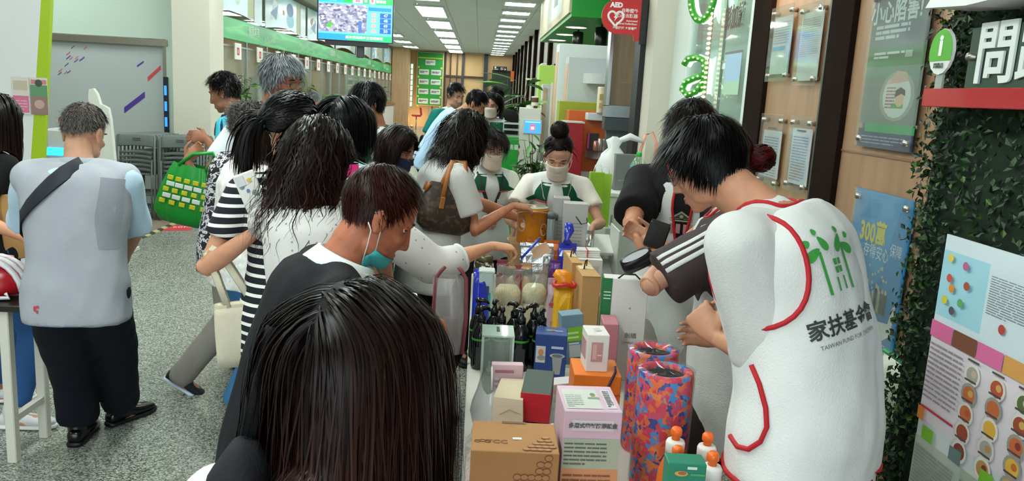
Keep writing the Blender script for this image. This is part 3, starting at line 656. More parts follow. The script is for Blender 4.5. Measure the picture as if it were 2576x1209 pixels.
def tail(B, base, d0, Ln, N=260, r=.02, root='0c0a0a', tip=None, w=.007, curl=0., name='ponytail', flare=1.5, seed=4, M_=10):
    """free hanging hair from one point (head coordinates)"""
    rr = np.random.RandomState(seed); g = B.HR.T@np.array((0, 0, -1.)); of = rr.normal(size=(N, 3))*r*.6; p = np.array(base)+of; d = np.tile(nrm(d0), (N, 1))+of/r*.25
    L = rr.uniform(.75, 1, N)*Ln; out = np.empty((N, M_+1, 3)); out[:, 0] = p; fl = of*(flare-1)
    for k in range(1, M_+1):
        d = d+g*.45; d /= np.linalg.norm(d, axis=1)[:, None]; p = p+d*(L/M_)[:, None]+fl*math.sin(k/M_*math.pi)*.35; out[:, k] = p
    nr = out-out.mean(0, keepdims=True)+1e-5; nr /= np.linalg.norm(nr, axis=2)[:, :, None]; T_ = np.gradient(out, axis=1); sd = np.cross(T_, nr); sd /= np.maximum(np.linalg.norm(sd, axis=2), 1e-9)[:, :, None]
    if curl: out = out+sd*(curl*np.sin(np.linspace(0, 12, M_+1)[None]+rr.uniform(0, 6, N)[:, None]))[:, :, None]
    return _ribbons(B, out, sd, nr, w*rr.uniform(.6, 1.3, N), np.linspace(0, 1, M_+1), hairm(root, tip), name, rr)
def bun(B, c, r, root='0c0a0a', tip=None, N=160, name='hair_bun', seed=8, w=.007):
    rr = np.random.RandomState(seed); M_ = 12; out = np.empty((N, M_+1, 3)); c = np.array(c)
    for i in range(N):
        a = nrm(rr.normal(size=3)*np.array((.35, .35, 1))); u = nrm(np.cross(a, rr.normal(size=3))); v = np.cross(a, u); R_ = r*rr.uniform(.82, 1.05); o = rr.uniform(-.6, .6)
        th = rr.uniform(0, 6.28)+np.linspace(0, 3.6, M_+1); out[i] = c+R_*(a*o+math.sqrt(1-o*o)*(np.cos(th)[:, None]*u+np.sin(th)[:, None]*v))
    nr = (out-c)/r; T_ = np.gradient(out, axis=1); sd = np.cross(T_, nr); sd /= np.maximum(np.linalg.norm(sd, axis=2), 1e-9)[:, :, None]
    m = MB(); m.ell(B.HW(c), np.array((r, r, r))*.84*B.sc, B.HR, 16, 10)
    _ribbons(B, out, sd, nr, w*rr.uniform(.7, 1.3, N), np.linspace(0, 1, M_+1), hairm(root, tip), name, rr)
    m.build('hair_base', M(root, .7), B.root, True, True)
# ---- worn things
def mask(B, col='d8cfc4', z0=-.108, z1=-.016, chin=False, name='face_mask', dz=0., label=None, loops='e8e4de'):
    g0 = []; g1 = []; nu, nv = 15, 9
    for i in range(nv):
        z = z0+(z1-z0)*i/(nv-1)
        for j in range(nu):
            k = j/(nu-1)*2-1; a = rad(k*72); zz = z+dz+(.012*(1-abs(k))*(i/(nv-1)))-.010*(1-k*k)*(1-i/(nv-1)); zz = zz*(1-.25*abs(k)**3)-.25*abs(k)**3*.05
            dr = nrm(B.HR@np.array((math.sin(a), math.cos(a), 0))); c = B.HW((0, .0, zz)); p = surf(B.hbvh, c, dr, 0, .3); rr = np.linalg.norm(p-c)
            rmin = B.sc*(.062+.045*math.cos(a)**2) if not chin else 0; rr = max(rr, rmin*.93)
            pl = .0025*math.sin(i/(nv-1)*3*math.pi*2)*(1-k*k)
            g0.append(c+dr*(rr+(.006+pl)*B.sc)); g1.append(c+dr*(rr+.003*B.sc))
    n = len(g0); f = []
    for i in range(nv-1):
        for j in range(nu-1): a = i*nu+j; f += [(a, a+1, a+nu+1, a+nu), (n+a+nu, n+a+nu+1, n+a+1, n+a)]
    bd = [j for j in range(nu)]+[i*nu+nu-1 for i in range(1, nv)]+[(nv-1)*nu+j for j in range(nu-2, -1, -1)]+[i*nu for i in range(nv-2, 0, -1)]
    f += [(bd[k], n+bd[k], n+bd[(k+1) % len(bd)], bd[(k+1) % len(bd)]) for k in range(len(bd))]
    m = MB(); m.add(np.array(g0+g1), f); o = m.build(name, M(col, .8, 0, .2, 300), B.root, True, True)
    if label: o['label'] = label
    for x, (e0, e1) in ((-1, (0, (nv-1)*nu)), (1, (nu-1, nv*nu-1))):
        m = MB()
        for e_, z in ((e0, -.045), (e1, .012)):
            m.tube([g0[e_], (g0[e_]+B.HW((x*.086, -.018, z)))/2+B.HR[:, 0]*x*.002, B.HW((x*.086, -.020, z)), B.HW((x*.082, -.036, z*.5-.01))], .0016*B.sc, 5)
        m.build('ear_loop', M(loops, .7), B.root, True, True)
def glasses(B, col='2a2320', r=.023, z=-.002, wide=1.12, name='eyeglasses', metal=0.):
    m = MB(); fr = M(col, .35, metal)
    for x in (-1, 1):
        m.tube([B.HW((x*.033+r*wide*math.cos(a), .094-.012*abs(math.cos(a)*wide*.5+x*0), z+r*.82*math.sin(a))) for a in np.linspace(0, 2*math.pi, 21)[:-1]], .0014*B.sc, 6, 0, True)
        m.tube([B.HW((x*(.033+r*wide), .088, z+.006)), B.HW((x*.078, .06, z+.008)), B.HW((x*.084, -.01, z+.010)), B.HW((x*.083, -.034, z-.012))], .0016*B.sc, 6)
    m.tube([B.HW((-.010, .094, z+.004)), B.HW((0, .099, z+.007)), B.HW((.010, .094, z+.004))], .0015*B.sc, 6)
    o = m.build(name, fr, B.root, True, True)
    for x in (-1, 1):
        m = MB(); q = [B.HW((x*.033+r*wide*.97*math.cos(a), .0925, z+r*.8*math.sin(a))) for a in np.linspace(0, 2*math.pi, 17)[:-1]]; q2 = [a+B.HR[:, 1]*.0012 for a in q]
        m.add(np.array(q+q2), [tuple(range(16))[::-1], tuple(range(16, 32))]+[(i, (i+1) % 16, 16+(i+1) % 16, 16+i) for i in range(16)]); ob = m.build('lens', glassm('e8f0ee', .06, .02), B.root, False, True); ob.parent = o
    return o
def collar(B, mat, t=.985, r=.068, h=.035, name='collar', flare=1.25, gap=40, label=None):
    """turned down shirt collar round the neck, open at the front"""
    c, w, d, k = B.T(t); fr = -d if d.dot(B.f) < 0 else d; m = MB(); s = B.s; n = 22; a0 = rad(gap/2); g = []
    nd = nrm(B.hc-c)
    for i in range(n):
        a = a0+(2*math.pi-2*a0)*i/(n-1); dr = fr*math.cos(a)+w*math.sin(a); pt = (1+.35*max(0, math.cos(a))); 
        top_ = c+(dr*r+nd*(h*.75))*s; mid = c+(dr*r*1.12+nd*(h*.70))*s; low = c+(dr*r*flare*pt+nd*(-h*.35*pt+.004)-k*.0)*s; lin_ = c+(dr*r*.96+nd*(-h*.3))*s
        g += [lin_, top_, mid, low]
    f = []
    for i in range(n-1):
        for j in range(3): a = i*4+j; f.append((a, a+1, a+5, a+4))
    m.add(np.array(g), f); o = m.build(name, mat, B.root, True, True)
    sm = o.modifiers.new('t', 'SOLIDIFY'); sm.thickness = .004
    if label: o['label'] = label
    return o
def strap(B, b, pts, w, mat, name='strap', lift=.006, thick=.004, label=None):
    """belt lying on a garment through (t, angle) points"""
    q = []
    for t, a in pts:
        c, w_, d, k = B.T(t); a = rad(a); dr = w_*math.cos(a)+d*math.sin(a); q.append((surf(b, c, dr, lift), dr))
    P_ = np.array([x[0] for x in q]); N_ = np.array([x[1] for x in q]); T_ = np.gradient(P_, axis=0); S_ = np.cross(T_, N_); S_ /= np.linalg.norm(S_, axis=1)[:, None]
    m = MB(); m.loft(P_, S_*w/2, N_*thick/2, 8, 0, True, 4.); o = m.build(name, mat, B.root, True, True)
    if label: o['label'] = label
    return o
# ------------------------------------------------------------------ the hall
X_, Y_, Z_ = np.eye(3)
def S1(name, c, d, mat, parent=None, bev=0, R=None):
    m = MB(); m.box(c, d, R, 0, bev); o = m.build(name, mat, parent)
    if parent is None: o['kind'] = 'structure'
    return o
def B2(a, b): a = np.array(a, float); b = np.array(b, float); return (a+b)/2, np.abs(b-a)
TERR = bpy.data.materials.new('terrazzo'); TERR.use_nodes = True; nt = TERR.node_tree; bs = nt.nodes['Principled BSDF']; bs.inputs['Roughness'].default_value = .22; bs.inputs['Specular IOR Level'].default_value = .45
tc = nt.nodes.new('ShaderNodeTexCoord'); v1 = nt.nodes.new('ShaderNodeTexVoronoi'); v1.inputs['Scale'].default_value = 150; n1 = nt.nodes.new('ShaderNodeTexNoise'); n1.inputs['Scale'].default_value = 1.1; n1.inputs['Detail'].default_value = 3
sc_ = nt.nodes.new('ShaderNodeSeparateColor'); cr = nt.nodes.new('ShaderNodeValToRGB'); e = cr.color_ramp.elements
for _ in range(3): e.new(.5)
for i, (p, c) in enumerate([(0, '43493f'), (.25, '6f756a'), (.5, '959a90'), (.75, 'adb0a6'), (1, 'd2d4cc')]): e[i].position = p; e[i].color = lin(c)
mx = nt.nodes.new('ShaderNodeMix'); mx.data_type = 'RGBA'; mx.blend_type = 'MULTIPLY'; mx.inputs[0].default_value = .35
nt.links.new(tc.outputs['Object'], v1.inputs['Vector']); nt.links.new(tc.outputs['Object'], n1.inputs['Vector']); nt.links.new(v1.outputs['Color'], sc_.inputs[0]); nt.links.new(sc_.outputs[0], cr.inputs[0]); nt.links.new(cr.outputs[0], mx.inputs[6]); nt.links.new(n1.outputs['Fac'], mx.inputs[7]); nt.links.new(mx.outputs[2], bs.inputs['Base Color'])
S1('floor', *B2((-9.2, -4.5, -.12), (2.6, 39, 0)), TERR)
CEIL = S1('ceiling', *B2((-9.2, -4.5, 3.52), (2.6, 39, 3.7)), M('b9bdb6', .9))
tm = MB(); tm.box((0, 0, 0), (.622, 1.135, .016), None, 0, .006); tmat = ramp_mat('mineral_tile', 'noise', 90, [(.3, 'd2d6cf'), (.7, 'e6eae3')], .9, bump=.3)
t0 = tm.build('tile', tmat, CEIL); t0.location = (-3.6, 14, 3.51); first = True
LX = {-1.17: 3.52, .69: 1.76}; cells = []
for ix in range(9):
    for iy in range(21):
        x = -3.62+.63*ix; y = 13.6+1.145*iy
        if any(abs(x-l) < .1 for l in LX) and False: continue
        if first: t0.location = (x, y, 3.512); first = False
        else: c = t0.copy(); COL.objects.link(c); c.location = (x, y, 3.512)
ORD = ['first', 'second', 'third', 'fourth', 'fifth', 'sixth', 'seventh', 'eighth', 'ninth', 'tenth', 'eleventh', 'twelfth', 'thirteenth', 'fourteenth', 'fifteenth', 'sixteenth', 'seventeenth', 'eighteenth', 'nineteenth', 'twentieth', 'twenty-first']
# ceiling troffers: frame, diffuser panel, tubes
EMI = M('f4fff8', .5, emit=LAMP)
def troffer(x, y, l, tubes, label, group):
    t = thing('ceiling_light', label, 'light', (x, y, 3.46), 0, group)
    m = MB()
    for sx in (-1, 1): m.box((sx*.305, 0, .02), (.03, l+.06, .045)); m.box((0, sx*(l/2+.015), .02), (.58, .03, .045))
    m.build('frame', M('d6dad6', .4), t)
    if tubes:
        m = MB(); m.box((0, 0, .035), (.58, l, .01)); m.build('reflector', M('e8ece8', .25, .3), t)
        for k in (-1, 0, 1): m = MB(); m.tube([(k*.19, -l/2+.03, .018), (k*.19, l/2-.03, .018)], .02, 8); m.build('tube', M('f6fff9', .4, emit=LAMP*1.8), t, True)
    else: m = MB(); m.box((0, 0, .012), (.58, l, .014)); m.build('diffuser', EMI, t)
    return t
def row(x, ys, l, tubes, label, group):
    r = None
    for i, y in enumerate(ys):
        lb = label+', '+ORD[len(ys)-1-i]+' counted from the far wall'; r = troffer(x, y, l, tubes, lb, group) if r is None else dup(r, (x, y, 3.46), None, lb)
row(-1.17, [18.62+3.52*k for k in range(-5, 6)], 2.3, False, 'long white ceiling panel over the hall', 'ceiling panels over the hall')
row(.69, [17.73+1.76*k for k in range(-9, 12)], .6, True, 'square three-tube ceiling light', 'three-tube ceiling lights')
row(-3.0, [20.5+3.52*k for k in range(-5, 5)], 1.2, True, 'three-tube ceiling light by the tellers', 'ceiling lights by the teller counters')
row(-5.4, [1.5+2.6*k for k in range(4)], 1.2, False, 'added unseen ceiling panel brightening the sliding door', 'added unseen lights for the sliding door')  # unseen row, added to brighten the door and the glass round it
row(-7., [12+3.52*k for k in range(0, 7)], 1.2, False, 'ceiling light of the teller office', 'ceiling lights of the back office')
# left side: frontal glass wall with sliding door, white column, bank partition, far wall
MINT = M('bdd0c5', .25, spec=.5); STEEL = M('9c9a90', .3, .9); OFF = M('d8d3c4', .7, 0, .05, 40)
S1('wall_left', *B2((-9.2, -4.5, 0), (-9.0, 39, 3.5)), M('cbbfa8', .8))
S1('wall_front', *B2((-9, 10.6, 2.19), (-3.92, 10.68, 3.5)), MINT)
S1('trim_jamb', *B2((-4.02, 10.57, 0), (-3.80, 10.67, 2.19)), MINT)
S1('column_1', *B2((-3.86, 10.35, 0), (-3.40, 10.9, 3.5)), OFF)
dr = S1('door_1', *B2((-6.4, 10.63, .02), (-4.07, 10.66, 2.10)), M('adb6b7', .45))
m = MB(); m.box(*B2((-6.4, 10.56, 2.10), (-4.0, 10.66, 2.18))); m.build('door_header', STEEL, dr)
m = MB(); m.box(*B2((-4.07, 10.58, 0), (-4.0, 10.66, 2.10))); m.build('door_jamb', STEEL, dr)
it = []
def para(x, y, w, h, c, sk=.5):
    a = P(x, y+h/2, 10.62); b = P(x+w, y-h/2, 10.62); bw = (b[0]-a[0]); z0, z1 = a[2], b[2]; th = abs(h)*.36/2000*10.6
    it.append(('p', [(a[0], z0), (b[0], z1-th*0), (b[0], z1+th), (a[0], z0+th)], c))
for x, y, w, h, c in [(312, 265, 52, 40, '4a3390'), (371, 190, 33, 30, 'c9444c'), (344, 163, 17, 12, '4a3390'), (166, 136, 10, 8, 'c9646c'), (166, 146, 11, 9, '5b4f95'), (174, 148, 8, 7, 'c9646c'), (188, 146, 9, 7, 'c9646c'), (186, 154, 10, 8, '5b4f95'), (199, 150, 13, 10, '5b4f95'), (162, 164, 10, 8, '5b4f95'), (147, 178, 9, 7, 'c9646c'), (145, 186, 9, 7, '5b4f95'), (160, 184, 8, 7, 'c9646c'), (168, 182, 9, 7, '5b4f95'), (210, 122, 9, 7, 'c9646c'), (178, 120, 9, 7, '5b4f95')]: para(x, y, w, h, c)
prn(dr, (0, 10.628, 0), X_, Z_, it)
m = MB(); m.box(*B2((-4.06, 10.55, .9), (-4.0, 10.58, 1.72)), None, 0, .004); m.build('sensor_strip', M('1a2536', .3), dr)
for k in range(3): m = MB(); m.box((-4.03, 10.545, 1.15+.2*k), (.03, .008, .12)); m.build('indicator', M('2f7df0', .4, emit=1.5), dr)
for nm, x, y in (('no_entry_sticker', 155, 303),):
    c = P(x, y, 10.6); prn(dr, (c[0], 10.628, c[2]), X_, Z_, [('e', 0, 0, .075, .075, 'c9c4c0'), ('e', 0, 0, .06, .06, 'a33a3c'), ('r', -.035, .01, .07, .012, 'd8d0cc'), ('r', -.035, -.02, .07, .012, 'd8d0cc')], 'round_sticker')
# bank partition
GB = ramp_mat('green_waves', 'noise', 1.3, [(.38, '0f9552'), (.5, '22a763'), (.56, '5bb86f'), (.62, '159a58')], .35, stretch=(1, .35, 3.2), detail=2)
bn = thing('counter_banner', 'long green service banner above the teller windows', 'sign', (-4, 24.4, 2.35)); m = MB(); m.box((0, 0, .17), (.06, 26.4, .34), None, 0, .01); m.build('banner_board', GB, bn)
for px, py, s_ in ((640, 94, '儲匯業務'), (838, 132, '儲匯業務'), (930, 157, '郵務業務'), (968, 165, '郵務業務')):
    q = PX(px, py, -3.96); text(s_, .17, (q[0]+4+.035-.04, q[1]-24.4, .20), Y_, Z_, M('d7ece0', .6), bn); text('Banking Service', .12, (.035, q[1]-24.4+1.05, .15), Y_, Z_, M('bfe3cf', .6), bn)
PW = wood('c9a57c', 'b18a60', 3, .5)
COUNT = S1('counter_front', *B2((-4.3, 11.2, 0), (-3.72, 35.2, 1.02)), M('d3d2cd', .4)); del COUNT['kind']; COUNT.name = 'service_counter'; tag(COUNT, 'long white teller counter below the glass windows', 'counter')
m = MB(); m.box(*B2((-4.45, 11.15, 1.02), (-3.66, 35.25, 1.08)), None, 0, .01); m.build('counter_top', wood('8a5a3c', '6d4329', 4, .35), COUNT)
part = thing('teller_partition', 'glass teller partition with steel posts along the counter', 'partition', (-4, 24.4, 1.085))
GL = glassm('cfe0da', .10); ys = [-13.0+1.3*k for k in range(21)]
po = MB(); po.box((0, 0, .635), (.05, .05, 1.27)); p0 = po.build('post', M('a8aca8', .35, .8), part); p0.location = (0, ys[0], 0)
pa = MB(); pa.box((0, 0, .60), (.01, 1.24, 1.1)); g0 = pa.build('glass_pane', GL, part); g0.location = (0, ys[0]+.65, 0)
for k in range(1, 21):
    c = p0.copy(); COL.objects.link(c); c.location = (0, ys[k], 0); c.parent = part
    if k < 20: c = g0.copy(); COL.objects.link(c); c.location = (0, ys[k]+.65, 0); c.parent = part
m = MB(); m.box((0, 0, 1.17), (.04, 26.2, .03)); m.build('rail', M('a8aca8', .35, .8), part)
wp = None
for k in range(20):   # number plates hung from the banner
    y = 24.4+ys[k]+.62
    if wp is None:
        wp = thing('window_number_plate', 'white teller window plate with a red number square', 'sign', (-3.93, y, 2.06), 0, 'teller window number plates'); m = MB(); m.box((0, 0, .12), (.02, .34, .26), None, 0, .004); m.build('plate', M('e6e2da', .5), wp)
        prn(wp, (.011, -.08, .06), Y_, Z_, [('r', .01, 0, .12, .12, 'c2203a'), ('r', .04, .03, .05, .06, 'e8a0a8')]); m = MB(); m.tube([(0, 0, .25), (0, 0, .30)], .006, 6); m.build('hanger', M('9a9a98', .4, .8), wp)
        wp['label'] = 'white plate with a red number, first from the white column'
    else: dup(wp, (-3.93, y, 2.06), None, 'white plate with a red number, '+ORD[k]+' from the white column')
# blue glass posters over the banner
for k in range(7):
    y0 = 11.6+3.62*k; t = thing('hanging_poster', ['pale blue glass poster with a kite print, first over the banner', 'pale blue poster with a brown stamp print over the banner', 'pale blue poster with dark shapes over the banner', 'pale blue poster beside the hanging screen over the banner', 'pale blue poster behind the hanging screen over the banner', 'pale poster with grey marks far over the banner', 'pale poster with pink marks at the far banner end'][k], 'poster', (-4.0, y0, 2.695), 0, 'posters over the teller banner')
    n = 12; pts = [(3.4*i/n, .10*math.sin(i/n*math.pi)) for i in range(n+1)]+[(3.4, .72), (0, .72)]
    m = MB(); m.prism(pts, (0, 0, 0), Y_, Z_, .012); m.build('glass_sheet', M('a9c8d0', .25), t)
    rr = random.Random(k); its = []
    for j in range(7): its.append(('e' if j % 2 else 'r', rr.uniform(.2, 2.7), rr.uniform(.2, .5), rr.uniform(.08, .4), rr.uniform(.06, .2), rr.choice(['7fa9b8', '8d7a5c', '5d7f95', 'c4d8da', '9fb9a0', 'b5a58a', '54708c'])))
    its += [('r', 2.5, .08, .35, .6, 'a8b48c'), ('r', 2.86, .06, .04, .62, '8a4a44'), ('p', [(.3, .15), (1.0, .3), (.7, .6)], 'd5e2e2'), ('p', [(.35, .3), (.8, .2), (.95, .5)], '6d93b5')]
    prn(t, (.012, 0, 0), Y_, Z_, its)
# office behind the glass
for i, (y, h, c) in enumerate([(12.3, 1.9, 'b8bfba'), (14.2, 1.9, 'c6c9c4'), (16.6, 1.75, 'b0b4ae'), (20, 1.8, 'bdb5a4')]):
    o = S1('office_screen', *B2((-5.6, y, 0), (-5.5, y+1.3, h)), M(c, .6)); del o['kind']; tag(o, ['grey office screen with papers behind the first teller window', 'pale office screen behind the second teller window', 'grey office screen behind the middle teller windows', 'beige office screen behind the far teller windows'][i], 'screen', 'office screens behind the tellers')
    prn(o, (-5.49, y, 0), Y_, Z_, [('r', .2, 1.1, .4, .55, 'e4e4e0'), ('r', .7, 1.0, .35, .6, 'dadcd8')])
    m = MB(); m.box(*B2((-5.62, y-.03, 0), (-5.48, y, h+.03))); m.build('edge_post', STEEL, o)
S1('wall_office', *B2((-8.9, 22.5, 0), (-8.8, 37, 3.4)), M('c8a67c', .7))
S1('column_2', *B2((-3.95, 36.2, 0), (-3.2, 36.8, 3.5)), wood('c5a079', 'b58e64', 2, .5))
BACK = S1('wall_back', *B2((-9, 38, 0), (2.6, 38.2, 3.5)), M('cda877', .7, 0, 0, 4, 0, .05))
dk = M('3a2a20', .5); nav = M('28323c', .5)
for x0, x1, z0, z1, mt, nm in [(1118, 1121, 3.5, 0, dk, 'batten'), (1131, 1134, 3.5, 0, dk, 'batten'), (1147, 1150, 3.5, 0, dk, 'batten'), (1160, 1166, 3.5, 0, nav, 'batten'), (1216, 1226, 3.5, 0, nav, 'post')]:
    a = P(x0, 200, 37.9)[0]; b = P(x1, 200, 37.9)[0]; m = MB(); m.box(*B2((a, 37.86, 0), (b, 38, 3.5))); m.build(nm, mt, BACK)
a = P(1118, 190, 37.9); b = P(1216, 190, 37.9); m = MB(); m.box(*B2((a[0], 37.88, a[2]-.04), (b[0], 38, a[2]+.04))); m.build('rail', dk, BACK)
m = MB(); m.box(*B2((a[0], 37.95, 0), (P(1163, 190, 37.9)[0], 37.99, a[2]-.04))); m.build('lower_panel', M('8f6f4e', .6), BACK)
# green notice board at the far end
bo = thing('green_notice_board', 'tall green board of white plates on the far wall', 'sign', (P(1081, 200, 37.7)[0], 37.7, 1.02)); m = MB(); m.box((0, .08, 1.2), (1.25, .10, 2.45), None, 0, .01); m.build('frame', M('c9b48c', .5), bo)
m = MB(); m.box((0, .02, 1.2), (1.15, .03, 2.36)); m.build('board', M('1d8f33', .5), bo); its = [('r', -.55, 2.12, 1.1, .06, 'a8c23a')]
for r in range(5):
    for c in ((0,) if r == 0 else (-.28, .28)):
        z = 1.95-.44*r; m = MB(); m.box((c, 0, z), (.46, .02, .24), None, 0, .009); m.build('plate', M('c9cdc9', .5), bo); its += lines(c-.18, z-.05, .36, .1, 2, '4a5550', .7, r*3+int(c*10), 3)
    for c in (-.52, .52): its.append(('e', c, 1.72-.44*r, .045, .05, 'c9c23a'))
prn(bo, (0, -.012, 0), X_, Z_, its)
m = MB(); m.box((0, .05, -.5), (.05, .05, 1.0)); m.build('post', M('8a8a86', .4, .6), bo)
# washroom sign and dark door at the far end
q = P(1262, 205, 37.4); S1('door_2', *B2((q[0]-.46, 37.5, 0), (q[0]+.46, 37.95, q[2]+.5)), M('39423f', .5))
ws = thing('washroom_sign', 'small black washroom sign with white symbols above the dark far door', 'sign', (P(1258, 174, 37.2)[0], 37.3, P(1258, 178, 37.2)[2])); m = MB(); m.box((0, .05, .1), (.62, .3, .2), None, 0, .01); m.build('sign_box', M('121412', .4), ws); prn(ws, (-.28, -.102, 0), X_, Z_, lines(.02, .1, .2, .08, 1, 'dfe3df', .9, 1, 2)+lines(.02, .03, .2, .06, 1, 'b9bdb9', .8, 2, 3)+[('e', .33, .14, .02, .02, 'dfe3df'), ('r', .31, .04, .04, .08, 'dfe3df'), ('e', .40, .14, .02, .02, 'dfe3df'), ('p', [(.37, .05), (.43, .05), (.40, .13)], 'dfe3df'), ('e', .51, .07, .035, .035, 'dfe3df'), ('r', .49, .08, .015, .08, 'dfe3df')])
q = P(1291, 192, 36); ob = thing('orange_flag_sign', 'small orange sign beside the dark far door', 'sign', (q[0], 36, 0)); m = MB(); m.box((0, 0, q[2]), (.22, .08, .45), None, 0, .01); m.build('sign_box', M('d9641f', .5), ob); m = MB(); m.tube([(0, 0, 0), (0, 0, q[2]-.2)], .02, 8); m.build('post', M('555', .5) if False else M('55504a', .5), ob)
# right wall
TAN = wood('a98667', '9c7a5d', 2.2, .42); DPOST = M('1e130f', .9, 0, .1, 60, 0, .15, .08); GREYB = M('8b877d', .6)
WR = S1('wall_right', *B2((1.5, -4.5, 0), (1.7, 4.25, 3.5)), TAN)
y_a, y_b = PX(1884, 150, 1.475)[1], PX(1926, 150, 1.475)[1]; S1('trim_1', *B2((1.475, y_b, 0), (1.62, y_a, 3.5)), DPOST)
y_c, y_d = PX(2076, 150, 1.475)[1], PX(2132, 150, 1.475)[1]; S1('trim_2', *B2((1.475, y_d, 0), (1.62, y_c, 3.5)), DPOST)
m = MB(); m.box(*B2((1.478, y_c+.004, 0), (1.5, y_c+.022, 3.5))); m.build('edge_strip', M('3d4a44', .4), WR)
for z in (.62, 1.60): m = MB(); m.box((1.499, (y_d+1.0)/2, z), (.006, y_d-1.0, .008)); m.build('panel_joint', M('8d6b4e', .5), WR)
SH = S1('wall_shopfront', *B2((1.58, y_a, 0), (1.7, 6.1, 3.5)), M('b9cbc3', .3)); 
GW = S1('window_1', *B2((1.50, y_a+.03, .1), (1.512, 5.85, 3.45)), glassm('cfe3dc', .10))
for y, nm in ((y_a+.05, 'window_post'), (5.85, 'window_post')): m = MB(); m.box((1.51, y, 1.75), (.05, .05, 3.5)); m.build(nm, M('d7e2de', .4), GW)
for z in (2.52, 1.42): m = MB(); m.box((1.505, (y_a+5.85)/2, z), (.022, 5.85-y_a, .012)); m.build('glazing_bar', M('c9a58a' if z > 2 else '8f9c96', .3, .6), GW)
m = MB(); m.box((1.505, 5.05, 1.75), (.016, .01, 3.4)); m.build('glazing_bar', M('7d8a85', .3, .5), GW)
q = PX(1846, 50, 1.49); m = MB(); tx = text('彰加讚', .15, (1.494, q[1], q[2]+.01), -Y_, Z_, M('5d4038', .6), GW, sx=.85, bold=.003)
prn(GW, (1.497, 4.98, 1.6), -Y_, Z_, [('r', .03, .30, .30, .16, '9fc0dc'), ('r', .03, .22, .30, .08, 'a9cdb2'), ('r', 0, .46, .34, .015, '6d6a70')], 'sticker')
S1('pillar_1', *B2((1.34, 6.35, 0), (1.62, 6.95, 3.5)), M('c6c1b2', .7, 0, .05, 40))
S1('wall_pale', *B2((1.5, 5.87, 0), (1.62, 6.35, 3.5)), M('d3ddd7', .5))
# alcove beyond the pillar
S1('wall_alcove', *B2((2.3, 6.95, 0), (2.45, 16, 3.5)), M('8d8b82', .7)); S1('wall_alcove_end', *B2((1.5, 16, 0), (2.45, 16.12, 3.5)), M('a6a59a', .7))
WF = S1('wall_right_far', *B2((1.5, 16.12, 0), (1.7, 38, 3.5)), M('98948a', .5))
for k in range(9):
    y = 17.5+2.45*k; m = MB(); m.box((1.46, y, 1.75), (.09, .30, 3.5)); m.build('post', DPOST, WF); m = MB(); m.box((1.49, y+1.2, 1.3), (.03, 1.5, 2.4)); m.build('pale_panel', M('c3c4ba' if k % 2 else 'a9b2ab', .25), WF)
SO = S1('ceiling_soffit', *B2((1.10, 10.3, 2.75), (2.3, 15.5, 3.5)), M('0b9a2c', .4))
m = MB(); m.box(*B2((1.07, 10.34, 2.80), (1.10, 15.5, 3.5))); m.build('fascia', M('cbbfa4', .6), SO)
prn(SO, (1.069, 13.6, 2.9), -Y_, Z_, [('r', 0, 0, 2.3, .6, 'd3d8d4'), ('e', .5, .46, .16, .09, 'b2555a')]+lines(1.0, .15, .9, .3, 2, '55605c', .8, 3, 3))
for k, y in enumerate((11.8, 13.25, 14.65)):
    t = thing('downlight', 'round downlight in the green soffit, '+ORD[k]+' from the soffit front', 'light', (1.34, y, 2.745), 0, 'downlights in the green soffit'); m = MB(); m.lathe([(.15, 0), (.17, -.006), (.17, .006), (.15, .012)], n=24); m.build('ring', M('e9e6da', .4), t, True); m = MB(); m.lathe([(.02, -.004), (.145, -.002), (.145, .004)], n=24); m.build('lamp', M('fff3dc', .4, emit=7), t)
for k, (x, y, h, r) in enumerate([(1.42, 12.2, .28, .08), (1.62, 11.2, .34, .085), (1.75, 10.9, .22, .05), (1.82, 10.7, .45, .05)]):
    t = thing('hanging_spotlight', ['wide black spotlight farthest under the green soffit', 'thick black spotlight under the green soffit', 'short thin black spotlight under the green soffit', 'long thin black spotlight by the soffit front'][k], 'light', (x, y, 2.75-h), 0, 'black spotlights under the soffit'); m = MB(); m.lathe([(r*.8, 0), (r, .01), (r, h-.04), (r*.6, h-.03)], n=18); m.build('housing', M('0d0f10', .3), t, True); m = MB(); m.tube([(0, 0, h-.05), (0, 0, h)], .015, 8); m.build('stem', M('303230', .4), t)
# rubber door mat zone with striped tape
MAT = S1('trim_mat', *B2((-7, 8.55, 0), (-3.62, 10.3, .006)), wood('85796a', '74685a', 3, .7)); 
tp = ramp_mat('hazard_tape', 'wave', 2.6, [(0, '3b382f'), (.5, '3b382f'), (.51, 'b0a678')], .7, const=True, stretch=(1, 1, 1))
tp.node_tree.nodes['Wave Texture'].bands_direction = 'DIAGONAL'
m = MB(); m.box(*B2((-3.62, 8.5, 0), (-3.55, 10.3, .007))); m.build('hazard_tape', tp, MAT)
fs = thing('floor_sticker', 'red floor sticker with white writing by the striped tape', 'sign', tuple(PZ(447, 573, 0)+np.array((0, 0, .001))), .3); m = MB(); m.box((0, 0, .001), (.30, .36, .002)); m.build('sticker', M('c43a40', .5), fs); text('1.50M', .12, (0, .04, .0025), X_, Y_, M('f0e4e0', .6), fs, depth=.0005)
# terrazzo ends; the hall front behind the camera
S1('wall_entrance', *B2((-9, -4.5, 2.9), (1.6, -4.3, 3.5)), M('c9c9c2', .7))
# ------------------------------------------------------------------ the crowd
WHITE = cloth('d4d6d4'); GREEN = cloth('0f4a30'); VESTW = cloth('cfd2cf', .8); RED = M('b3131f', .7); BLACK = cloth('101012'); NAVY = cloth('0c0f1b')
DENIM = cloth('3f79ab'); JEAN = cloth('2f5a91'); KHAKI = cloth('8f8a83')
E_ = 'closed'
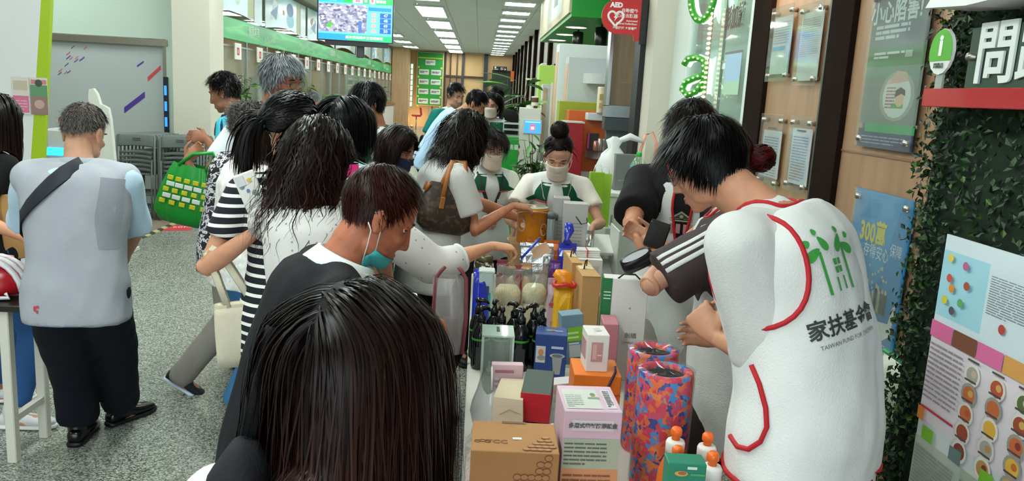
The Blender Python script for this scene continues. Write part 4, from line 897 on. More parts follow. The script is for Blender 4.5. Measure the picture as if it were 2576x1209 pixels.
# -- elderly man in grey vest walking away
B = person('elderly man in a pale grey vest with a black strap across his back', (213, 333, 3.5), 99, b=1.02, lean=(3, 15), neck=34, hp=24, hy=-18, hs=1.06, sk='b98a70',
           L=dict(to=(120, 640, 3.75), pole=(-1, -.3, -.9)), R=dict(to=(320, 640, 3.75), pole=(1, -.3, -.9)),
           feet=(tuple(PZ(200, 1108, 0))+(98,), tuple(PZ(306, 1060, 0))+(62,)))
top(B, cloth('b9d3e6', .8), .98, .020, -.1, amp=.007, sl_r=1.15, label='light blue short sleeved shirt')
vest(B, cloth('a0a4ad', .75, .15), .034, -.34, 1.06, amp=.008, label='pale grey zip vest', shoulder=1.08, cover=.92, topt=1.005)
VB = B.vb
m = MB(); rr = [B.T(-.33), B.T(-.30)]; zz = B.sec(-.1)
m.loft([r[0] for r in rr], [r[1]*(zz[0]*1.03+.036*B.s) for r in rr], [r[2]*(zz[1]*1.03+.036*B.s) for r in rr], 28, 0, True, 2.3); m.build('hem_band', cloth('8d99a6', .75), B.root, True, True)
strap(B, VB, [(1.0, -118), (.96, -104), (.9, -88), (.82, -72), (.73, -57), (.64, -42), (.55, -26), (.46, -6), (.38, 12)], .062, M('0b1020', .6), 'shoulder_strap', .008)
for sg in (-1,):   # mesh side panels
    patch(B, VB, 'mesh_panel', cloth('979ca6', .9, .5, 900), [[(t, a) for a in np.linspace(-90+sg*(38+22*abs(t-.55)), -90+sg*72, 5)] for t in np.linspace(.30, .88, 9)], .002)
collar(B, cloth('9ba7b3', .75), .985, .075, .05, 'vest_collar', 1.05, 60)
prn(B.root, *(lambda c, w, d, k: (surf(VB, c, w*math.cos(rad(-50))+d*math.sin(rad(-50)), .0), -w, k))(*B.T(-.18)), [('e', 0, 0, .006, .012, 'b8404a'), ('e', .012, .008, .007, .006, 'b8404a'), ('e', .010, -.012, .005, .007, 'b8404a')], 'emblem', bvh=VB, world=True)
trousers(B, NAVY, (.118, .108, .092), 0, .012, 4, .045, flare=.008, fr=14)
shoes(B, M('0a0a0c', .22), M('0c0b0b', .5), k=1.06, label='black leather shoe')
hair(B, '3a3634', '6f6a66', 2200, (.018, .035), 5, .07, .0035, tab=[(t, e+(4 if t < 70 else 10)) for t, e in HL], body=False, inert=.3, bval=(.5, 1.6), spread=.4, tex=lambda d, r: r.rand(len(d)) > .62*(np.exp(-(((d[:, 0]-.1)/.42)**2+((d[:, 1]+.35)/.45)**2))*(d[:, 2] > .3)), cap=False)
# -- woman at the frame edge carrying a box
B = person('woman with long dark hair in black carrying a cardboard box', (-14, 300, 3.95), 62, 'f', lean=(2, 6), R=dict(to=(58, 596, 3.72), dir=(.75, .25, -.55), palm=(0, .8, -.4), pole=(-.3, -.6, -1)),
           feet=(tuple(PZ(-10, 1010, 0))+(20,), tuple(PZ(42, 1075, 0))+(5,)), hs=1.02)
BOXHOLD = B
top(B, BLACK, .55, .012, -.2); trousers(B, JEAN, (.095, .078, .058)); shoes(B, M('dcdde0', .6), M('ececec', .6), label='white sneaker')
hair(B, '0b0808', '2a1512', 1900, (.42, .56), 16, .2, .009, 'long', .0, curl=.004)
# -- man in teal polo
B = person('man in a teal polo with navy shoulders at the counters', (563, 231, 5.5), 176, lean=(3, 10), neck=24, hp=22, sk='8f5d45', R=dict(to=(520, 345, 5.45), dir=(-1, 0, .05), palm=(.2, .9, -.2)), L=dict(to=(520, 350, 5.25), dir=(-1, .25, .1), palm=(0, .9, -.3), curl=(35, 45, 30)), q=1.4)
top(B, cloth('3fb3c4'), .75, .018, -.2, seed=3); yoke(B, B.topb, cloth('1b2a55'), .80, .985, 0, 88); collar(B, cloth('1b2a55'), .985, .068, .045); trousers(B, BLACK); shoes(B, M('15120f'))
hair(B, '0d0a09', None, 1100, (.035, .055), 6, .18, .006, spread=.35, body=False)
# -- tall grey haired man
B = person('tall smiling grey-haired man in glasses and white shirt', (712, 202, 4.75), -22, lean=(3, 14), neck=22, hp=14, hr=-5, sk='a8694d', q=1.2, hs=1.04, L=dict(to=(840, 430, 4.8)), R=dict(to=(600, 420, 4.75)))
top(B, cloth('d5dbe2'), .85, .02, -.2); collar(B, cloth('d5dbe2'), .99, .066, .045); trousers(B, NAVY); shoes(B, M('15120f'))
mask(B, '6b5a50', -.115, -.024); glasses(B, '6a6a6a', .022, 0, 1.1, metal=.8)
hair(B, '141517', '74797e', 2100, (.05, .08), 7, .22, .005, spread=.28, bval=(.5, 1.9), body=False, sh=-2, tipx=.8, comb=(.2, .2, 0))
# -- woman with curly grey hair
B = person('woman with curly grey hair in a black and white patterned blouse', (636, 318, 4.35), 18, 'f', lean=(3, 12), neck=20, hp=16, sk='b98064', L=dict(to=(468, 400, 4.42), pole=(-.5, .1, -1), dir=(.5, .2, .5)), R=dict(to=(560, 480, 4.25)), q=1.1,
           feet=(tuple(PZ(640, 1000, 0))+(18,), tuple(PZ(462, 975, .03)-np.array((0, 0, .0)))+(12, 34)))
PATT = ramp_mat('swirl_print', 'noise', 26, [(0, '14141c'), (.46, '14141c'), (.5, 'd8d6dc'), (.56, 'd8d6dc'), (.6, '55566a')], .8, stretch=(1, 1, 1.7), detail=2, const=True)
top(B, PATT, .8, .03, -.32, 1.12, label='black and white swirl blouse'); trousers(B, KHAKI, (.10, .085, .07), hem=-.05, amp=.008, label='grey trousers'); shoes(B, M('14161d', .8), M('d5dfe8', .5), M('0b0b0e', .9), label='black sneaker with white sole')
hair(B, '332f2d', '77726e', 2600, (.05, .085), 9, .30, .0045, curl=.010, cfreq=2.2, spread=.6, bval=(.5, 1.5), body=False)
GREYLADY = B
# -- woman in lace blouse
B = person('woman with brown bobbed hair in a white lace blouse and blue jeans', (664, 340, 3.9), 42, 'f', lean=(2, 8), neck=20, hp=20, sk='c08a6c', R=dict(to=(640, 660, 3.95)), L=dict(to=(700, 640, 4.1)), feet=(tuple(PZ(660, 1040, 0))+(55,), tuple(PZ(606, 1062, 0))+(35,)))
LACE = ramp_mat('lace', 'voronoi', 55, [(0, 'cfd3cf'), (.5, 'eef0ec'), (.75, 'e2d8cf')], .85, bump=.6)
top(B, LACE, .55, .028, -.2, 1.1, sl_r=1.25, amp=.007, label='white lace blouse'); trousers(B, DENIM, (.105, .095, .10), flare=.015, label='wide blue jeans'); shoes(B, M('e6e6e4', .6), M('f0f0ee', .6), label='white shoe')
for k in range(3):
    S, E, Wt, hd, pn = B.arm['R']; c = S+(E-S)*(.2+.18*k); d = nrm(E-S); u = nrm(np.cross(d, (0, 1, 0))); w = np.cross(d, u); mb = MB()
    mb.tube([c+(u*math.cos(a)+w*math.sin(a))*(.082+.006*k+.004*math.sin(a*12)) for a in np.linspace(0, 6.283, 49)[:-1]], .006, 6, 0, True); mb.build('lace_trim', M('f0efea', .9), B.root, True, True)
hair(B, '15100e', '2a1d18', 1400, (.16, .22), 10, .2, .008, 'bob', .02)
# -- woman with ponytail and striped top
B = person('woman with a ponytail in a navy and white striped top', (738, 330, 2.96), 104, 'f', lean=(2, 8), neck=20, hp=20, hy=-58, sk='c18a6d', hs=1.02, tw=0,
           L=dict(to=(655, 575, 2.72), dir=(-.05, .1, 1), palm=(.6, .7, 0), pole=(-.5, -.2, -1), curl=(22, 38, 30)), R=dict(to=(860, 640, 3.2)))
STRIPE = ramp_mat('striped_jersey', 'wave', 8.2, [(0, '0d0f1c'), (.70, '0d0f1c'), (.74, 'e6e6e2'), (1, 'e6e6e2')], .85, stretch=(.0, .0, 1), const=True)
STRIPE.node_tree.nodes['Wave Texture'].bands_direction = 'Z'; STRIPE.node_tree.nodes['Wave Texture'].inputs['Scale'].default_value = 9.2
top(B, STRIPE, .62, .014, -.28, 1.05, amp=.003, label='striped jersey top'); trousers(B, NAVY); shoes(B, M('15120f'))
hair(B, '0a0909', None, 1700, (.17, .24), 12, .12, .008, 'tie', tie=(-.02, -.125, -.01), spread=.1)
tail(B, (-.02, -.125, -.02), (-.15, -.5, -.25), .19, 420, .022, '0a0909', '1a1210', .007, flare=1.25)
mb = MB(); mb.tube([B.HW((-.02+.026*math.cos(a), -.122+.012*math.sin(a), -.012+.026*math.sin(a))) for a in np.linspace(0, 6.283, 17)[:-1]], .013*B.sc, 10, 0, True); mb.build('scrunchie', cloth('0f6d8c'), B.root, True, True)
mask(B, 'b9a6cf', -.11, -.02); STRIPEL = B
# -- curly woman reaching over the table
B = person('woman with long dark curly hair and white dotted blouse reaching over the table', (800, 392, 2.66), 76, 'f', side=7, lean=(3, 12), neck=24, hp=24, hy=-48, sk='c68d6c', hs=1.03,
           R=dict(to=(1238, 618, 2.78), fw=.05, stretch=1.25, dir=(.93, .28, -.10), palm=(.15, .1, -1), curl=(38, 45, 35), pole=(.1, -.4, -1), thumb=1.), L=dict(to=(960, 640, 3.0)))
DOT = ramp_mat('dotted_voile', 'voronoi', 38, [(0, 'dedbd9'), (1, 'e9e6e3')], .8)
nt = DOT.node_tree; vo = nt.nodes['Voronoi Texture']; vo.inputs['Randomness'].default_value = .25; cr = nt.nodes['Color Ramp']; nt.links.new(vo.outputs['Distance'], cr.inputs[0]); cr.color_ramp.elements[0].color = lin('8f8c90'); cr.color_ramp.elements[1].color = lin('cfccca'); cr.color_ramp.elements[0].position = .12; cr.color_ramp.elements[1].position = .16
top(B, DOT, 1.42, .018, -.25, 1.0, amp=.006, puff=.22, label='white dotted blouse with puffed sleeves'); cuffs(B, WHITE, 1.42, .046, sides='R'); trousers(B, NAVY); shoes(B, M('15120f'))
glasses(B, '2b1a14', .024)
hair(B, '0d0808', '2e1813', 2600, (.30, .40), 22, .24, .006, 'long', -.01, body=.7, curl=.011, cfreq=3.0, spread=.16)
REACH = B
# -- round black-haired head with pink and mint sleeves
B = person('woman with straight black hair in pink and mint top between the others', (871, 316, 3.6), 62, 'f', lean=(3, 10), neck=22, hp=20, sk='c18a6d', hs=1.0, q=1.3)
top(B, cloth('a9d9d0'), .7, .018, -.2); patch(B, B.topb, 'pink_panel', cloth('c21f6b'), [[(t, a) for a in np.linspace(-175, -100, 8)] for t in np.linspace(.5, .99, 8)]); trousers(B, BLACK); shoes(B, M('15120f'))
hair(B, '08090b', None, 1500, (.20, .27), 10, .22, .009, 'bob')
# -- staff man in green vest among customers
B = person('man with short black hair in a dark green and white staff vest', (921, 262, 4.95), 205, lean=(3, 12), neck=22, hp=18, sk='a36a4c', q=1.3, hs=1.04)
top(B, GREEN, .7, .018, -.2); vest(B, VESTW, .026, -.2); yoke(B, (B.vb, B.topb), GREEN, .66, .985, 36, 88); collar(B, GREEN, .985, .07, .05, label='dark green collar with white edge'); trousers(B, BLACK); shoes(B, M('15120f'))
hair(B, '0a0a0c', None, 1200, (.04, .06), 6, .16, .006, spread=.15, body=False)
# -- woman with navy mask
B = person('woman with brown hair wearing glasses and a navy mask', (1000, 376, 4.0), -14, 'f', lean=(4, 14), neck=24, hp=22, sk='b67a5e', q=1.1)
top(B, cloth('6f8a8a'), .7, .016, -.2); trousers(B, BLACK); shoes(B, M('15120f')); mask(B, '1c2243', -.112, -.02, label='navy cloth mask'); glasses(B, '8a6a70', .022)
hair(B, '120b0a', '2c1814', 1500, (.15, .20), 10, .26, .008, 'bob', .01, spread=.12)
# -- elderly man in black polo
B = person('elderly balding man in a black polo with white collar', (958, 540, 1.97), 18, lean=(8, 26), neck=36, hp=34, hr=2, sk='a9654a', hs=1.05, q=.85, L=dict(to=(1050, 800, 2.15), dir=(.75, .2, -.3), palm=(0, .3, -1), curl=(45, 55, 40), thumb=1.), R=dict(to=(1085, 868, 1.95), dir=(.25, .2, -.95), palm=(-.8, .5, 0)))
top(B, cloth('15161b', .85, .2), .8, .022, -.2, 1.08, amp=.006, label='black polo'); collar(B, cloth('dfe9e8', .8), .985, .072, .055, 'collar', 1.35, 36, 'white polo collar'); trousers(B, cloth('1a1a1e')); shoes(B, M('15120f'))
tb = [(t, e+(20 if t < 50 else 12 if t < 76 else 6)) for t, e in HL]
hair(B, '0a0706', '3a1511', 3200, (.035, .06), 7, .10, .0035, tab=tb, spread=.12, comb=(.35, .5, 0), bval=(.6, 1.7), cap=True, tex=lambda d, r: r.rand(len(d)) > .80*np.exp(-(((d[:, 0]-.25)/.30)**2+((d[:, 1]-.35)/.55)**2))*(d[:, 2] > .2))
mask(B, '3fb0b4', -.13, -.075, True, 'chin_mask', -.012, 'teal mask pulled under the chin', 'd9d9d9')
# -- woman with long hair nearest the camera
B = person('woman with long straight brown-tipped hair leaning at the near table edge', (893, 925, 1.04), 76, 'f', lean=(4, 18), neck=22, hp=22, hs=1.04, sk='c18a6d', q=.9, L=dict(to=(860, 1180, 1.5)), R=dict(to=(1060, 1180, 1.45)))
top(B, cloth('cfcfcc'), .75, .02, -.2, 1.1, label='white shirt with small coloured print'); trousers(B, BLACK); shoes(B, M('15120f'))
prn(B.root, B.arm['R'][0]+np.array((.06, -.02, -.17)), (0, 1, 0), (0, 0, 1), [('r', 0, 0, .02, .016, '5aa35a'), ('r', .022, -.012, .016, .02, 'd9a33a'), ('r', -.02, -.01, .016, .018, 'a8c94a'), ('e', .01, .035, .012, .008, 'b33a33')], 'print', bvh=B.topb, world=True)
hair(B, '0a0808', '4a302b', 5200, (.34, .46), 18, .24, .0042, 'long', -.02, curl=.0045, cfreq=1.2, spread=.05, bval=(.5, 1.8), rough=.34, tipx=1.6, body=.72)
NEARW = B
# -- woman with brown shoulder bag
B = person('woman in a white T-shirt with a brown shoulder bag at the orange bucket', (1176, 338, 4.2), 22, 'f', lean=(6, 18), neck=28, hp=24, sk='b8785a', hs=1.0, R=dict(to=(1290, 517, 4.12), dir=(.95, .25, -.08), palm=(.1, .3, -1), pole=(-.2, -.3, -1)), L=dict(to=(1330, 560, 4.5)))
top(B, cloth('cbcac8'), .72, .022, -.36, 1.1, sl_r=1.12, label='loose white T-shirt'); trousers(B, NAVY); shoes(B, M('15120f'))
hair(B, '0b0808', '1f1311', 1900, (.22, .30), 12, .28, .008, 'bob', .0, curl=.006, spread=.22); BAGW = B
# -- staff woman with glasses
def staff(label, head, yaw, sleeve=.6, skh='b98a72', tee='e0dcd2', **k):
    B = person(label, head, yaw, 'f', sk=skh, **k)
    top(B, cloth(tee), sleeve, .018, -.22, 1.05, sl_r=1.12); vest(B, VESTW, .026, -.25, 1.04, amp=.004, label='white staff vest'); yoke(B, (B.vb, B.topb), GREEN, .77, .985, 37, 70)
    for sg in (1, -1):
        mb = MB(); pts = []
        for a in np.linspace(37, 70, 9):
            c, w, d, k_ = B.T(.768); ang = rad(90-sg*(90-a)); pts.append(surf(B.vb, c, w*math.cos(ang)+d*math.sin(ang), .006))
        mb.tube(pts, .004, 5); mb.build('red_trim', RED, B.root, True, True)
    trousers(B, BLACK); shoes(B, M('15120f')); return B
def lanyard(B, bvh, t1=.45, col='8a8378', badge='cfd6dc', w=.012):
    for sg in (1, -1):
        strap(B, bvh, [(1.0, 90-sg*60), (.95, 90-sg*44), (.85, 90-sg*30), (.7, 90-sg*18), (t1+.08, 90-sg*6), (t1, 90)], w, M(col, .7), 'lanyard', .006, .003)
    c, w_, d, k = B.T(t1-.09); p = surf(B.vb if bvh is None else bvh, c, d, .01); mb = MB(); mb.box(p, (.06, .006, .085), np.array((w_, d, k)).T, 0, .003); mb.build('badge', M(badge, .3), B.root, False, True)
B = staff('woman in glasses and a pleated mask with a dark lanyard on her white vest', (1238, 374, 4.95), -72, .62, hp=18, neck=22, lean=(3, 10), L=dict(to=(1292, 560, 4.72), dir=(0, -.1, -1)), R=dict(to=(1206, 560, 4.75)), q=1.1, hs=1.04)
mask(B, 'c9b6a4'); glasses(B, '2c2426', .023); lanyard(B, B.vb, .42, '22252c', '4aa3c8', .022)
hair(B, '0c0809', '1d1112', 1300, (.11, .15), 9, .2, .008, 'bob', .01, bangs=.5); ST1 = B
mb = MB(); c = B.T(.62); p = surf(B.vb, c[0], nrm(c[1]*.75+c[2]), .004); mb.box(p, (.10, .006, .035), np.array((nrm(c[1]-c[2]*.4), nrm(c[2]+c[1]*.4), c[3])).T, 0, .002); mb.build('pocket_flap', VESTW, B.root, False, True)
B = staff('woman with a hair bun and beige mask bending over the far table end', (1404, 393, 4.62), -96, .62, hp=32, neck=34, lean=(8, 24), hs=1.05, R=dict(to=(1306, 575, 4.4), dir=(.1, -.3, -.9), pole=(-.6, .5, -.6)), L=dict(to=(1490, 570, 4.35), dir=(-.1, -.3, -.9), pole=(.6, .5, -.6)), eyes=E_)
mask(B, 'd2c6b8'); lanyard(B, B.vb, .28, '9b9184', 'c9ced2', .010)
hair(B, '100a0a', '2a1816', 1700, (.12, .2), 11, .12, .007, 'tie', tie=(.0, -.045, .14), spread=.12)
hair(B, '100a0a', '2a1816', 9, (.13, .17), 10, .12, .006, 'long', 0., tab=[(0, 34), (40, 30), (55, 60), (180, 90)], sh=0, body=False, name='side_lock', cap=False); bun(B, (.0, -.045, .158), .056, '100a0a', '2a1816'); ST2 = B
# -- far group
B = person('man in a teal polo and white staff vest standing far down the hall', (1147, 239, 9.2), -48, lean=(2, 8), neck=20, hp=24, sk='b98a72', q=1.9, face=True)
top(B, cloth('0f6a63'), .75, .018, -.2); vest(B, VESTW, .026, -.25); yoke(B, B.vb, GREEN, .74, .985, 10, 88); collar(B, GREEN, .985, .07, .045); trousers(B, BLACK); shoes(B, M('15120f'))
hair(B, '0a0a0c', None, 500, (.04, .06), 5, .2, .011, body=False, comb=(0, .5, .3))
B = person('man in a light blue shirt bending forward far down the hall', (1198, 261, 8.3), -8, lean=(22, 44), neck=52, hp=40, sk='a8714f', q=1.8)
top(B, cloth('a9c6e0'), .9, .022, -.2); trousers(B, NAVY); shoes(B, M('15120f')); hair(B, '0a0a0c', None, 500, (.04, .055), 5, .15, .011, body=False)
B = person('woman with a pale mask and dark green vest far down the hall', (1236, 264, 8.75), -105, 'f', hp=14, sk='b98a72', q=1.8)
top(B, BLACK, .9, .018, -.2); vest(B, VESTW, .026, -.25); yoke(B, B.vb, GREEN, .70, .985, 10, 88); mask(B, 'd6cdbf'); trousers(B, BLACK); shoes(B, M('15120f')); hair(B, '0b0909', None, 500, (.16, .2), 8, .18, .013, 'bob')
B = person('person in a black jacket with white back lettering far down the hall', (1249, 243, 10.2), 84, hp=16, lean=(2, 8), sk='b98a72', q=2.)
top(B, BLACK, 1.7, .03, -.25); trousers(B, BLACK); shoes(B, M('15120f')); hair(B, '0a0a0c', None, 450, (.04, .06), 5, .16, .012, body=False)
c, w, d, k = B.T(.78); prn(B.root, surf(B.topb, c, -d, 0)-(-w)*.09, -w, k, lines(0, 0, .18, .035, 1, 'c9ccd0', .9, 2, 3)+lines(.05, -.07, .1, .03, 1, 'c9ccd0', .8, 3, 2), 'print', bvh=B.topb, world=True)
B = person('seated person in black with black shoes at the far counters', (1098, 283, 21.5), -170, lean=(0, 4), sk='b98a72', s=1., crouch=0, q=2.6, seat=True, feet=((P(1098, 283, 21.5)[0]-.42, 21.4, 0, 190), (P(1098, 283, 21.5)[0]-.45, 21.7, 0, 190)))
top(B, BLACK, 1.7, .03, -.15); trousers(B, BLACK, (.1, .085, .07)); shoes(B, M('101010'), M('d0d0d0'))
SEATED = B
B = person('grey-haired man in a blue jacket behind the counter glass', (786, 249, 13.2), 200, lean=(3, 14), neck=24, hp=18, sk='a8714f', q=2.2)
top(B, cloth('26418c'), 1.7, .025, -.2); trousers(B, BLACK); shoes(B, M('15120f')); hair(B, '55585c', '8a8d90', 450, (.04, .06), 5, .16, .012, body=False)
# -- volunteers behind the table
def tree_logo(B, O, U, Vv, k, bvh, col='3f9a45', world=True, dark='2a2f2c'):
    it = []
    def leaf(x, y, a, l, w):
        pts = []
        for t in range(14):
            th = t/14*6.283; px = l*math.cos(th)*.5; py = w*math.sin(th)*.5*(1-.35*math.cos(th)); pts.append((x+px*math.cos(a)-py*math.sin(a), y+px*math.sin(a)+py*math.cos(a)))
        return pts
    for x, y, a, l, w in ((-.36, .20, .45, .30, .15), (-.12, .33, 2.1, .26, .13), (-.42, .38, .3, .12, .12), (-.2, .52, 0, .10, .10), (.22, .28, 1.0, .30, .14), (.42, .18, 2.6, .30, .15), (.30, .48, 0, .10, .10), (.5, .36, 0, .10, .10)): it.append(('p', [(k*p, k*q) for p, q in leaf(x, y, a, l, w)], col))
    for x in (-.24, .30): it.append(('p', [(k*(x-.03), -k*.42), (k*(x+.03), -k*.42), (k*(x+.025), k*.22), (k*(x-.025), k*.22)], col))
    for x, y in ((-.02, -.02), (.08, -.02), (-.02, -.14), (.08, -.14)): it.append(('r', k*x, k*y, k*.07, k*.09, col))
    for x, y in ((-.05, -.26), (.12, -.26)): it.append(('r', k*x, k*(y-.14), k*.04, k*.20, col))
    prn(B.root, O, U, Vv, it, 'logo', bvh=bvh, world=world)
B = person('volunteer in a black T-shirt and white vest holding a black wallet', (1738, 338, 3.22), -112, lean=(3, 12), neck=22, hp=26, sk='b97f63', hs=1.05, R=dict(to=(1602, 598, 2.86), dir=(.75, -.25, -.6), palm=(.3, .5, -.7), pole=(-.35, .1, -1), curl=(40, 50, 35), thumb=1.), L=dict(to=(1705, 620, 2.84), dir=(-.8, -.3, -.3), palm=(.1, .6, -.6), curl=(45, 50, 35)))
top(B, BLACK, .8, .024, -.15, amp=.006, sl_r=1.15); vest(B, VESTW, .030, -.5, 1.05, 'vest', RED, shoulder=.92); trousers(B, KHAKI); shoes(B, M('15120f')); glasses(B, '2a2320')
hair(B, '0c0909', '1e1210', 1500, (.05, .085), 8, .22, .006, spread=.2, body=False)
c, w, d, k = B.T(.50); ang = rad(128); dr = w*math.cos(ang)+d*math.sin(ang); O = surf(B.vb, c, dr, 0); U_ = nrm(np.cross(k, dr)); U_ = U_ if U_[0] > 0 else -U_; tree_logo(B, O, U_, k, .075, B.vb, '4fae4c')
text('林基金會', .026, O-k*.062, U_, k, M('2a2f2c', .7), B.root, bvh=B.vb, world=True); VOL1 = B
c, w, d, k = B.T(.62); patch(B, B.vb, 'shirt_front', BLACK, [[(t, a) for a in np.linspace(90-14*min(1, (t-.3)*2), 90+14*min(1, (t-.3)*2), 6)] for t in np.linspace(.34, 1.0, 10)], .003)
for sg in (-1, 1):
    mb = MB(); mb.tube([surf(B.vb, B.T(t)[0], B.T(t)[1]*math.cos(rad(90+sg*15*min(1, (t-.3)*2)))+B.T(t)[2]*math.sin(rad(90+sg*15*min(1, (t-.3)*2))), .005) for t in np.linspace(-.4, .99, 20) if t > .31], .006, 6); mb.build('front_piping', RED, B.root, True, True)
c, w, d, k = B.T(.70); O = surf(B.vb, c, d, 0); U_ = nrm(np.cross(k, d)); U_ = U_ if U_[0] > 0 else -U_
prn(B.root, O, U_, k, [('p', [(-.05, -.0), (.05, 0), (.0, .035)], '8f9a78'), ('p', [(-.035, .003), (.035, .003), (0, .026)], '2a2f2c'), ('e', 0, .012, .008, .007, '8f9a78'), ('r', -.045, -.010, .09, .006, '8f9a78'), ('r', -.045, -.06, .012, .04, 'a37a7a'), ('r', -.02, -.06, .018, .04, 'a37a7a'), ('r', .01, -.06, .018, .04, 'a37a7a'), ('r', .036, -.06, .012, .04, 'a37a7a')], 'shirt_print', bvh=B.vb, lift=.006, world=True)
B = person('volunteer with a dark red hair bun and white-striped grey sleeves', (1786, 412, 2.55), 162, 'f', lean=(3, 12), neck=26, hp=22, sk='bd8a70', hs=1.03, L=dict(to=(1722, 618, 2.52), pole=(-1, -.1, -.62), dir=(.6, .5, .3)), R=dict(to=(1640, 610, 2.9)))
GT = cloth('443a3c'); top(B, GT, .86, .03, -.15, amp=.005, sl_r=1.2, label='dark grey T-shirt with three white sleeve stripes'); vest(B, VESTW, .032, -.52, 1.06, 'vest', RED, shoulder=.95, arm=1.05); trousers(B, cloth('2b2620'), (.105, .09, .08)); shoes(B, M('15120f'))
S, E = B.arm['L'][:2]; ax = nrm(E-S); out = nrm(np.cross(ax, np.cross(B.T(.9)[1]*.8-B.f*.2+np.array((0, 0, .9)), ax)))
for j in (-1, 0, 1):
    sd = np.cross(ax, out); pts = []; nn = []
    for t in np.linspace(-.08, .84, 14):
        c = S+(E-S)*t; dr = nrm(out+sd*.30*j); p_ = surf(B.topb, c, dr, .001); pts.append(p_); nn.append(dr)
    T_ = np.gradient(np.array(pts), axis=0); sdv = np.cross(T_, nn); sdv /= np.linalg.norm(sdv, axis=1)[:, None]
    mb = MB(); mb.loft(pts, sdv*.0075, np.array(nn)*.002, 8); mb.build('white_stripe', WHITE, B.root, True, True)
hair(B, '1a0607', '5a1218', 1500, (.14, .22), 11, .12, .007, 'tie', tie=(.0, -.135, -.02), spread=.15); bun(B, (0, -.15, -.03), .045, '1a0607', '6a141c'); VOL2 = B
c, w, d, k = B.T(.38); ang = rad(-70); dr = w*math.cos(ang)+d*math.sin(ang); O = surf(B.vb, c, dr, 0); U_ = nrm(np.cross(k, dr)); U_ = U_ if U_[0] > 0 else -U_
text('家扶基金會', .032, O, U_, k, M('2a2f2c', .7), B.root, bvh=B.vb, world=True); text('TAIWAN FUND', .018, O-k*.04, U_, k, M('2a2f2c', .7), B.root, bvh=B.vb, world=True)
B = person('young man in glasses and a white vest with a green tree logo on the back', (1772, 412, 1.92), 138, lean=(2, 33), nl=.185, neck=58, hp=30, hy=16, sk='b98468', hs=.90, q=.85, b=1.05, s=1.0,
           L=dict(to=(1800, 850, 1.92), pole=(.5, -.3, -1), dir=(-.35, .6, .5), palm=(.5, .6, -.3), curl=(50, 55, 40), thumb=1.), R=dict(to=(1830, 850, 2.2), dir=(-.9, .4, 0)))
top(B, cloth('cdcecd'), .94, .022, -.48, 1.04, amp=.008, sl_r=1.2, label='white T-shirt'); vest(B, cloth('dadcdb', .8), .030, -.21, 1.06, 'vest', RED, amp=.008, shoulder=1.0, arm=1.1); trousers(B, cloth('15182c')); shoes(B, M('15120f')); glasses(B, '9a9a98', .024, metal=.8)
hair(B, '070707', None, 3600, (.06, .10), 8, .24, .005, spread=.08, body=False, bangs=.25, sh=2)
c, w, d, k = B.T(.70); ang = rad(-56); dr = w*math.cos(ang)+d*math.sin(ang); O = surf(B.vb, c, dr, 0); U_ = nrm(np.cross(k, dr)); U_ = U_ if U_[0] > 0 else -U_
tree_logo(B, O, U_, k, .145, B.vb, '3f9a45'); text('家扶基金會', .044, O-k*.125, U_, k, M('2f3532', .7), B.root, bvh=B.vb, world=True, bold=.001); text('TAIWAN FUND FOR CHILDREN', .013, O-k*.16, U_, k, M('6a706c', .7), B.root, bvh=B.vb, world=True); VOL3 = B
mb = MB()   # pocket piping on the flank
for sg in (0,):
    pts = []
    for t, a in ((.36, 12), (.28, 7), (.18, 3), (.10, 2), (.03, 5), (-.02, 12), (-.03, 20), (-.01, 30)):
        c, w, d, k = B.T(t); pts.append(surf(B.vb, c, w*math.cos(rad(a))+d*math.sin(rad(a)), .004))
    mb.tube(pts, .006, 6)
mb.build('pocket_piping', RED, B.root, True, True)
# ------------------------------------------------------------------ fixtures on the right wall
def wallpos(px, py, X): return PX(px, py, X)
def acrylic(name, label, y0, y1, z0, z1, items, group=None, X=1.5, paper=None, cat='notice', hx=.03):
    """clear acrylic sheet on four steel stand-offs with a printed sheet behind it; y0 far edge, y1 near edge"""
    w = y0-y1; h = z1-z0; t = thing(name, label, cat, (X-hx, y0, z0), 0, group)
    m = MB(); m.box((0, -w/2, h/2), (.006, w, h), None, 0, .001); m.build('acrylic_sheet', glassm('e8e4dc', .07), t)
    for yy in (.03, w-.03):
        for zz in (.03, h-.03): m = MB(); m.tube([(-.008, -yy, zz), (hx, -yy, zz)], .011, 10); m.build('stand_off', M('b9b6b0', .25, .9), t, True)
    if paper: m = MB(); px0, pz0, px1, pz1 = paper[:4]; m.box((.012, -(px0+px1)/2*w, (pz0+pz1)/2*h), (.003, (px1-px0)*w, (pz1-pz0)*h)); m.build('sheet', paper[4], t)
    if items: prn(t, (.0100, 0, 0), -Y_*w, Z_*h, items)
    return t
PAPER = M('cfd0dc', .6)
def yz(px0, px1, pyt, pyb, X=1.47): a = PX(px0, pyt, X); b = PX(px1, pyt, X); c = PX(px0, pyb, X); return a[1], b[1], c[2], a[2]
def nlines(s, y=.12, h=.58): return lines(.16, y, .68, h, 16, '7a7f90', .38, s, 5)+[('r', .3, .80, .4, .02, '3a3f55')]
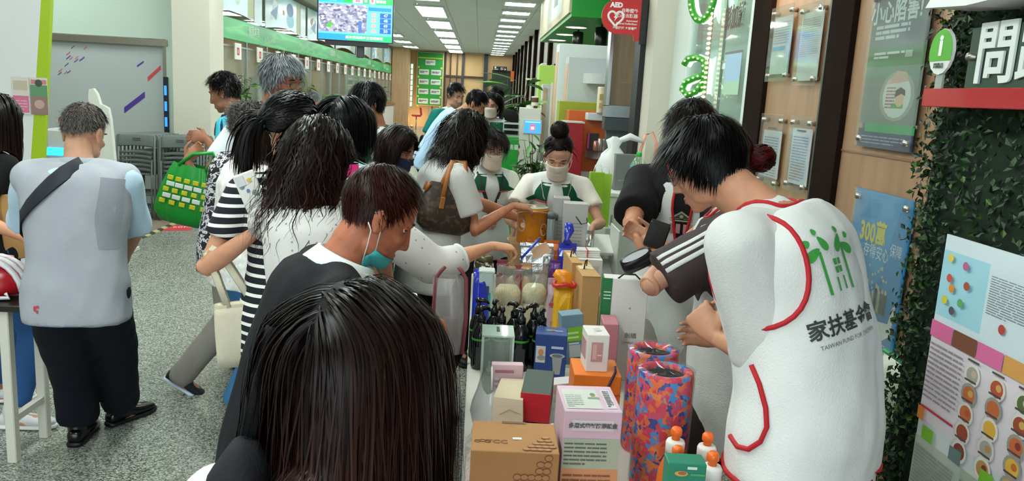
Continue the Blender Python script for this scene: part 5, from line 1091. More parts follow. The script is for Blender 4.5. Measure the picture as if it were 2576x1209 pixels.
for (x0, x1, yt, yb), lab, pp, its in [
    ((1944, 1998, 22, 205), 'acrylic sheet with a pale blue printed notice, upper one by the black post', (.1, .1, .92, .86, M('c3cbd6', .6)), [('r', .1, .42, .6, .05, '4fa7d8')]+lines(.16, .5, .7, .3, 9, '8e98ac', .35, 2, 5)+[('r', .1, .1, .82, .3, 'b7cabf')]),
    ((2014, 2073, 15, 215), 'acrylic sheet with a grey printed notice beside the dark post, upper one', (.06, .06, .95, .90, M('c4c8c6', .6)), lines(.12, .35, .76, .48, 18, '8b918f', .35, 5, 5)),
    ((1918, 1972, 285, 468), 'acrylic sheet with a lilac form, lower one by the black post', (.08, .14, .92, .78, PAPER), nlines(3)),
    ((1990, 2046, 290, 480), 'acrylic sheet with a lilac form beside the dark post, lower one', (.08, .1, .95, .84, PAPER), nlines(4, .14, .6))]:
    a, b, c, d = yz(x0, x1, yt, yb); acrylic('notice_frame', lab, a, b, c, d, its, 'acrylic notice frames', 1.5, pp)
q = PX(1975, 40, 1.44); 
t = thing('picture_light', 'small warm downlight over the acrylic notices', 'light', (1.42, 4.02, 2.72)); m = MB(); m.lathe([(.03, 0), (.045, .02), (.045, .10), (.02, .12)], n=14); m.build('housing', M('c9b79c', .4), t, True); m = MB(); m.lathe([(.005, .004), (.03, .006)], n=12); m.build('lamp', M('ffd9a0', .4, emit=14), t); m = MB(); m.tube([(0, 0, .1), (.08, 0, .1)], .01, 6); m.build('arm', STEEL, t)
spot('notice_spot', (1.38, 4.02, 2.70), 22, (1.5, 3.98, 1.9), 95)
# grey-green poster with a boy's portrait plain stand-in, and the blue 300 poster
a, b, c, d = yz(2200, 2345, -20, 372)
its = [('r', .0, .0, 1, .12, '20275a'), ('r', .12, .10, .88, .055, '1c9a5c'), ('r', 0, .155, 1, .36, '6f7a76'), ('r', 0, .515, 1, .12, '3f6a3a'), ('r', 0, .635, 1, .365, '5d6066'), ('e', .62, .33, .30, .155, '8d9793'), ('e', .62, .33, .24, .135, 'c7c9c8'), ('p', [(.42, .40), (.80, .42), (.74, .475), (.58, .485)], 'c79a94')]
its += [('r', .55+.02*0, .255, .2, .03, '3f9a45'), ('e', .68, .315, .075, .05, 'd8ab90'), ('p', [(.59, .32), (.60, .365), (.68, .385), (.76, .365), (.77, .33), (.70, .345)], '2c2422')]
its += lines(.44, .25, .16, .14, 7, '8c5f66', .5, 4, 3)+lines(.12, .56, .55, .05, 2, 'c9d0c4', .6, 6, 3)+lines(.10, .68, .6, .10, 3, 'bfc4c6', .6, 8, 3)+lines(.08, .02, .8, .06, 3, '8b93b8', .4, 9, 6)+[('r', .68, .565, .12, .04, '9db4a8')]
t = acrylic('wall_poster', 'grey and green poster with a boy portrait behind clear acrylic', a, b, c, d, its, None, 1.5, (.06, .03, .98, .98, M('5d6066', .6)), 'poster')
w_ = a-b; h_ = d-c
text('小心陷害!', .085, (.0085, -w_*.42, h_*.845), -Y_, Z_, M('c9d2d4', .6), t, depth=.0004, bold=.002)
a, b, c, d = yz(2152, 2300, 470, 905)
its = [('r', .0, .0, 1, 1, '2a86c4'), ('p', [(.45, .55), (.62, .55), (.85, 1), (.25, 1)], '3f97d0')]
rr = random.Random(3)
its += [('e', rr.uniform(.42, .74), rr.uniform(.45, .60), .014, .009, 'c9c39a') for _ in range(16)]
for k in range(9): x = .30+.055*k; hh = rr.uniform(.07, .15); its += [('r', x, .33, .042, hh, rr.choice(['3b3a2c', '7a6b3a', '22343f', 'a9a37c', '51604a'])), ('e', x+.02, .33+hh+.014, .02, .014, 'd0b49a')]
its += [('p', [(.05, .42), (.12, .44), (.20, .33), (.42, .27), (.55, .30), (.52, .24), (.35, .20), (.15, .22), (.06, .30)], 'cfd6e2'), ('p', [(.95, .42), (.90, .40), (.86, .30), (.62, .28), (.52, .26), (.56, .20), (.75, .17), (.92, .24)], 'd6dce6')]
its += lines(.08, .02, .8, .16, 8, '9fc6e2', .4, 12, 5)
t = acrylic('wall_poster', 'blue poster reading 300 with two open hands behind clear acrylic', a, b, c, d, its, None, 1.5, (0, 0, 1, 1, M('2a86c4', .5)), 'poster')
w_ = a-b; h_ = d-c
text('300萬', .098, (.0082, -w_*.40, h_*.755), -Y_, Z_, M('d8c85a', .5), t, depth=.0004, bold=.003, sx=.8); text('保障', .05, (.0082, -w_*.83, h_*.70), -Y_, Z_, M('d5e4ee', .5), t, depth=.0004, sx=.8); text('存得安心', .055, (.0082, -w_*.5, h_*.655), -Y_, Z_, M('dfeaf2', .5), t, depth=.0004, sx=.85)
# ledge with warm uplight and a pale bag
ld = S1('trim_3', *B2((1.40, 2.62, .60), (1.5, 3.4, .64)), TAN)
q = PX(2165, 965, 1.45); t = thing('ledge_uplight', 'small warm lamp glowing on the wall ledge below the blue poster', 'light', (1.45, q[1], .64)); m = MB(); m.lathe([(.03, 0), (.035, .03), (.028, .05)], n=14); m.build('housing', M('b9a58a', .4), t, True); m = MB(); m.lathe([(.003, .052), (.024, .053)], n=12); m.build('lamp', M('ffd28c', .4, emit=25), t)
spot('ledge_spot', (1.44, q[1], .70), 6, (1.5, q[1], 1.1), 120)
q = PX(2205, 1000, 1.41); t = thing('plastic_bag', 'pale translucent bag with a green clip leaning on the wall below the blue poster', 'bag', (1.42, q[1]-.05, .64))
m = MB(); m.loft([(0, 0, .0), (0, 0, .08), (.0, 0, .18), (.01, .01, .26), (.012, .02, .31)], [(.05, 0, 0), (.055, 0, 0), (.05, 0, 0), (.03, 0, 0), (.012, 0, 0)], [(0, .085, 0), (0, .095, 0), (0, .09, 0), (0, .075, 0), (0, .06, 0)], 18); m.build('bag_body', M('cfd6c4', .3), t, True); m = MB(); m.box((.012, .02, .315), (.02, .13, .018), None, 0, .005); m.build('clip', M('2f9a68', .4), t)
# plant wall with the 'ask the way' signs
XF = 1.32
pw = thing('plant_wall', 'tall wall panel of dense artificial boxwood leaves', 'plant wall', (1.40, 1.33, 0)); m = MB(); m.box((.0, 0, 1.55), (.14, 1.90, 3.1)); m.build('backing', M('0e2413', .9), pw)
NL = 22000; rr = np.random.RandomState(5); yy = np.where(rr.rand(NL) < .15, rr.uniform(.85, .985, NL), rr.uniform(-.98, .965, NL)); zz = rr.uniform(.02, 3.1, NL); edge = yy > .9; edge &= rr.rand(NL) < .6; xx = np.where(edge, rr.uniform(-.1, .1, NL), rr.uniform(-.125, -.06, NL))
nrmv = rr.normal(size=(NL, 3))*.55+np.array((-1, 0, .25)); nrmv[edge] += (.4, .9, 0); nrmv /= np.linalg.norm(nrmv, axis=1)[:, None]; up = rr.normal(size=(NL, 3)); u_ = np.cross(nrmv, up); u_ /= np.linalg.norm(u_, axis=1)[:, None]; v_ = np.cross(nrmv, u_); c_ = np.stack([xx, yy, zz], 1); ln = rr.uniform(.009, .015, NL)[:, None]; wd = ln*.62
q = np.stack([c_-u_*ln, c_-v_*wd+nrmv*.003, c_+u_*ln, c_+v_*wd+nrmv*.003], 1).reshape(-1, 3); i = np.arange(NL)[:, None]*4
LEAF = bpy.data.materials.new('boxwood'); LEAF.use_nodes = True; nt = LEAF.node_tree; bs = nt.nodes['Principled BSDF']; bs.inputs['Roughness'].default_value = .45; at = nt.nodes.new('ShaderNodeAttribute'); at.attribute_name = 'tint'; cr = nt.nodes.new('ShaderNodeValToRGB'); e = cr.color_ramp.elements; e[0].color = lin('071707'); e[1].color = lin('4a6e1a'); e.new(.6).color = lin('10300e'); e.new(.94).color = lin('1f4614'); sp = nt.nodes.new('ShaderNodeSeparateXYZ'); nt.links.new(at.outputs['Vector'], sp.inputs[0]); nt.links.new(sp.outputs[0], cr.inputs[0]); nt.links.new(cr.outputs[0], bs.inputs['Base Color'])
ti = np.repeat(rr.rand(NL), 4)[:, None]*np.array((1., 0, 0)); fo = fast_mesh('foliage', q, np.concatenate([np.stack([i[:, 0], i[:, 0]+1, i[:, 0]+2], 1), np.stack([i[:, 0], i[:, 0]+2, i[:, 0]+3], 1)]), LEAF, pw, False, ti); fo['kind'] = 'stuff'
XS = 1.235
a = PX(2320, 245, XS); yl = a[1]; z1 = PX(2330, 222, XS)[2]; z0 = PX(2330, 268, XS)[2]
sh = thing('red_shelf_band', 'glossy red band crossing the plant wall', 'shelf', (XS, yl, z0)); m = MB(); m.box((.03, -.7, (z1-z0)/2), (.06, 1.4, z1-z0), None, 0, .002); m.build('band', M('b01522', .2, coat=.5), sh)
q = PX(2430, 140, XS); zt = PX(2432, 72, XS)[2]
gs = thing('direction_sign', 'dark green glass sign reading ask the way in white characters', 'sign', (XS+.012, q[1], z1)); hh = zt-z1; m = MB(); m.box((0, -.55, hh/2), (.008, 1.1, hh)); m.build('glass_plate', M('2f4a3c', .12, spec=.7), gs)
text('問路店', hh*1.08, (-.0055, -.035, hh*.50), -Y_, Z_, M('dfe6e2', .5), gs, align='LEFT', depth=.006, bold=hh*.018)
m = MB(); m.tube([(-.02, -.02, hh*.52), (.05, -.02, hh*.52)], .010, 10); m.build('stand_off', STEEL, gs, True)
q = PX(2371, 130, XS); zb = PX(2365, 188, XS)[2]; ztp = PX(2378, 72, XS)[2]; hh = ztp-zb; wd = (PX(2344, 130, XS)[1]-PX(2402, 130, XS)[1])
si = thing('information_sign', 'oval green and white letter i sign on a clear stem above the red band', 'sign', (XS-.0, q[1], z1))
el = lambda a, b, z, s0=0, s1=16: [(a*math.cos(t*math.pi/8), z+b*math.sin(t*math.pi/8)) for t in range(s0, s1)]
zc = (zb+ztp)/2-z1; m = MB(); m.prism(el(wd/2, hh/2, zc), (.004, 0, 0), -Y_, Z_, .008); m.build('oval_plate', M('e2e6e2', .3), si)
prn(si, (-.0045, 0, 0), -Y_, Z_, [('p', [(wd*.487*math.cos(t), zc+hh*.487*math.sin(t)) for t in np.linspace(-.42, math.pi+.42, 20)], '53ae26')])
text('i', hh*.62, (-.006, 0, zc+hh*.12), -Y_, Z_, M('eef3ee', .5), si, depth=.001, bold=.003, sx=1.1); text('問路店', hh*.13, (-.006, 0, zc-hh*.31), -Y_, Z_, M('3a423c', .5), si, depth=.001)
m = MB(); m.box((.004, 0, (zb-z1)/2+.01), (.006, wd*.3, zb-z1+.03)); m.build('stem', M('9aa39c', .3), si)
# leaflet sheet on the plant wall
q0 = PX(2384, 588, 1.245); zt = q0[2]; zb = PX(2292, 1209, 1.245)[2]-.1; lw = .74; lh = zt-zb
lf = thing('menu_leaflet', 'big printed leaflet of food pictures hung on the plant wall', 'poster', (1.245, q0[1], zb)); m = MB(); m.box((.002, -lw/2, lh/2), (.004, lw, lh)); m.build('leaflet_board', M('d7dcdc', .5), lf)
L_ = lh; its = [('r', 0, L_*.70, lw, L_*.30, 'cfdde3'), ('r', 0, L_*.73, lw*.26, L_*.22, '9fd0de'), ('r', lw*.48, L_*.72, lw*.52, L_*.24, 'b3d3ea'), ('r', lw*.5, L_*.945, lw*.3, L_*.035, '57a9de'), ('r', 0, L_*.36, lw, L_*.30, 'e2d9de'), ('r', 0, L_*.0, lw, L_*.30, 'b9c2b4'), ('r', lw*.28, 0, lw*.3, L_*.3, 'aeb8a6')]
its += lines(lw*.275, L_*.80, lw*.19, L_*.12, 16, '7d868c', .4, 3, 4)+lines(lw*.5, L_*.73, lw*.46, L_*.2, 22, '86a4be', .35, 4, 6)+[('e', lw*.37, L_*.775, .012, .012, 'b5483f')]
for k, (c, n_) in enumerate([('d96a9a', 1), ('7a4a36', 1), ('d96a9a', 1), ('d59a52', 1.5), ('8a5a4a', 1.6), ('d96a9a', 1), ('c8784a', 1.4)]): its.append(('r', lw*(.0+.135*k), L_*.655, lw*.13, L_*.055, c))
its += lines(.01, L_*.44, lw*.2, L_*.2, 12, '9a8a96', .35, 8, 4)+[('r', .01, L_*.405, lw*.2, .006, 'c02f45'), ('r', 0, L_*.36, .03, L_*.045, 'e2853f')]
fc = ['b98a4f', '8a3a30', 'c9a35a', 'e0b040', 'b5533a', 'c8b49a', '9a4a30', 'a8a49a', '6a5a3a', 'd0a050', '5a6a40', 'c46a3a']; rr = random.Random(9)
for r in range(5):
    for c in range(6): x = lw*(.27+.128*c); y = L_*(.60-.063*r); k = rr.choice(fc); its += [('e', x, y, .031, .029, rr.choice(['d8d4cc', '9a9690', 'e2ded4'])), ('e', x, y, .023, .021, k), ('e', x+.006, y+.004, .010, .009, rr.choice(fc)), ('r', x-.025, y+.032, .045, .005, '55484a')]
for k, (x, y, c) in enumerate([(.06, .93, 'dcc45a'), (.15, .92, 'b5648a'), (.07, .865, 'c8503f'), (.17, .86, 'a4523a'), (.09, .835, 'd98a3a'), (.06, .79, 'd2c23a'), (.15, .80, '63a86a'), (.11, .765, '5a5260')]): its.append(('e', lw*x, L_*y, .012, .011, c))
for k in range(5): its.append(('r', lw*(.05+.17*k), L_*.305, .05, L_*.045, '79b832' if k % 2 == 0 else '6a7f7c'))
its += lines(.02, .02, lw*.24, L_*.25, 20, '8b9486', .4, 5, 4)+lines(lw*.3, .02, lw*.26, L_*.25, 20, '84907c', .4, 6, 4)
prn(lf, (0, 0, 0), -Y_, Z_, its, step=.00002)
# white lamp shade over the plant wall
q = PX(2440, 4, 1.2); t = thing('wall_lamp', 'white flat lamp shade over the plant wall', 'light', (1.2, q[1], q[2]-.005)); m = MB(); m.prism([(-.13, 0), (-.10, .03), (.30, .05), (.36, .0), (.05, -.012)], (.10, 0, 0), -Y_, Z_, .14); m.build('shade', M('e6e9ea', .4), t); m = MB(); m.tube([(0, 0, .03), (.3, 0, .03)], .012, 8); m.build('arm', STEEL, t)
# lit sign letters on the shop front
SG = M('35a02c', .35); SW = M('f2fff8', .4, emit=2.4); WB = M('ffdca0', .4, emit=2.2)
def letter(name, label, paths, loc, w=.024):
    t = thing(name, label, 'sign', loc, .8)
    for p_ in paths:
        pts = [np.array((0, -y, z)) for y, z in p_]; m = MB(); m.tube([v+np.array((-.02, 0, 0)) for v in pts], w, 8); m.build('green_face', SG, t, True); m = MB(); m.tube([v+np.array((.02, -.008, 0)) for v in pts], w*.95, 8); m.build('lit_side', SW, t, True)
        d = np.concatenate([[0], np.cumsum(np.linalg.norm(np.diff(np.array(pts), axis=0), axis=1))]); m = MB()
        for s_ in np.arange(.03, d[-1], .035): q = np.array([np.interp(s_, d, np.array(pts)[:, k]) for k in range(3)]); m.ell(q+np.array((-.044, 0, 0)), (.004, .008, .006), None, 8, 5)
        o = m.build('beads', WB, t, True); o['kind'] = 'stuff'
    return t
q = PX(1779, -4, 1.44); letter('lit_letter', 'green backlit round letter on the glass shop front, upper one', [[(.085*math.cos(t), .17*math.sin(t)) for t in np.linspace(.2, 6.4, 26)]], (1.42, q[1], q[2]+.03))
q = PX(1758, 192, 1.44); letter('lit_letter', 'green backlit arched letter on the glass shop front, lower one', [[(-.085, .07), (-.06, .11), (0, .12), (.06, .10), (.075, .025), (.075, -.11)], [(.065, .01), (.01, -.01), (-.06, -.04), (-.08, -.09), (-.04, -.125), (.02, -.10), (.065, -.04)]], (1.42, q[1], q[2]))
ls = thing('reflection_string', 'lamp reflection modelled as a vertical string of warm bulbs linking the two backlit letters', 'lights', (1.46, PX(1784, 90, 1.46)[1], 1.72)); m = MB()  # a lamp's reflection in the glass, modelled as glowing beads on a cable
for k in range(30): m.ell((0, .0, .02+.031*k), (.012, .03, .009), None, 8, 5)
o = m.build('beads', WB, ls, True); o['kind'] = 'stuff'; m = MB(); m.tube([(.012, 0, 0), (.012, 0, .98)], .006, 6); m.build('cable', M('8a8a80', .5), ls)
# AED flag sign
a = P(1516, 35, 6.6); b = P(1612, 40, 6.6); t = thing('aed_sign', 'red rounded AED flag sign with a white heart', 'sign', ((a[0]+b[0])/2, 6.6, a[2]-.16)); w = (b[0]-a[0])*1.04; hh = .285
pts = [(-w/2+.14-.14*math.cos(u), .15+.14*math.sin(u)) for u in np.linspace(-1.57, 1.57, 14)]+[(w/2, .29), (w/2, -.035), (w/2-.05, -.035), (w/2-.055, .01)]
m = MB(); m.prism(pts[::1][::-1], (0, .02, 0), X_, Z_, -.02) if False else m.prism(pts, (0, .02, 0), X_, Z_, .02); m.build('flag_plate', M('b8141c', .4), t)
rt = lambda s_, z_, y_: text(s_, z_, (w/2-.03, -.0008, y_), X_, Z_, M('e6d6d2', .5), t, align='RIGHT', depth=.0006, bold=.0006)
text('AED', .052, (-w/2+.115, -.0008, .235), X_, Z_, M('ece2de', .5), t, depth=.0006, bold=.003)
ht = [(-w/2+.115+.0043*16*math.sin(u)**3*.9, .135+.0042*(13*math.cos(u)-5*math.cos(2*u)-2*math.cos(3*u)-math.cos(4*u))) for u in np.linspace(0, 6.283, 33)[:-1]]
m = MB(); m.tube([(x, -.002, z) for x, z in ht], .0085, 6, 0, True, .4); m.build('heart', M('ece2de', .5), t)
prn(t, (-w/2+.115, -.0006, .14), X_, Z_, [('p', [(.008, .03), (-.018, -.003), (-.003, -.003), (-.012, -.032), (.018, .006), (.003, .006), (.02, .03)], 'ece2de')])
rt('自動體外', .034, .195); rt('心臟去顫器', .034, .155); rt('Automated', .020, .118); rt('External Defibrillator', .020, .094); rt('立即按壓 立即電擊', .024, .058)
m = MB(); m.box((w/2+.02, .01, .12), (.05, .03, .36)); m.build('bracket', M('141414', .5), t)
S1('column_3', *B2((P(1599, 200, 6.75)[0], 6.66, 0), (1.345, 6.9, 3.5)), M('0d0c0c', .5))
# hanging TV
TVY = 11.; c = (P(806, 100, TVY)+P(980, 106, TVY))/2; ra = .045; tv = thing('hanging_screen', 'queue number screen hung from the ceiling', 'tv', (c[0], TVY, c[2]), ra); w, h = .985, .56
m = MB(); m.box((0, .03, h/2), (w+.02, .05, h+.02), None, 0, .004); m.build('bezel', M('101216', .3), tv)
m = MB(); m.box((.02, .045, -.03), (w*.85, .06, .075), None, 0, .004); m.build('speaker_bar', M('0c0d0f', .4), tv)
m = MB(); m.tube([(-.12, .05, h), (-.12, .05, 3.5-c[2])], .02, 8); m.tube([(.12, .05, h), (.12, .05, 3.5-c[2])], .02, 8); m.build('ceiling_mount', M('2a2b2c', .4, .5), tv)
m = MB(); m.box((.06, .16, -.1), (.10, .10, .22), None, 0, .01); m.build('camera_box', M('3a3a3c', .4), tv)
def E1(hx, e=1.1): return M(hx, .4, emit=e)
city = ramp_mat('city_view', 'voronoi', 26, [(0, '4c4f6b'), (.3, '7d7a96'), (.6, '9d98ad'), (.85, 'c3bccb'), (1, '5f6a86')], .4, stretch=(1, 1, 1.5)); cb = city.node_tree.nodes['Principled BSDF']; city.node_tree.links.new(city.node_tree.nodes['Color Ramp'].outputs[0], cb.inputs['Emission Color']); cb.inputs['Emission Strength'].default_value = .8
s = [('r', -w/2+.008, .004, w-.016, h-.008, E1('58a8e0')), ('r', -w/2+.008, .006, w*.5, .075, E1('1583d8')), ('r', -.1, .006, w/2+.09, .075, E1('12a060')), ('r', -w/2+.01, .105, w*.64, .36, city), ('p', [(-w/2+.10, .17), (-w/2+.16, .155), (-w/2+.20, .21), (-w/2+.17, .235)], E1('3f9a2c')), ('r', -w/2+.53, .11, .045, .15, E1('3a5f96')), ('r', -w/2+.008, h-.075, w*.33, .07, E1('1f9ab0')), ('r', -w/2+.33, h-.075, w*.66, .07, E1('1fa048')), ('r', -.04, h-.07, .13, .06, E1('c8c4da')), ('r', .18, h-.07, .075, .06, E1('c8c4da'))]
x0 = -w/2+.66
s += [('r', x0, .40, .30, .045, E1('1272d0'))]
for k in range(4): s += [('r', x0, .115+.067*k, .14, .058, E1('62b5e6')), ('r', x0+.05, .122+.067*k, .045, .045, E1('d88a76')), ('r', x0+.155, .115+.067*k, .145, .06, E1('0a4fc0'))]
prn(tv, (0, .004, 0), X_, Z_, s, 'screen_picture')
wt = E1('e6eef8', 1.2)
for k, n_ in enumerate(('50', '49', '48', '47')): text(n_, .055, (x0+.23, .0005, .145+.067*k), X_, Z_, wt, tv, depth=.0005)
text('50', .06, (.025, -.0008, h-.04), X_, Z_, E1('c0304a'), tv, depth=.0005, bold=.002); text('9', .06, (.217, -.0008, h-.04), X_, Z_, E1('c0304a'), tv, depth=.0005, bold=.002); text('號', .045, (.13, -.0008, h-.04), X_, Z_, wt, tv, depth=.0005); text('號櫃檯', .045, (.33, -.0008, h-.04), X_, Z_, wt, tv, depth=.0005); text('請依號碼順序至櫃檯辦理', .045, (.12, .0005, .043), X_, Z_, wt, tv, depth=.0005); text('來賓', .05, (-.3, -.0008, h-.04), X_, Z_, wt, tv, depth=.0005)
# ------------------------------------------------------------------ alcove displays
def block(name, label, cat, x0, x1, ytop, Y, depth, mat, z0=0., zb=None, bev=.004):
    a = P(x0, ytop, Y); b = P(x1, ytop, Y); z1 = (a[2]+b[2])/2; cx = (a[0]+b[0])/2; t = thing(name, label, cat, (cx, Y+depth/2, z0)); w = b[0]-a[0]; m = MB(); m.box((0, 0, (z1-z0)/2), (w, depth, z1-z0), None, 0, bev); m.build('body', mat, t); return t, w, z1-z0
t, w, h = block('tall_display_unit', 'tall white display unit with a peach end panel', 'display unit', 1408, 1533, 112, 9.75, .35, M('dfe8e4', .4)); m = MB(); m.box((-w/2-.004, 0, h-.55), (.006, .28, .9)); m.build('end_panel', M('d7b08f', .5), t)
t, w, h = block('display_unit', 'pale grey display unit in front of the tall white one', 'display unit', 1432, 1566, 146, 9.1, .35, M('c3cbcc', .4)); m = MB(); m.box((-w/2-.004, 0, h-.45), (.006, .28, .75)); m.build('end_panel', M('d7b08f', .5), t); m = MB(); m.box((-w/2+.09, -.18, h-.62), (.03, .012, .06), None, 0, .004); m.build('lock', M('3a3c3e', .4, .6), t)
t, w, h = block('low_display_unit', 'lime green low unit before the pale grey unit', 'display unit', 1408, 1508, 256, 8.75, .28, M('9fae2e', .4))
t, w, h = block('orange_counter', 'big orange service counter with a pale shelf', 'counter', 1432, 1600, 281, 8.3, .35, M('c65a12', .35))
a = P(1472, 290, 8.1); b = P(1600, 290, 8.1); z = P(1535, 296, 8.1)[2]; m = MB(); m.box((.02+.06, -.24, z), (b[0]-a[0], .20, .075), None, 0, .006); m.build('shelf', M('c9ced2', .35), t); m = MB(); m.box((.12, -.345, z), (.26, .004, .07)); m.build('shelf_trim', M('dcb786', .5), t)
z = P(1515, 380, 8.0)[2]; m = MB(); m.loft([(.12, -.20, z-.09), (.12, -.20, z)], [(.27, 0, 0)]*2, [(0, .25, 0)]*2, 36); m.build('round_shelf', M('b9b6ae', .3, .4), t, False); m = MB(); m.box((.06, -.01, z-.3), (.5, .36, .12)); m.build('lower_band', M('d0ccc4', .5), t); SHZ = z; OC = t
m = MB(); m.tube([(.30, -.19, 1.5), (.34, -.20, 1.40), (.31, -.20, 1.30), (.27, -.20, 1.22)], .008, 6); m.build('cable', M('151515', .5), t)
ox, oy = OC.location[0], OC.location[1]
for k, (px, hh, r, c, lab) in enumerate([(1497, .10, .028, 'cf8f7c', 'copper metallic can on the round counter shelf'), (1508, .13, .030, 'b9a9a0', 'silver metallic can on the round counter shelf')]):
    q = P(px, 378, 7.95); t = thing('drink_can', lab, 'can', (q[0], 7.95, SHZ)); m = MB(); m.lathe([(r*.8, 0), (r, .01), (r, hh-.012), (r*.75, hh), (r*.7, hh-.004)], n=16); m.build('can_body', M(c, .25, .8), t, True); m = MB(); m.lathe([(.004, hh-.002), (r*.7, hh-.002), (r*.7, hh+.002)], n=14); m.build('lid', M('c9c9c9', .3, .8), t)
for px, lab, c, w, hh in ((1490, 'black and pink card holder on the round counter shelf', '1a1517', .12, .17), (1527, 'white folded leaflet standing on the round counter shelf', 'cfd2c4', .12, .12)):
    q = P(px, 372, 8.05); t = thing('leaflet_stand', lab, 'leaflet', (q[0], 8.05, SHZ)); m = MB(); m.box((0, 0, hh/2), (w, .03, hh), rotx(-.15)); m.build('card', M(c, .5), t); prn(t, (-w/2, -.03, .02), X_, Z_, [('r', 0, 0, .02, hh*.9, 'b02a72')] if px < 1500 else lines(.01, .02, w-.02, .07, 4, '6f8a5a', .4, 4, 3))
q = P(1565, 380, 7.9); t = thing('card_reader', 'slim dark card holder on the counter shelf edge', 'holder', (q[0], 8.0, SHZ)); m = MB(); m.box((0, 0, .045), (.05, .03, .09), None, 0, .004); m.build('body', M('4a4c4e', .4), t)
t, w, h = block('red_cabinet', 'deep red cabinet with a pale top edge beside the orange counter', 'cabinet', 1421, 1470, 309, 7.95, .3, M('9e1020', .35)); m = MB(); m.box((0, 0, h+.006), (w+.01, .31, .014)); m.build('top_edge', M('cfc9c2', .4), t)
a = P(1476, 186, 8.9); t = thing('round_ledge', 'white rounded ledge on the pale grey display unit', 'shelf', (P(1530, 186, 8.9)[0], 9.0, a[2]-.10)); m = MB(); m.loft([(0, 0, 0), (0, 0, .11)], [(.26, 0, 0)]*2, [(0, .16, 0)]*2, 30); m.build('ledge', M('c2c9ca', .4), t)
for k, px in enumerate((1508, 1522)):
    q = P(px, 276, 8.15); t = thing('display_can', ['tall cream and gold tin on the pale shelf', 'tall cream and brown tin on the pale shelf'][k], 'tin', (q[0], 8.12, P(1535, 290, 8.1)[2]+.016)); m = MB(); m.lathe([(.034, 0), (.036, .01), (.036, .25), (.03, .262)], n=16); m.build('tin_body', M('d8cdb0', .35), t, True); prn(t, (-.03, -.0365, 0), X_, Z_, [('r', .012, .13, .036, .06, ['b09a55', '8a6a40'][k]), ('r', .012, .05, .036, .05, 'c29a6a')])
# glass fronted cabinet beside the black column
a = P(1543, 70, 7.4); b = P(1598, 270, 7.4); t = thing('wall_cabinet', 'glass-fronted wall cabinet with a silver frame and wooden inside', 'cabinet', ((a[0]+b[0])/2, 7.5, 0)); w = b[0]-a[0]; z0 = b[2]; z1 = a[2]+.35
m = MB(); m.box((0, .06, (z0+z1)/2), (w-.02, .03, z1-z0)); m.build('back_panel', wood('b08052', '9a6c42', 3, .5), t)
for sx in (-1, 1): m = MB(); m.box((sx*w/2, -.02, (z0+z1)/2), (.03, .16, z1-z0)); m.build('frame_side', M('b4b9bc', .25, .9), t)
m = MB(); m.box((0, -.02, z0-.05), (w+.03, .16, .11)); m.build('frame_base', M('a9b4bc', .3, .6), t); m = MB(); m.box((0, -.02, z0-.16), (w+.03, .16, .12)); m.build('lower_panel', M('3f474b', .4), t)
m = MB(); m.box((0, -.09, (z0+z1)/2), (w, .008, z1-z0)); m.build('glass_front', glassm('d9dfdc', .05), t); m = MB(); m.box((0, .02, z0-.8), (.06, .06, 1.6 if z0 > 1.6 else z0)); m.location = 0; o = MB(); o.box((0, .04, (z0-.2)/2), (w*.8, .1, z0-.2)); o.build('plinth', M('55585a', .5), t)
m = MB(); m.box((w*.1, -.03, z0+.22), (.1, .02, .008)); m.build('inner_shelf', STEEL, t)
t, w, h = block('lime_cabinet', 'tall pale lime cabinet beyond the white display units', 'cabinet', 1358, 1404, 164, 12.2, .4, M('b4dd62', .4)); m = MB(); m.box((0, -.205, h-.75), (w*.7, .01, .04)); m.build('handle', STEEL, t)
t, w, h = block('white_frame_unit', 'white framed stand before the lime cabinet', 'stand', 1366, 1388, 212, 11.7, .3, M('d2d8d6', .4)); m = MB(); m.box((-w*.2, -.155, h-.45), (w*.4, .01, .8)); m.build('peach_panel', M('dcb898', .5), t)
t, w, h = block('narrow_stand', 'narrow cream stand beside the white framed stand', 'stand', 1390, 1406, 208, 10.4, .2, M('d3c3ae', .5)); m = MB(); m.box((0, -.105, h-.6), (w*.6, .01, .5)); m.build('inset', M('c0ac94', .5), t)
# service kiosk with a blue screen, orange front box, papers
t, w, h = block('service_kiosk', 'white kiosk with a blue touch screen down the hall', 'kiosk', 1310, 1362, 272, 9.6, .35, M('d3d6ce', .4)); zs = h-.22
m = MB(); m.box((.03, -.18, zs), (.22, .02, .17), None, 0, .004); m.build('screen_frame', M('c3c8cc', .3), t); prn(t, (.03, -.192, zs), X_, Z_, [('r', -.1, -.075, .2, .15, E1('3f95e0', .9)), ('r', -.03, -.045, .06, .075, E1('d85a7a', .9)), ('r', -.02, -.03, .04, .035, E1('f0c0cc', .9)), ('r', -.09, .05, .18, .015, E1('8cc0ee', .9))]); m = MB(); m.tube([(0, -.05, h), (0, -.05, h+.03)], .05, 14); m.build('cup_base', M('d9d6cc', .5), t)
q = P(1347, 264, 9.6); t = thing('coffee_cup', 'brown and white paper cup on top of the kiosk', 'cup', (q[0], 9.72, h)); m = MB(); m.lathe([(.034, 0), (.044, .12), (.046, .125)], n=16); m.build('cup', M('6a4a36', .5), t, True); m = MB(); m.lathe([(.040, .03), (.043, .07)], n=16, cap=False); m.build('sleeve', M('d8d4cc', .6), t, True); m = MB(); m.lathe([(.047, .124), (.045, .138), (.02, .142)], n=16); m.build('lid', M('d9d6d0', .4), t, True)
t, w, h = block('orange_kiosk', 'orange and white low stand beside the potted plant', 'stand', 1358, 1392, 412, 7.6, .3, M('d7d5ce', .4)); m = MB(); m.box((.01, -.155, h-.2), (w*.7, .01, .26)); m.build('orange_panel', M('d2691e', .4), t)
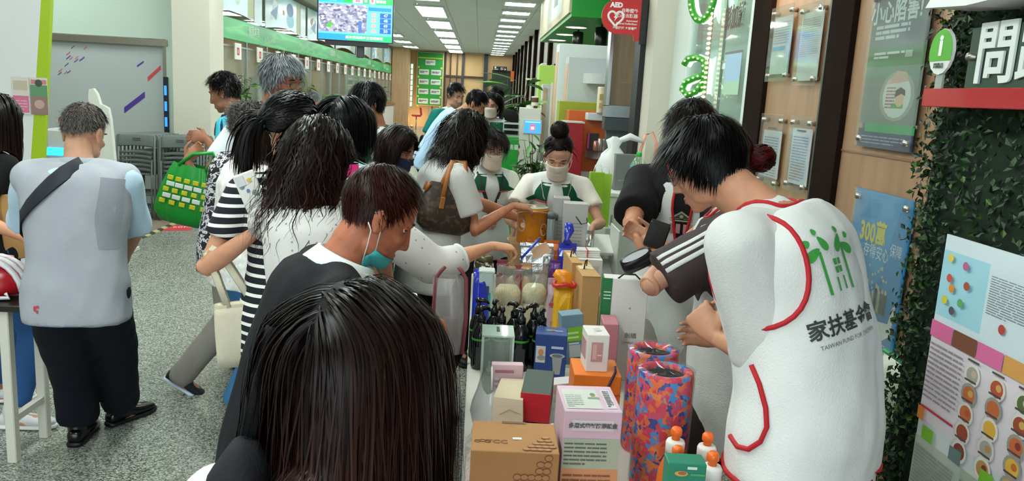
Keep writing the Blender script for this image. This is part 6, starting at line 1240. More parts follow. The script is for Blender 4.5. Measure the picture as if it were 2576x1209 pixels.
t, w, h = block('service_stand', 'green stand with white lettering under clear trays', 'stand', 1266, 1306, 345, 7.9, .3, M('0f8a2a', .4)); text('服務臺', .055, (0, -.151, h-.10), X_, Z_, M('dfeedd', .5), t); SS = t
t2 = thing('document_tray', 'stacked clear plastic trays on the green stand', 'tray', (SS.location[0], SS.location[1], h))
for k in range(3): m = MB(); m.box((0, 0, .01+.06*k), (.16, .22, .012)); m.box((-.078, 0, .035+.06*k), (.004, .22, .05)); m.box((.078, 0, .035+.06*k), (.004, .22, .05)); m.build('tray', glassm('e6eeec', .35), t2)
# wall bits far down the right side
q = PX(1325, 190, 1.42); t = thing('wall_air_conditioner', 'white wall unit high on the far hall side', 'air conditioner', (1.4, 18.2, 2.25)); m = MB(); m.box((0, 0, .1), (.18, .7, .22), None, 0, .03); m.build('casing', M('d3d6d2', .4), t); m = MB(); m.box((-.092, 0, .03), (.006, .6, .03)); m.build('vent', M('4a4e4c', .5), t)
t = thing('wall_screen', 'black wall screen beside the hall plants', 'screen', (1.40, 15.8, 1.75)); m = MB(); m.box((0, 0, .3), (.06, .95, .62), None, 0, .005); m.build('bezel', M('101214', .3), t); m = MB(); m.box((-.033, 0, .3), (.004, .88, .55)); m.build('glass', M('1d2226', .12), t); m = MB(); m.box((.06, 0, .3), (.08, .2, .2)); m.build('bracket', STEEL, t)
# ------------------------------------------------------------------ plants
LG = M('3f7a2a', .45); LG2 = M('5f9a3a', .45); LGD = M('27541f', .45)
def plant(label, x, y, z, h, spread, n, ll, mats=(LG, LG2), pot=('d9d9d3', .07, .12), name='potted_plant', seed=1, droop=.35, base=.25):
    t = thing(name, label, 'plant', (x, y, z)); rr = random.Random(seed); r, ph = pot[1], pot[2]
    m = MB(); m.lathe([(r*.7, 0), (r, ph*.85), (r*1.06, ph), (r*.9, ph), (r*.88, ph*.9)], n=18); m.build('pot', M(pot[0], .4), t, True); m = MB(); m.lathe([(.002, ph*.88), (r*.9, ph*.88)], n=14); m.build('soil', M('2c2018', .9), t)
    me = []
    for mt in mats:
        m = MB(); xs = (0, .25, .55, .8, 1.); ws = (.03, .16, .2, .12, .005); v = []; f = []
        for i, (a, w) in enumerate(zip(xs, ws)): dz = -.22*a*a; v += [(a, -w, dz+.03*(w > .1)), (a, 0, dz), (a, w, dz+.03*(w > .1))]
        for i in range(4):
            for j in range(2): k = i*3+j; f.append((k, k+1, k+4, k+3))
        m.add(v, f); o = m.build('leaf', mt, t, True); me.append(o)
    st = MB(); first = [True]*len(mats)
    nb = max(3, n//6)
    for b in range(nb):
        a = rr.uniform(0, 6.28); tilt = rr.uniform(.1, .75)*spread; hh = h*rr.uniform(base+.3, 1); top_ = np.array((math.cos(a)*tilt, math.sin(a)*tilt, hh)); pts = [np.array((0, 0, ph*.8)), np.array((math.cos(a)*tilt*.35, math.sin(a)*tilt*.35, hh*.55)), top_]; st.tube(pts, [.008, .006, .003], 5)
        for k in range(n//nb):
            s_ = rr.uniform(base, 1.05); q = pts[1]+(pts[2]-pts[1])*max(0, (s_-.5)*2) if s_ > .5 else pts[0]+(pts[1]-pts[0])*s_*2; i = rr.randrange(len(mats)); L = ll*rr.uniform(.7, 1.2)
            if first[i]: o = me[i]; first[i] = False
            else: o = me[i].copy(); COL.objects.link(o)
            o.location = q; o.rotation_euler = (rr.uniform(-.3, .3), rr.uniform(-.5, droop+.3), rr.uniform(0, 6.28)); o.scale = (L, L, L)
    st.build('stem', M('5a5a32', .7), t, True); return t
for px, py, h, sp, n, lab, sd in [(611, 240, .62, .26, 56, 'leafy money plant in a white pot on the counter behind the teal polo man', 1), (775, 248, .58, .14, 32, 'thin leafed plant in a white pot on the counter beside the tall man', 2), (836, 252, .46, .16, 22, 'small round-leafed plant in a white pot on the teller counter', 3), (962, 262, .5, .3, 24, 'low plant in a brown pot on the far counter end', 4), (948, 262, .55, .25, 24, 'bushy plant in a white pot near the far counter end', 6), (1002, 262, 1.05, .35, 30, 'tall thin plant in a white pot at the very end of the counter', 5)]:
    q = PX(px, py, -3.85); plant(lab, -3.85, min(q[1], 37.2), 1.08, h*1.25, sp, n, .19 if q[1] < 20 else .30, seed=sd, pot=(('b5763a' if sd == 4 else 'd9d9d3'), .07 if q[1] < 20 else .14, .12 if q[1] < 20 else .25))
q = P(1284, 300, 11.2); plant('tall broad-leaved plant standing in the middle of the hall side', q[0], 11.2, 0, 2.0, .45, 80, .44, (LG, LGD, LG2), ('6a6258', .20, .35), seed=8, base=.45)
q = P(1340, 420, 7.5); plant('bushy small-leaved plant in a grey round planter by the orange stand', q[0], 7.35, .62, .78, .28, 170, .15, (LG, LGD), ('c4c2b8', .13, .22), seed=9, base=.22)
t = thing('plant_stand', 'grey fluted stand under the bushy small-leaved plant', 'stand', (q[0], 7.35, 0)); m = MB(); m.lathe([(.16, 0), (.14, .05), (.11, .3), (.13, .55), (.17, .60), (.17, .62)], n=20); m.build('pedestal', M('bdbbb2', .6), t, True); m = MB(); m.lathe([(.175, .56), (.18, .58), (.175, .60)], n=20, cap=False); m.build('rim', M('a9a79e', .6), t, True)
# ------------------------------------------------------------------ left side things
wb = thing('white_sign_board', 'big white sign board with a lime green slanted edge', 'sign', (-3.83, 6.85, 0)); 
xl = lambda px, py: P(px, py, 6.85)[0]+3.9; zl = lambda px, py: P(px, py, 6.85)[2]
pts = [(-1.6, 0), (xl(88, 690), 0), (xl(92, 400), zl(92, 400)), (xl(124, -40), zl(124, -40)+.1), (-1.6, zl(124, -40)+.1)]
m = MB(); m.prism([(x-.10, y) for x, y in pts], (0, .03, 0), X_, Z_, .06); m.build('white_panel', M('d5d8da', .5), wb)
e0 = [(x-.10, y) for x, y in pts[1:4]]; m = MB(); m.prism(e0+[(pts[3][0]-.03, pts[3][1]), (pts[2][0]+.0, pts[2][1]), (pts[1][0]+.03, 0)], (0, .02, 0), X_, Z_, .05); m.build('lime_edge', M('9dbb17', .45), wb)
for (x0, y0, x1, y1), its in [((7, 193, 46, 285), [('r', .05, .05, .9, .45, 'c76a8c'), ('r', .1, .65, .8, .25, 'b8b09c')]+lines(.1, .1, .8, .3, 4, 'd8a0b5', .4, 2, 3)), ((54, 195, 92, 286), [('r', .0, .0, 1, .5, '8a6f68'), ('r', 0, .5, 1, .3, '5a8a64'), ('r', .05, .82, .9, .12, 'c77a80'), ('e', .5, .28, .3, .12, 'b99a90'), ('e', .5, .85, .22, .1, '3c4a44')])]:
    a = P(x0, y1, 6.79); b = P(x1, y0, 6.79); m = MB(); m.box(((a[0]+b[0])/2+3.9, -.036, (a[2]+b[2])/2), (b[0]-a[0], .004, b[2]-a[2])); m.build('flyer', M('cdc8c0', .5), wb); prn(wb, (a[0]+3.9, -.0385, a[2]), X_*(b[0]-a[0]), Z_*(b[2]-a[2]), its)
a = P(232, 225, 7.6); st = thing('white_standee', 'white rounded cut-out board standing edge on behind the grey vest man', 'sign', (P(262, 500, 7.6)[0], 7.6, 0)); xs = lambda px, py: P(px, py, 7.6)[0]-st.location[0]; zs_ = lambda px, py: P(px, py, 7.6)[2]
ol = [(xs(255, 500), 0), (xs(292, 500), 0), (xs(290, 400), zs_(290, 400)), (xs(280, 300), zs_(280, 300)), (xs(274, 272), zs_(274, 272)), (xs(262, 265), zs_(262, 265)), (xs(254, 262), zs_(254, 262)), (xs(246, 236), zs_(246, 236)), (xs(236, 222), zs_(236, 222)), (xs(226, 224), zs_(226, 224)), (xs(224, 245), zs_(224, 245)), (xs(236, 330), zs_(236, 330))]
m = MB(); m.prism(ol, (0, .03, 0), X_, Z_, .05); m.build('board', M('d8d8cf', .5), st); m = MB(); m.box((0, .2, .02), (.3, .4, .04), None, 0, .005); m.build('foot', M('c5c5bd', .5), st)
a = P(125, 322, 7.9); b = P(160, 322, 7.9); kk = thing('ticket_kiosk', 'white ticket kiosk with a bright blue screen behind the grey vest man', 'kiosk', ((a[0]+b[0])/2+.1, 8.0, 0)); m = MB(); m.box((0, 0, a[2]/2), (.36, .3, a[2]), None, 0, .02); m.build('body', M('c9ccc8', .4), kk); zc = P(135, 381, 7.84)[2]; m = MB(); m.box((-.08, -.155, zc), (.2, .02, .075), None, 0, .003); m.build('screen', M('2fb2ee', .3, emit=1.6), kk)
# stacked folding chairs leaning on the door glass
CG = M('6f7776', .45); CGD = M('565d5c', .45)
def chair_parts():
    t = thing('folding_chair', 'x', 'chair', (0, 0, 0), 0, 'grey folding chairs')
    def bow(z, w, h, d=.012, cv=.035, y=0.):
        m = MB(); n = 9; xs = np.linspace(-1, 1, n); C = [(x*w/2, y-cv*(1-x*x)*-1, z+.012*(1-x*x)*1.2) for x in xs]; m.loft(C, [(0, d/2, 0)]*n, [(0, 0, h/2)]*n, 8, 0, True, 4.); return m
    bow(.945, .44, .15).build('backrest', CG, t, True)
    for k in range(2): m = MB(); m.box((0, .024, .955+.022*k), (.09, .006, .008)); m.build('grip_slot', M('3a4040', .6), t)
    for k in range(5): bow(.80-.052*k, .38, .034, .010, .03, -.006).build('seat_slat', CGD, t, True)
    for sx in (-1, 1):
        m = MB(); m.tube([(sx*.225, .0, 0), (sx*.225, 0, .60), (sx*.222, .004, 1.0), (sx*.20, .01, 1.02)], .013, 8); m.build('leg', CG, t, True)
        m = MB(); m.tube([(sx*.20, -.025, .02), (sx*.20, -.025, .72)], .011, 8); m.build('rear_leg', CGD, t, True)
    for z, y, w in ((.12, -.025, .4), (.30, 0, .45), (.55, -.02, .4)): m = MB(); m.tube([(-w/2, y, z), (w/2, y, z)], .010, 6); m.build('stretcher', CGD, t, True)
    return t
ch = chair_parts(); k = 0
ordn = ['front', 'second', 'third', 'fourth', 'fifth', 'sixth', 'seventh', 'eighth']
for si, (px, n, dx, nm) in enumerate([(338, 8, .008, 'stack by the white standee'), (447, 6, .006, 'stack beside the white column')]):
    for j in range(n):
        y = 9.72+.065*j; x = P(px, 420, 9.72)[0]+dx*j*2.2; lab = f'grey folding chair, {ordn[j]} of the {nm}'
        if k == 0: ch.location = (x, y, .006); ch.rotation_euler = (-.06, 0, 0); ch['label'] = lab
        else: dup(ch, (x, y, .006), None, lab, (-.06, 0, 0))
        k += 1
# red bar stools and low red chairs by the counters
def stool(label, x, y, rz):
    t = thing('bar_stool', label, 'stool', (x, y, 0), rz, 'red stools'); RD = M('c2152a', .35)
    m = MB(); m.box((0, 0, .60), (.40, .40, .07), None, 0, .03); m.build('seat', RD, t); m = MB(); m.box((0, .19, .80), (.40, .06, .36), rotx(.12), 0, .025); m.build('backrest', RD, t); m = MB(); m.tube([(0, 0, .02), (0, 0, .57)], .025, 10); m.build('column', M('b9b9b9', .25, .9), t, True); m = MB(); m.lathe([(.21, 0), (.2, .012), (.04, .03)], n=20); m.build('base', M('b9b9b9', .25, .9), t, True); return t
q = PZ(1052, 322, 0); stool('red bar stool with a chrome column by the far wall lamp', q[0], 35.2, -1.4)
for k, px in enumerate((968, 983)): q = P(px, 300, 24.5); stool(['red stool at the teller counter, nearer of the pair', 'red stool at the teller counter, farther of the pair'][k], -3.0+.0*k, 23.6+1.0*k, 1.9)
fl = thing('floor_glow_lamp', 'small warm lamp on the floor by the far red stool', 'light', (-3.05, 36.8, 0)); m = MB(); m.lathe([(.06, 0), (.08, .05), (.05, .1)], n=12); m.build('housing', M('b9a58a', .5), fl, True); m = MB(); m.lathe([(.004, .102), (.045, .104)], n=12); m.build('lamp', M('ffb060', .4, emit=20), fl); spot('far_glow', (-3.0, 36.6, .2), 60, (-3.1, 38, .9), 120)
gs2 = thing('green_light_strip', 'narrow green and white lit panel behind the far column', 'sign', (-3.12, 36.98, .9)); m = MB(); m.box((0, 0, 1.), (.10, .3, 2.0), None, 0, .01); m.build('housing', M('3f9a3a', .4), gs2); its = [('r', -.045, .05+.24*k, .09, .2, E1('d8f0d8', 1.2)) for k in range(8)]; prn(gs2, (0, -.152, 0), X_, Z_, its)
# ------------------------------------------------------------------ table at the left edge with helmet
TX = PZ(30, 1165, 0); tb = thing('side_table', 'small black-topped table with white legs at the crowd edge', 'table', (TX[0]-.42, TX[1]+.02, 0)); zt = P(82, 766, 3.42)[2]
m = MB(); m.box((.03, .13, zt-.015), (1.0, .34, .03), None, 0, .004); m.build('tabletop', M('15110f', .35), tb)
for sx, sy in ((.42, -.0), (.42, .26), (-.42, -.0), (-.42, .26)): m = MB(); m.box((sx, sy, (zt-.03)/2), (.042, .042, zt-.03), None, 0, .004); m.build('leg', M('d3d1c7', .5), tb)
m = MB(); m.box((.42, .13, .2), (.03, .26, .03)); m.build('stretcher', M('d3d1c7', .5), tb)
hq = P(18, 735, 3.55); hl_ = thing('bike_helmet', 'red and white ribbed cycling helmet on the black table', 'helmet', (hq[0]-.06, 3.55, zt)); m = MB(); m.loft([(0, 0, .02), (0, 0, .06), (0, 0, .11), (0, 0, .145), (0, 0, .16)], [(.14, 0, 0), (.145, 0, 0), (.125, 0, 0), (.08, 0, 0), (.02, 0, 0)], [(0, .10, 0), (0, .105, 0), (0, .09, 0), (0, .055, 0), (0, .015, 0)], 24); m.build('shell', M('a5121f', .25), hl_, True)
for k in (-1, 0, 1): m = MB(); m.tube([(.15*math.cos(u), k*.045, .02+.152*math.sin(u)) for u in np.linspace(.1, 3.04, 12)], .011, 8, 0, False, 1.4); m.build('rib', M('cfcdd2', .3), hl_, True)
m = MB(); m.tube([(.10, -.08, .03), (.12, -.09, -.0+.015), (.05, -.10, .012)], .008, 6); m.build('strap', M('d9d9d9', .6), hl_)
pb = P(62, 712, 3.62); pk = thing('pink_bag', 'small pink plastic bag beside the helmet on the black table', 'bag', (pb[0]-.02, 3.6, zt)); m = MB(); m.loft([(0, 0, .0), (.02, 0, .05), (0, 0, .10), (-.03, 0, .14), (-.04, 0, .17)], [(.07, 0, 0), (.075, 0, .01), (.05, 0, .01), (.02, 0, 0), (.03, 0, 0)], [(0, .05, 0), (0, .055, 0), (0, .04, 0), (0, .015, 0), (0, .02, 0)], 14); m.build('bag_body', M('d88a9a', .3), pk, True); m = MB(); m.tube([(-.03, -.018, .14), (-.03, .018, .14)], .014, 8); m.build('knot', M('c03a55', .4), pk, True)
bx = thing('cardboard_box', 'tan cardboard box held by the woman in black at the crowd edge', 'box', tuple(P(28, 640, 3.95))); bR = rotz(-.35)
m = MB(); m.box((-.10, .06, .16), (.46, .30, .32), bR, 0, .004); m.build('carton', M('b68c55', .8, 0, .1, 40), bx); m = MB(); m.box((-.10, .06, .3212), (.06, .30, .002), bR); m.build('tape', M('c9a777', .3), bx)
# ------------------------------------------------------------------ carried things
def bagstrap(pts, r, mat, par, name='handle', flat=.35): m = MB(); m.tube(pts, r, 8, 0, False, flat); return m.build(name, mat, par, True, True)
# green woven bag on the grey-haired woman's arm
g0 = P(462, 560, 4.45); gb = thing('woven_bag', 'green woven plastic bag with yellow and white checks', 'bag', tuple(g0)); PG = M('0f8f2e', .35)
rows_ = [(0, .125, .06), (.05, .165, .075), (.12, .16, .075), (.2, .145, .07), (.28, .125, .06), (.33, .105, .05)]; ti_ = math.radians(16); Rb = np.array(((math.cos(ti_), 0, -math.sin(ti_)), (0, 1, 0), (math.sin(ti_), 0, math.cos(ti_)))) if False else roty(.20)
n_ = 40
def rib(a): return 1+.05*math.cos(a*14)
C = []; v = []; f = []
for z, a, b in rows_:
    for j in range(n_*2): u = j*math.pi/n_; k = 1+.035*math.cos(u*20); v.append(Rb@np.array((a*k*math.copysign(abs(math.cos(u))**.7, math.cos(u)), b*k*math.copysign(abs(math.sin(u))**.7, math.sin(u)), z)))
N2 = n_*2
for i in range(len(rows_)-1):
    for j in range(N2): f.append((i*N2+j, i*N2+(j+1) % N2, (i+1)*N2+(j+1) % N2, (i+1)*N2+j))
f.append(tuple(range(N2))[::-1]); m = MB(); m.add(v, f); m.build('bag_body', PG, gb, True)
for r in range(5):
    z = .115+.033*r; aa = np.interp(z, [q[0] for q in rows_], [q[1] for q in rows_]); bb = np.interp(z, [q[0] for q in rows_], [q[2] for q in rows_])
    for j in range(5):
        x = -.7+.35*j+(.1 if r % 2 else 0); u = math.acos(max(-1, min(1, x))); u = -u
        px_ = aa*1.0*x; py_ = -bb*(max(0, 1-abs(x)**2.9))**(1/2.9)*1.05-.006
        m = MB(); m.box(Rb@np.array((px_, py_, z)), (.044 if r % 2 else .032, .006, .024), Rb, 0, .002); m.build('woven_check', M('d8e0d8' if r % 2 else 'c9c21f', .4), gb)
E5, W5 = GREYLADY.arm['L'][1], GREYLADY.arm['L'][2]
for s_ in (-1, 1): a = g0+Rb@np.array((-.07, s_*.045, .32)); b = g0+Rb@np.array((.08, s_*.045, .32)); mid = P(535, 385, 4.4); bagstrap([a, a+(mid-a)*.6+np.array((-.03, 0, .02)), mid, b+(mid-b)*.6+np.array((.02, 0, 0)), b], .010, PG, gb, 'handle', 1.)
# canvas tote and phone of the striped woman
h7 = STRIPEL.arm['L']
tp_ = P(612, 838, 2.78); to = thing('tote_bag', 'cream canvas tote bag with a small red print', 'bag', tuple(tp_)); CV = cloth('d5cdb6', .9, .4, 300)
Rt = rotz(.30)@roty(-.06); W7, H7 = .19, .235
def tsh(z, y0): return y0*(.4+.6*math.sin(min(1, z/.06)*1.57))
C = [(0, 0, -.12), (0, 0, -.08), (0, 0, .02), (0, 0, .08), (0, 0, H7-.12)]; m = MB(); m.loft([Rt@np.array(c) for c in C], [Rt@np.array((W7/2*k, 0, 0)) for k in (.96, 1, 1, .98, .94)], [Rt@np.array((0, k, 0)) for k in (.012, .03, .035, .03, .022)], 24, 0, True, 3.5); m.build('bag_body', CV, to, True)
m = MB(); m.loft([Rt@np.array((0, 0, H7-.145)), Rt@np.array((0, 0, H7-.119))], [Rt@np.array((W7/2*.965, 0, 0))]*2, [Rt@np.array((0, .0245, 0))]*2, 24, 0, False, 3.5); m.build('top_hem', cloth('cfc6ad', .9), to, True)
prn(to, Rt@np.array((.035, -.0375, -.05)), Rt@X_, Rt@Z_, [('e', 0, 0, .008, .006, 'b8544a'), ('e', .014, .006, .006, .008, 'b8544a'), ('e', .004, -.014, .007, .005, 'b8544a'), ('r', .014, -.018, .01, .003, 'b8544a'), ('r', -.01, .01, .012, .003, 'b8544a')])
fa = h7[1]+(h7[2]-h7[1])*.10
for s_ in (-1, 1): a = tp_+Rt@np.array((-.045, s_*.022, H7-.13)); b = tp_+Rt@np.array((.045, s_*.022, H7-.13)); t_ = fa+np.array((0, s_*.01, .045)); bagstrap([a, a+(t_-a)*.55+np.array((-.012, 0, 0)), t_+np.array((-.028, 0, -.01)), t_+np.array((0, 0, .008)), t_+np.array((.028, 0, -.01)), b+(t_-b)*.55+np.array((.012, 0, 0)), b], .013, CV, to, 'handle', .25)
pc = STRIPEL.arm['L'][2]+np.array((-.02, -.035, .125)); ph = thing('mobile_phone', 'mobile phone in a white flowered case held by the striped woman', 'phone', tuple(pc)); RP = rotz(.35)@roty(-.38)@rotx(-.1)
m = MB(); m.box((0, 0, 0), (.072, .010, .148), RP, 0, .004); m.build('case', M('d9d8d2', .4), ph); m = MB(); m.box(RP@np.array((-.017, -.0065, .05)), (.026, .003, .036), RP, 0, .001); m.build('camera_bump', M('c3c6c8', .3), ph)
prn(ph, RP@np.array((0, -.0052, 0)), RP@X_, RP@Z_, [('e', -.02, .03, .008, .008, '7f8a96'), ('e', .01, .045, .009, .007, 'd2b24a'), ('e', -.006, .012, .006, .007, '5f7aa0'), ('e', .012, .0, .010, .009, '8a9096'), ('e', .005, -.04, .018, .016, 'b9bab6'), ('e', .005, -.04, .012, .010, 'd9d8d2')])
# brown handbag
hb0 = P(1112, 585, 3.98); hb = thing('shoulder_handbag', 'brown patterned shoulder handbag with tan leather straps', 'bag', tuple(hb0)); BR = ramp_mat('brown_canvas', 'voronoi', 60, [(0, '2b1d17'), (.7, '35251c'), (.88, '4d3a2a'), (1, '57442f')], .5); Rh = rotz(.35)@roty(.16)
m = MB(); m.loft([Rh@np.array((0, 0, z)) for z in (0, .03, .10, .18, .235, .25)], [Rh@np.array((a, 0, 0)) for a in (.10, .14, .148, .135, .115, .11)], [Rh@np.array((0, b, 0)) for b in (.03, .06, .06, .045, .02, .008)], 28, 0, True, 2.8); m.build('bag_body', BR, hb, True); TL = M('a0622c', .45)
for s_ in (-1, 1): m = MB(); m.tube([Rh@np.array((-.13, s_*.012, .2)), Rh@np.array((-.12, s_*.02, .24))], .010, 8); m.build('tab', TL, hb, True)
sh_ = BAGW.arm['R'][0]+np.array((0, -.01, .085))
for s_ in (-1, 1): a = hb0+Rh@np.array((-.05, s_*.05, .17)); b = hb0+Rh@np.array((.06, s_*.05, .17)); bagstrap([a, a+(sh_-a)*.5+np.array((-.02, -.02*s_-.03, 0)), sh_+np.array((-.035, .02*s_, -.01)), sh_+np.array((.03, .02*s_, -.01)), b+(sh_-b)*.5+np.array((.03, -.03, 0)), b], .012, TL, hb, 'strap', .35)
for x in (-.05, .06): m = MB(); m.box(Rh@np.array((x, -.062, .155)), (.026, .008, .06), Rh, 0, .004); m.build('strap_base', TL, hb); 
for x in (.118,): m = MB(); m.lathe([(.002, 0), (.022, 0), (.022, .008)], Rh@np.array((x-.01, -.05, .15)), 14, 0, Rh@rotx(1.57)); m.build('leather_disc', M('c07a30', .4), hb, True)
# pen and card in the reaching hand
ha = REACH.arm['R']; tp3 = REACH.arm['Rhand']+ha[3]*.055; pn_ = thing('pen', 'blue pen held in the reaching hand', 'pen', tuple(tp3)); m = MB(); m.tube([(-.015, 0, -.01), (.05, .0, .07)], [.0045, .0045], 8); m.build('barrel', M('1c3fae', .3), pn_, True); m = MB(); m.tube([(-.022, 0, -.02), (-.015, 0, -.01)], [.001, .004], 8); m.build('tip', M('b9b9bd', .3, .8), pn_, True)
cd_ = thing('paper_slip', 'small tan paper slip held with the pen over the foil bags', 'card', tuple(tp3+np.array((.045, .02, .02)))); m = MB(); m.box((.01, 0, .0), (.065, .002, .04), roty(-.5), 0); m.build('slip', M('cda27e', .6), cd_)
# wallet and pouch of the volunteers
w1 = P(1652, 592, 2.82); wl = thing('wallet', 'black folded wallet in the hands of the volunteer in black', 'wallet', tuple(w1)); Rw = rotz(-.2)@roty(.25); m = MB(); m.box((0, 0, 0), (.075, .014, .095), Rw, 0, .005); m.build('leather', M('0c0c0e', .4), wl); m = MB(); m.box(Rw@np.array((0, .01, .01)), (.07, .004, .085), Rw); m.build('inner_flap', M('1a1a1c', .5), wl)
w2 = P(1604, 658, 2.7); pu = thing('black_pouch', 'open black pouch below the hands of the volunteer in black', 'pouch', tuple(w2)); Rw = roty(-.5)@rotx(.5); m = MB(); m.loft([Rw@np.array((0, 0, z)) for z in (-.03, .0, .03)], [Rw@np.array((a, 0, 0)) for a in (.055, .06, .058)], [Rw@np.array((0, b, 0)) for b in (.012, .02, .024)], 20, 0, True, 3.); m.build('pouch_body', M('0d0d10', .35), pu, True); m = MB(); m.loft([Rw@np.array((0, 0, .0302)), Rw@np.array((0, 0, .031))], [Rw@np.array((.05, 0, 0))]*2, [Rw@np.array((0, .017, 0))]*2, 16); m.build('lining', M('9a9aa0', .5), pu)
# backpack of the woman nearest the camera
bpq = NEARW.arm['L'][0]+np.array((.04, -.05, .03)); bp = thing('backpack', 'dark grey backpack slung at the side of the long-haired woman', 'bag', tuple(bpq)); m = MB(); m.loft([(0, 0, z) for z in (-.16, -.13, 0, .05, .08)], [(a, 0, 0) for a in (.03, .045, .045, .035, .015)], [(0, b, 0) for b in (.05, .07, .08, .06, .03)], 22, 0, True, 2.8); m.build('pack_body', cloth('1b1c22', .8), bp, True); m = MB(); m.tube([(0, .03, .07), (.01, .04, .14), (.03, .05, .22)], .012, 8, 0, False, .4); m.build('strap', cloth('16171b', .8), bp, True)
# ------------------------------------------------------------------ the sale tables and their goods
TZ = .74
def folding_table(y0, y1, label):
    t = thing('folding_table', label, 'table', (.30, (y0+y1)/2, 0), 0, 'sale tables'); L = y1-y0
    m = MB(); m.box((0, 0, TZ-.02), (.60, L, .04), None, 0, .006); m.build('tabletop', M('c9c6bd', .5), t)
    for sy in (-1, 1):
        for sx in (-1, 1): m = MB(); m.tube([(sx*.25, sy*(L/2-.15), 0), (sx*.25, sy*(L/2-.15), TZ-.04)], .014, 8); m.build('leg', M('8a8c8c', .35, .7), t, True)
        m = MB(); m.tube([(-.25, sy*(L/2-.15), .25), (.25, sy*(L/2-.15), .25)], .010, 6); m.build('stretcher', M('8a8c8c', .35, .7), t, True)
    return t
folding_table(1.12, 2.88, 'pale folding sale table nearest, under the boxes and foam rollers'); folding_table(2.90, 4.42, 'pale folding sale table under the black bottles and noodle packs')
def pbox(name, label, x0, x1, ytop, Y, depth, mat, z0=TZ, rz=0., cat='box', bev=.002, group=None, zt=None, part='carton'):
    a = P(x0, ytop, Y); b = P(x1, ytop, Y); z1 = (a[2]+b[2])/2 if zt is None else zt; w = (b[0]-a[0]); t = thing(name, label, cat, ((a[0]+b[0])/2, Y+depth/2, z0), rz, group); m = MB(); m.box((0, 0, (z1-z0)/2), (w, depth, z1-z0), None, 0, bev); m.build(part, mat, t); return t, w, z1-z0
FR = lambda t, d, items, y=0., nm='print': prn(t, (0, -d/2-.0003, 0), X_, Z_, items, nm)
TP = lambda t, h, items: prn(t, (0, 0, h+.0003), X_, Y_, items)
# brown carton with chain pattern
BROWN = M('a87a4c', .8, 0, .08, 60); D = .17
t, w, h = pbox('brown_carton', 'brown carton with a red-brown chain pattern and TCC mark', 1186, 1410, 1136, 1.72, D, BROWN, rz=-.02)
def rings(cx, cy): return (('e', cx, cy, .0105, .0085), ('e', cx, cy, .0082, .0062))
cells = [(i, j) for j in range(9) for i in range(9) if 2 <= i+j*.55 <= 7.6+.2*j and not (i < 2 and j > 5)]
o1 = []; o2 = []
for i, j in cells:
    x = -w*.02+.0165*i-.008*(j % 2)+.010*max(0, j-3); y = h-.012-.0165*(8-j)
    if x > w/2-.013 or y < .01 or y > h-.010: continue
    a, b = rings(x, y); o1.append((*a, '8a4a2c')); o2.append((*b, 'a87a4c'))
prn(t, (0, -D/2-.0003, 0), X_, Z_, o1, 'chain_print', step=1e-7); prn(t, (0, -D/2-.0012, 0), X_, Z_, o2, 'chain_print', step=1e-7)
o1 = []; o2 = []
for i in range(5):
    for j in range(5):
        x = w*.13+.0165*i+.012*j; y = -D/2+.014+.0165*j
        if x > w/2-.012 or y > D/2-.04: continue
        a, b = rings(x, y); o1.append((*a, '8a4a2c')); o2.append((*b, 'a87a4c'))
prn(t, (0, 0, h+.0003), X_, Y_, o1, 'chain_print', step=1e-7); prn(t, (0, 0, h+.0012), X_, Y_, o2, 'chain_print', step=1e-7)
text('TCC', .026, (-w*.21, -.035, h+.0006), X_, Y_, M('7a5030', .7), t, depth=.0004, bold=.0008)
for k in range(3): m = MB(); m.tube([(-w*.43+.012*k+.0075*math.cos(u), -.036+.0055*math.sin(u)+(.004 if k == 1 else 0), h+.001) for u in np.linspace(0, 6.28, 13)[:-1]], .0011, 5, 0, True); m.build('logo_loop', M('7a5030', .7), t)
TP(t, h, [('r', -.005, -.02, .022, .012, 'd8d6d0'), ('r', -.03, D/2-.012, .06, .012, '6f4c2c')])
# pastel lunch box carton
D = .17; t, w, h = pbox('lunch_box_carton', 'tall pastel carton for a sealed lunch box, banded pink green and orange', 1419, 1566, 1034, 1.80, D, M('d3b4c6', .5), rz=.02)
FR(t, D, [('r', -w/2+.001, 0, w-.002, h*.45, 'd39468'), ('r', -w/2+.001, h*.45, w-.002, h*.29, 'aab3a0'), ('r', -w*.36, h*.815, w*.72, h*.10, 'dcd2d6')]+lines(-w*.47, h*.48, w*.75, h*.23, 6, '5d665c', .42, 5, 5)+lines(-w*.47, h*.08, w*.85, h*.33, 7, '8a5240', .38, 6, 6))
text('多層式密封防漏飯盒', .0132, (0, -D/2-.0042, h*.865), X_, Z_, M('5a5a64', .6), t, depth=.0004, bold=.0005); 
TP(t, h, [('r', -w*.45, -D*.42, w*.62, D*.75, 'c9ccc4'), ('r', w*.26, -D*.4, w*.16, D*.72, 'd9d4d8'), ('e', w*.10, .0, .010, .010, 'd0a050'), ('e', w*.09, .02, .007, .012, '5f8a70'), ('r', -w*.02, -.01, .03, .012, '6f8f86')]+lines(-w*.42, -D*.38, w*.3, D*.5, 7, '8e9690', .4, 3, 3)+lines(w*.28, -D*.36, w*.12, D*.64, 9, '6a6670', .6, 4, 1))
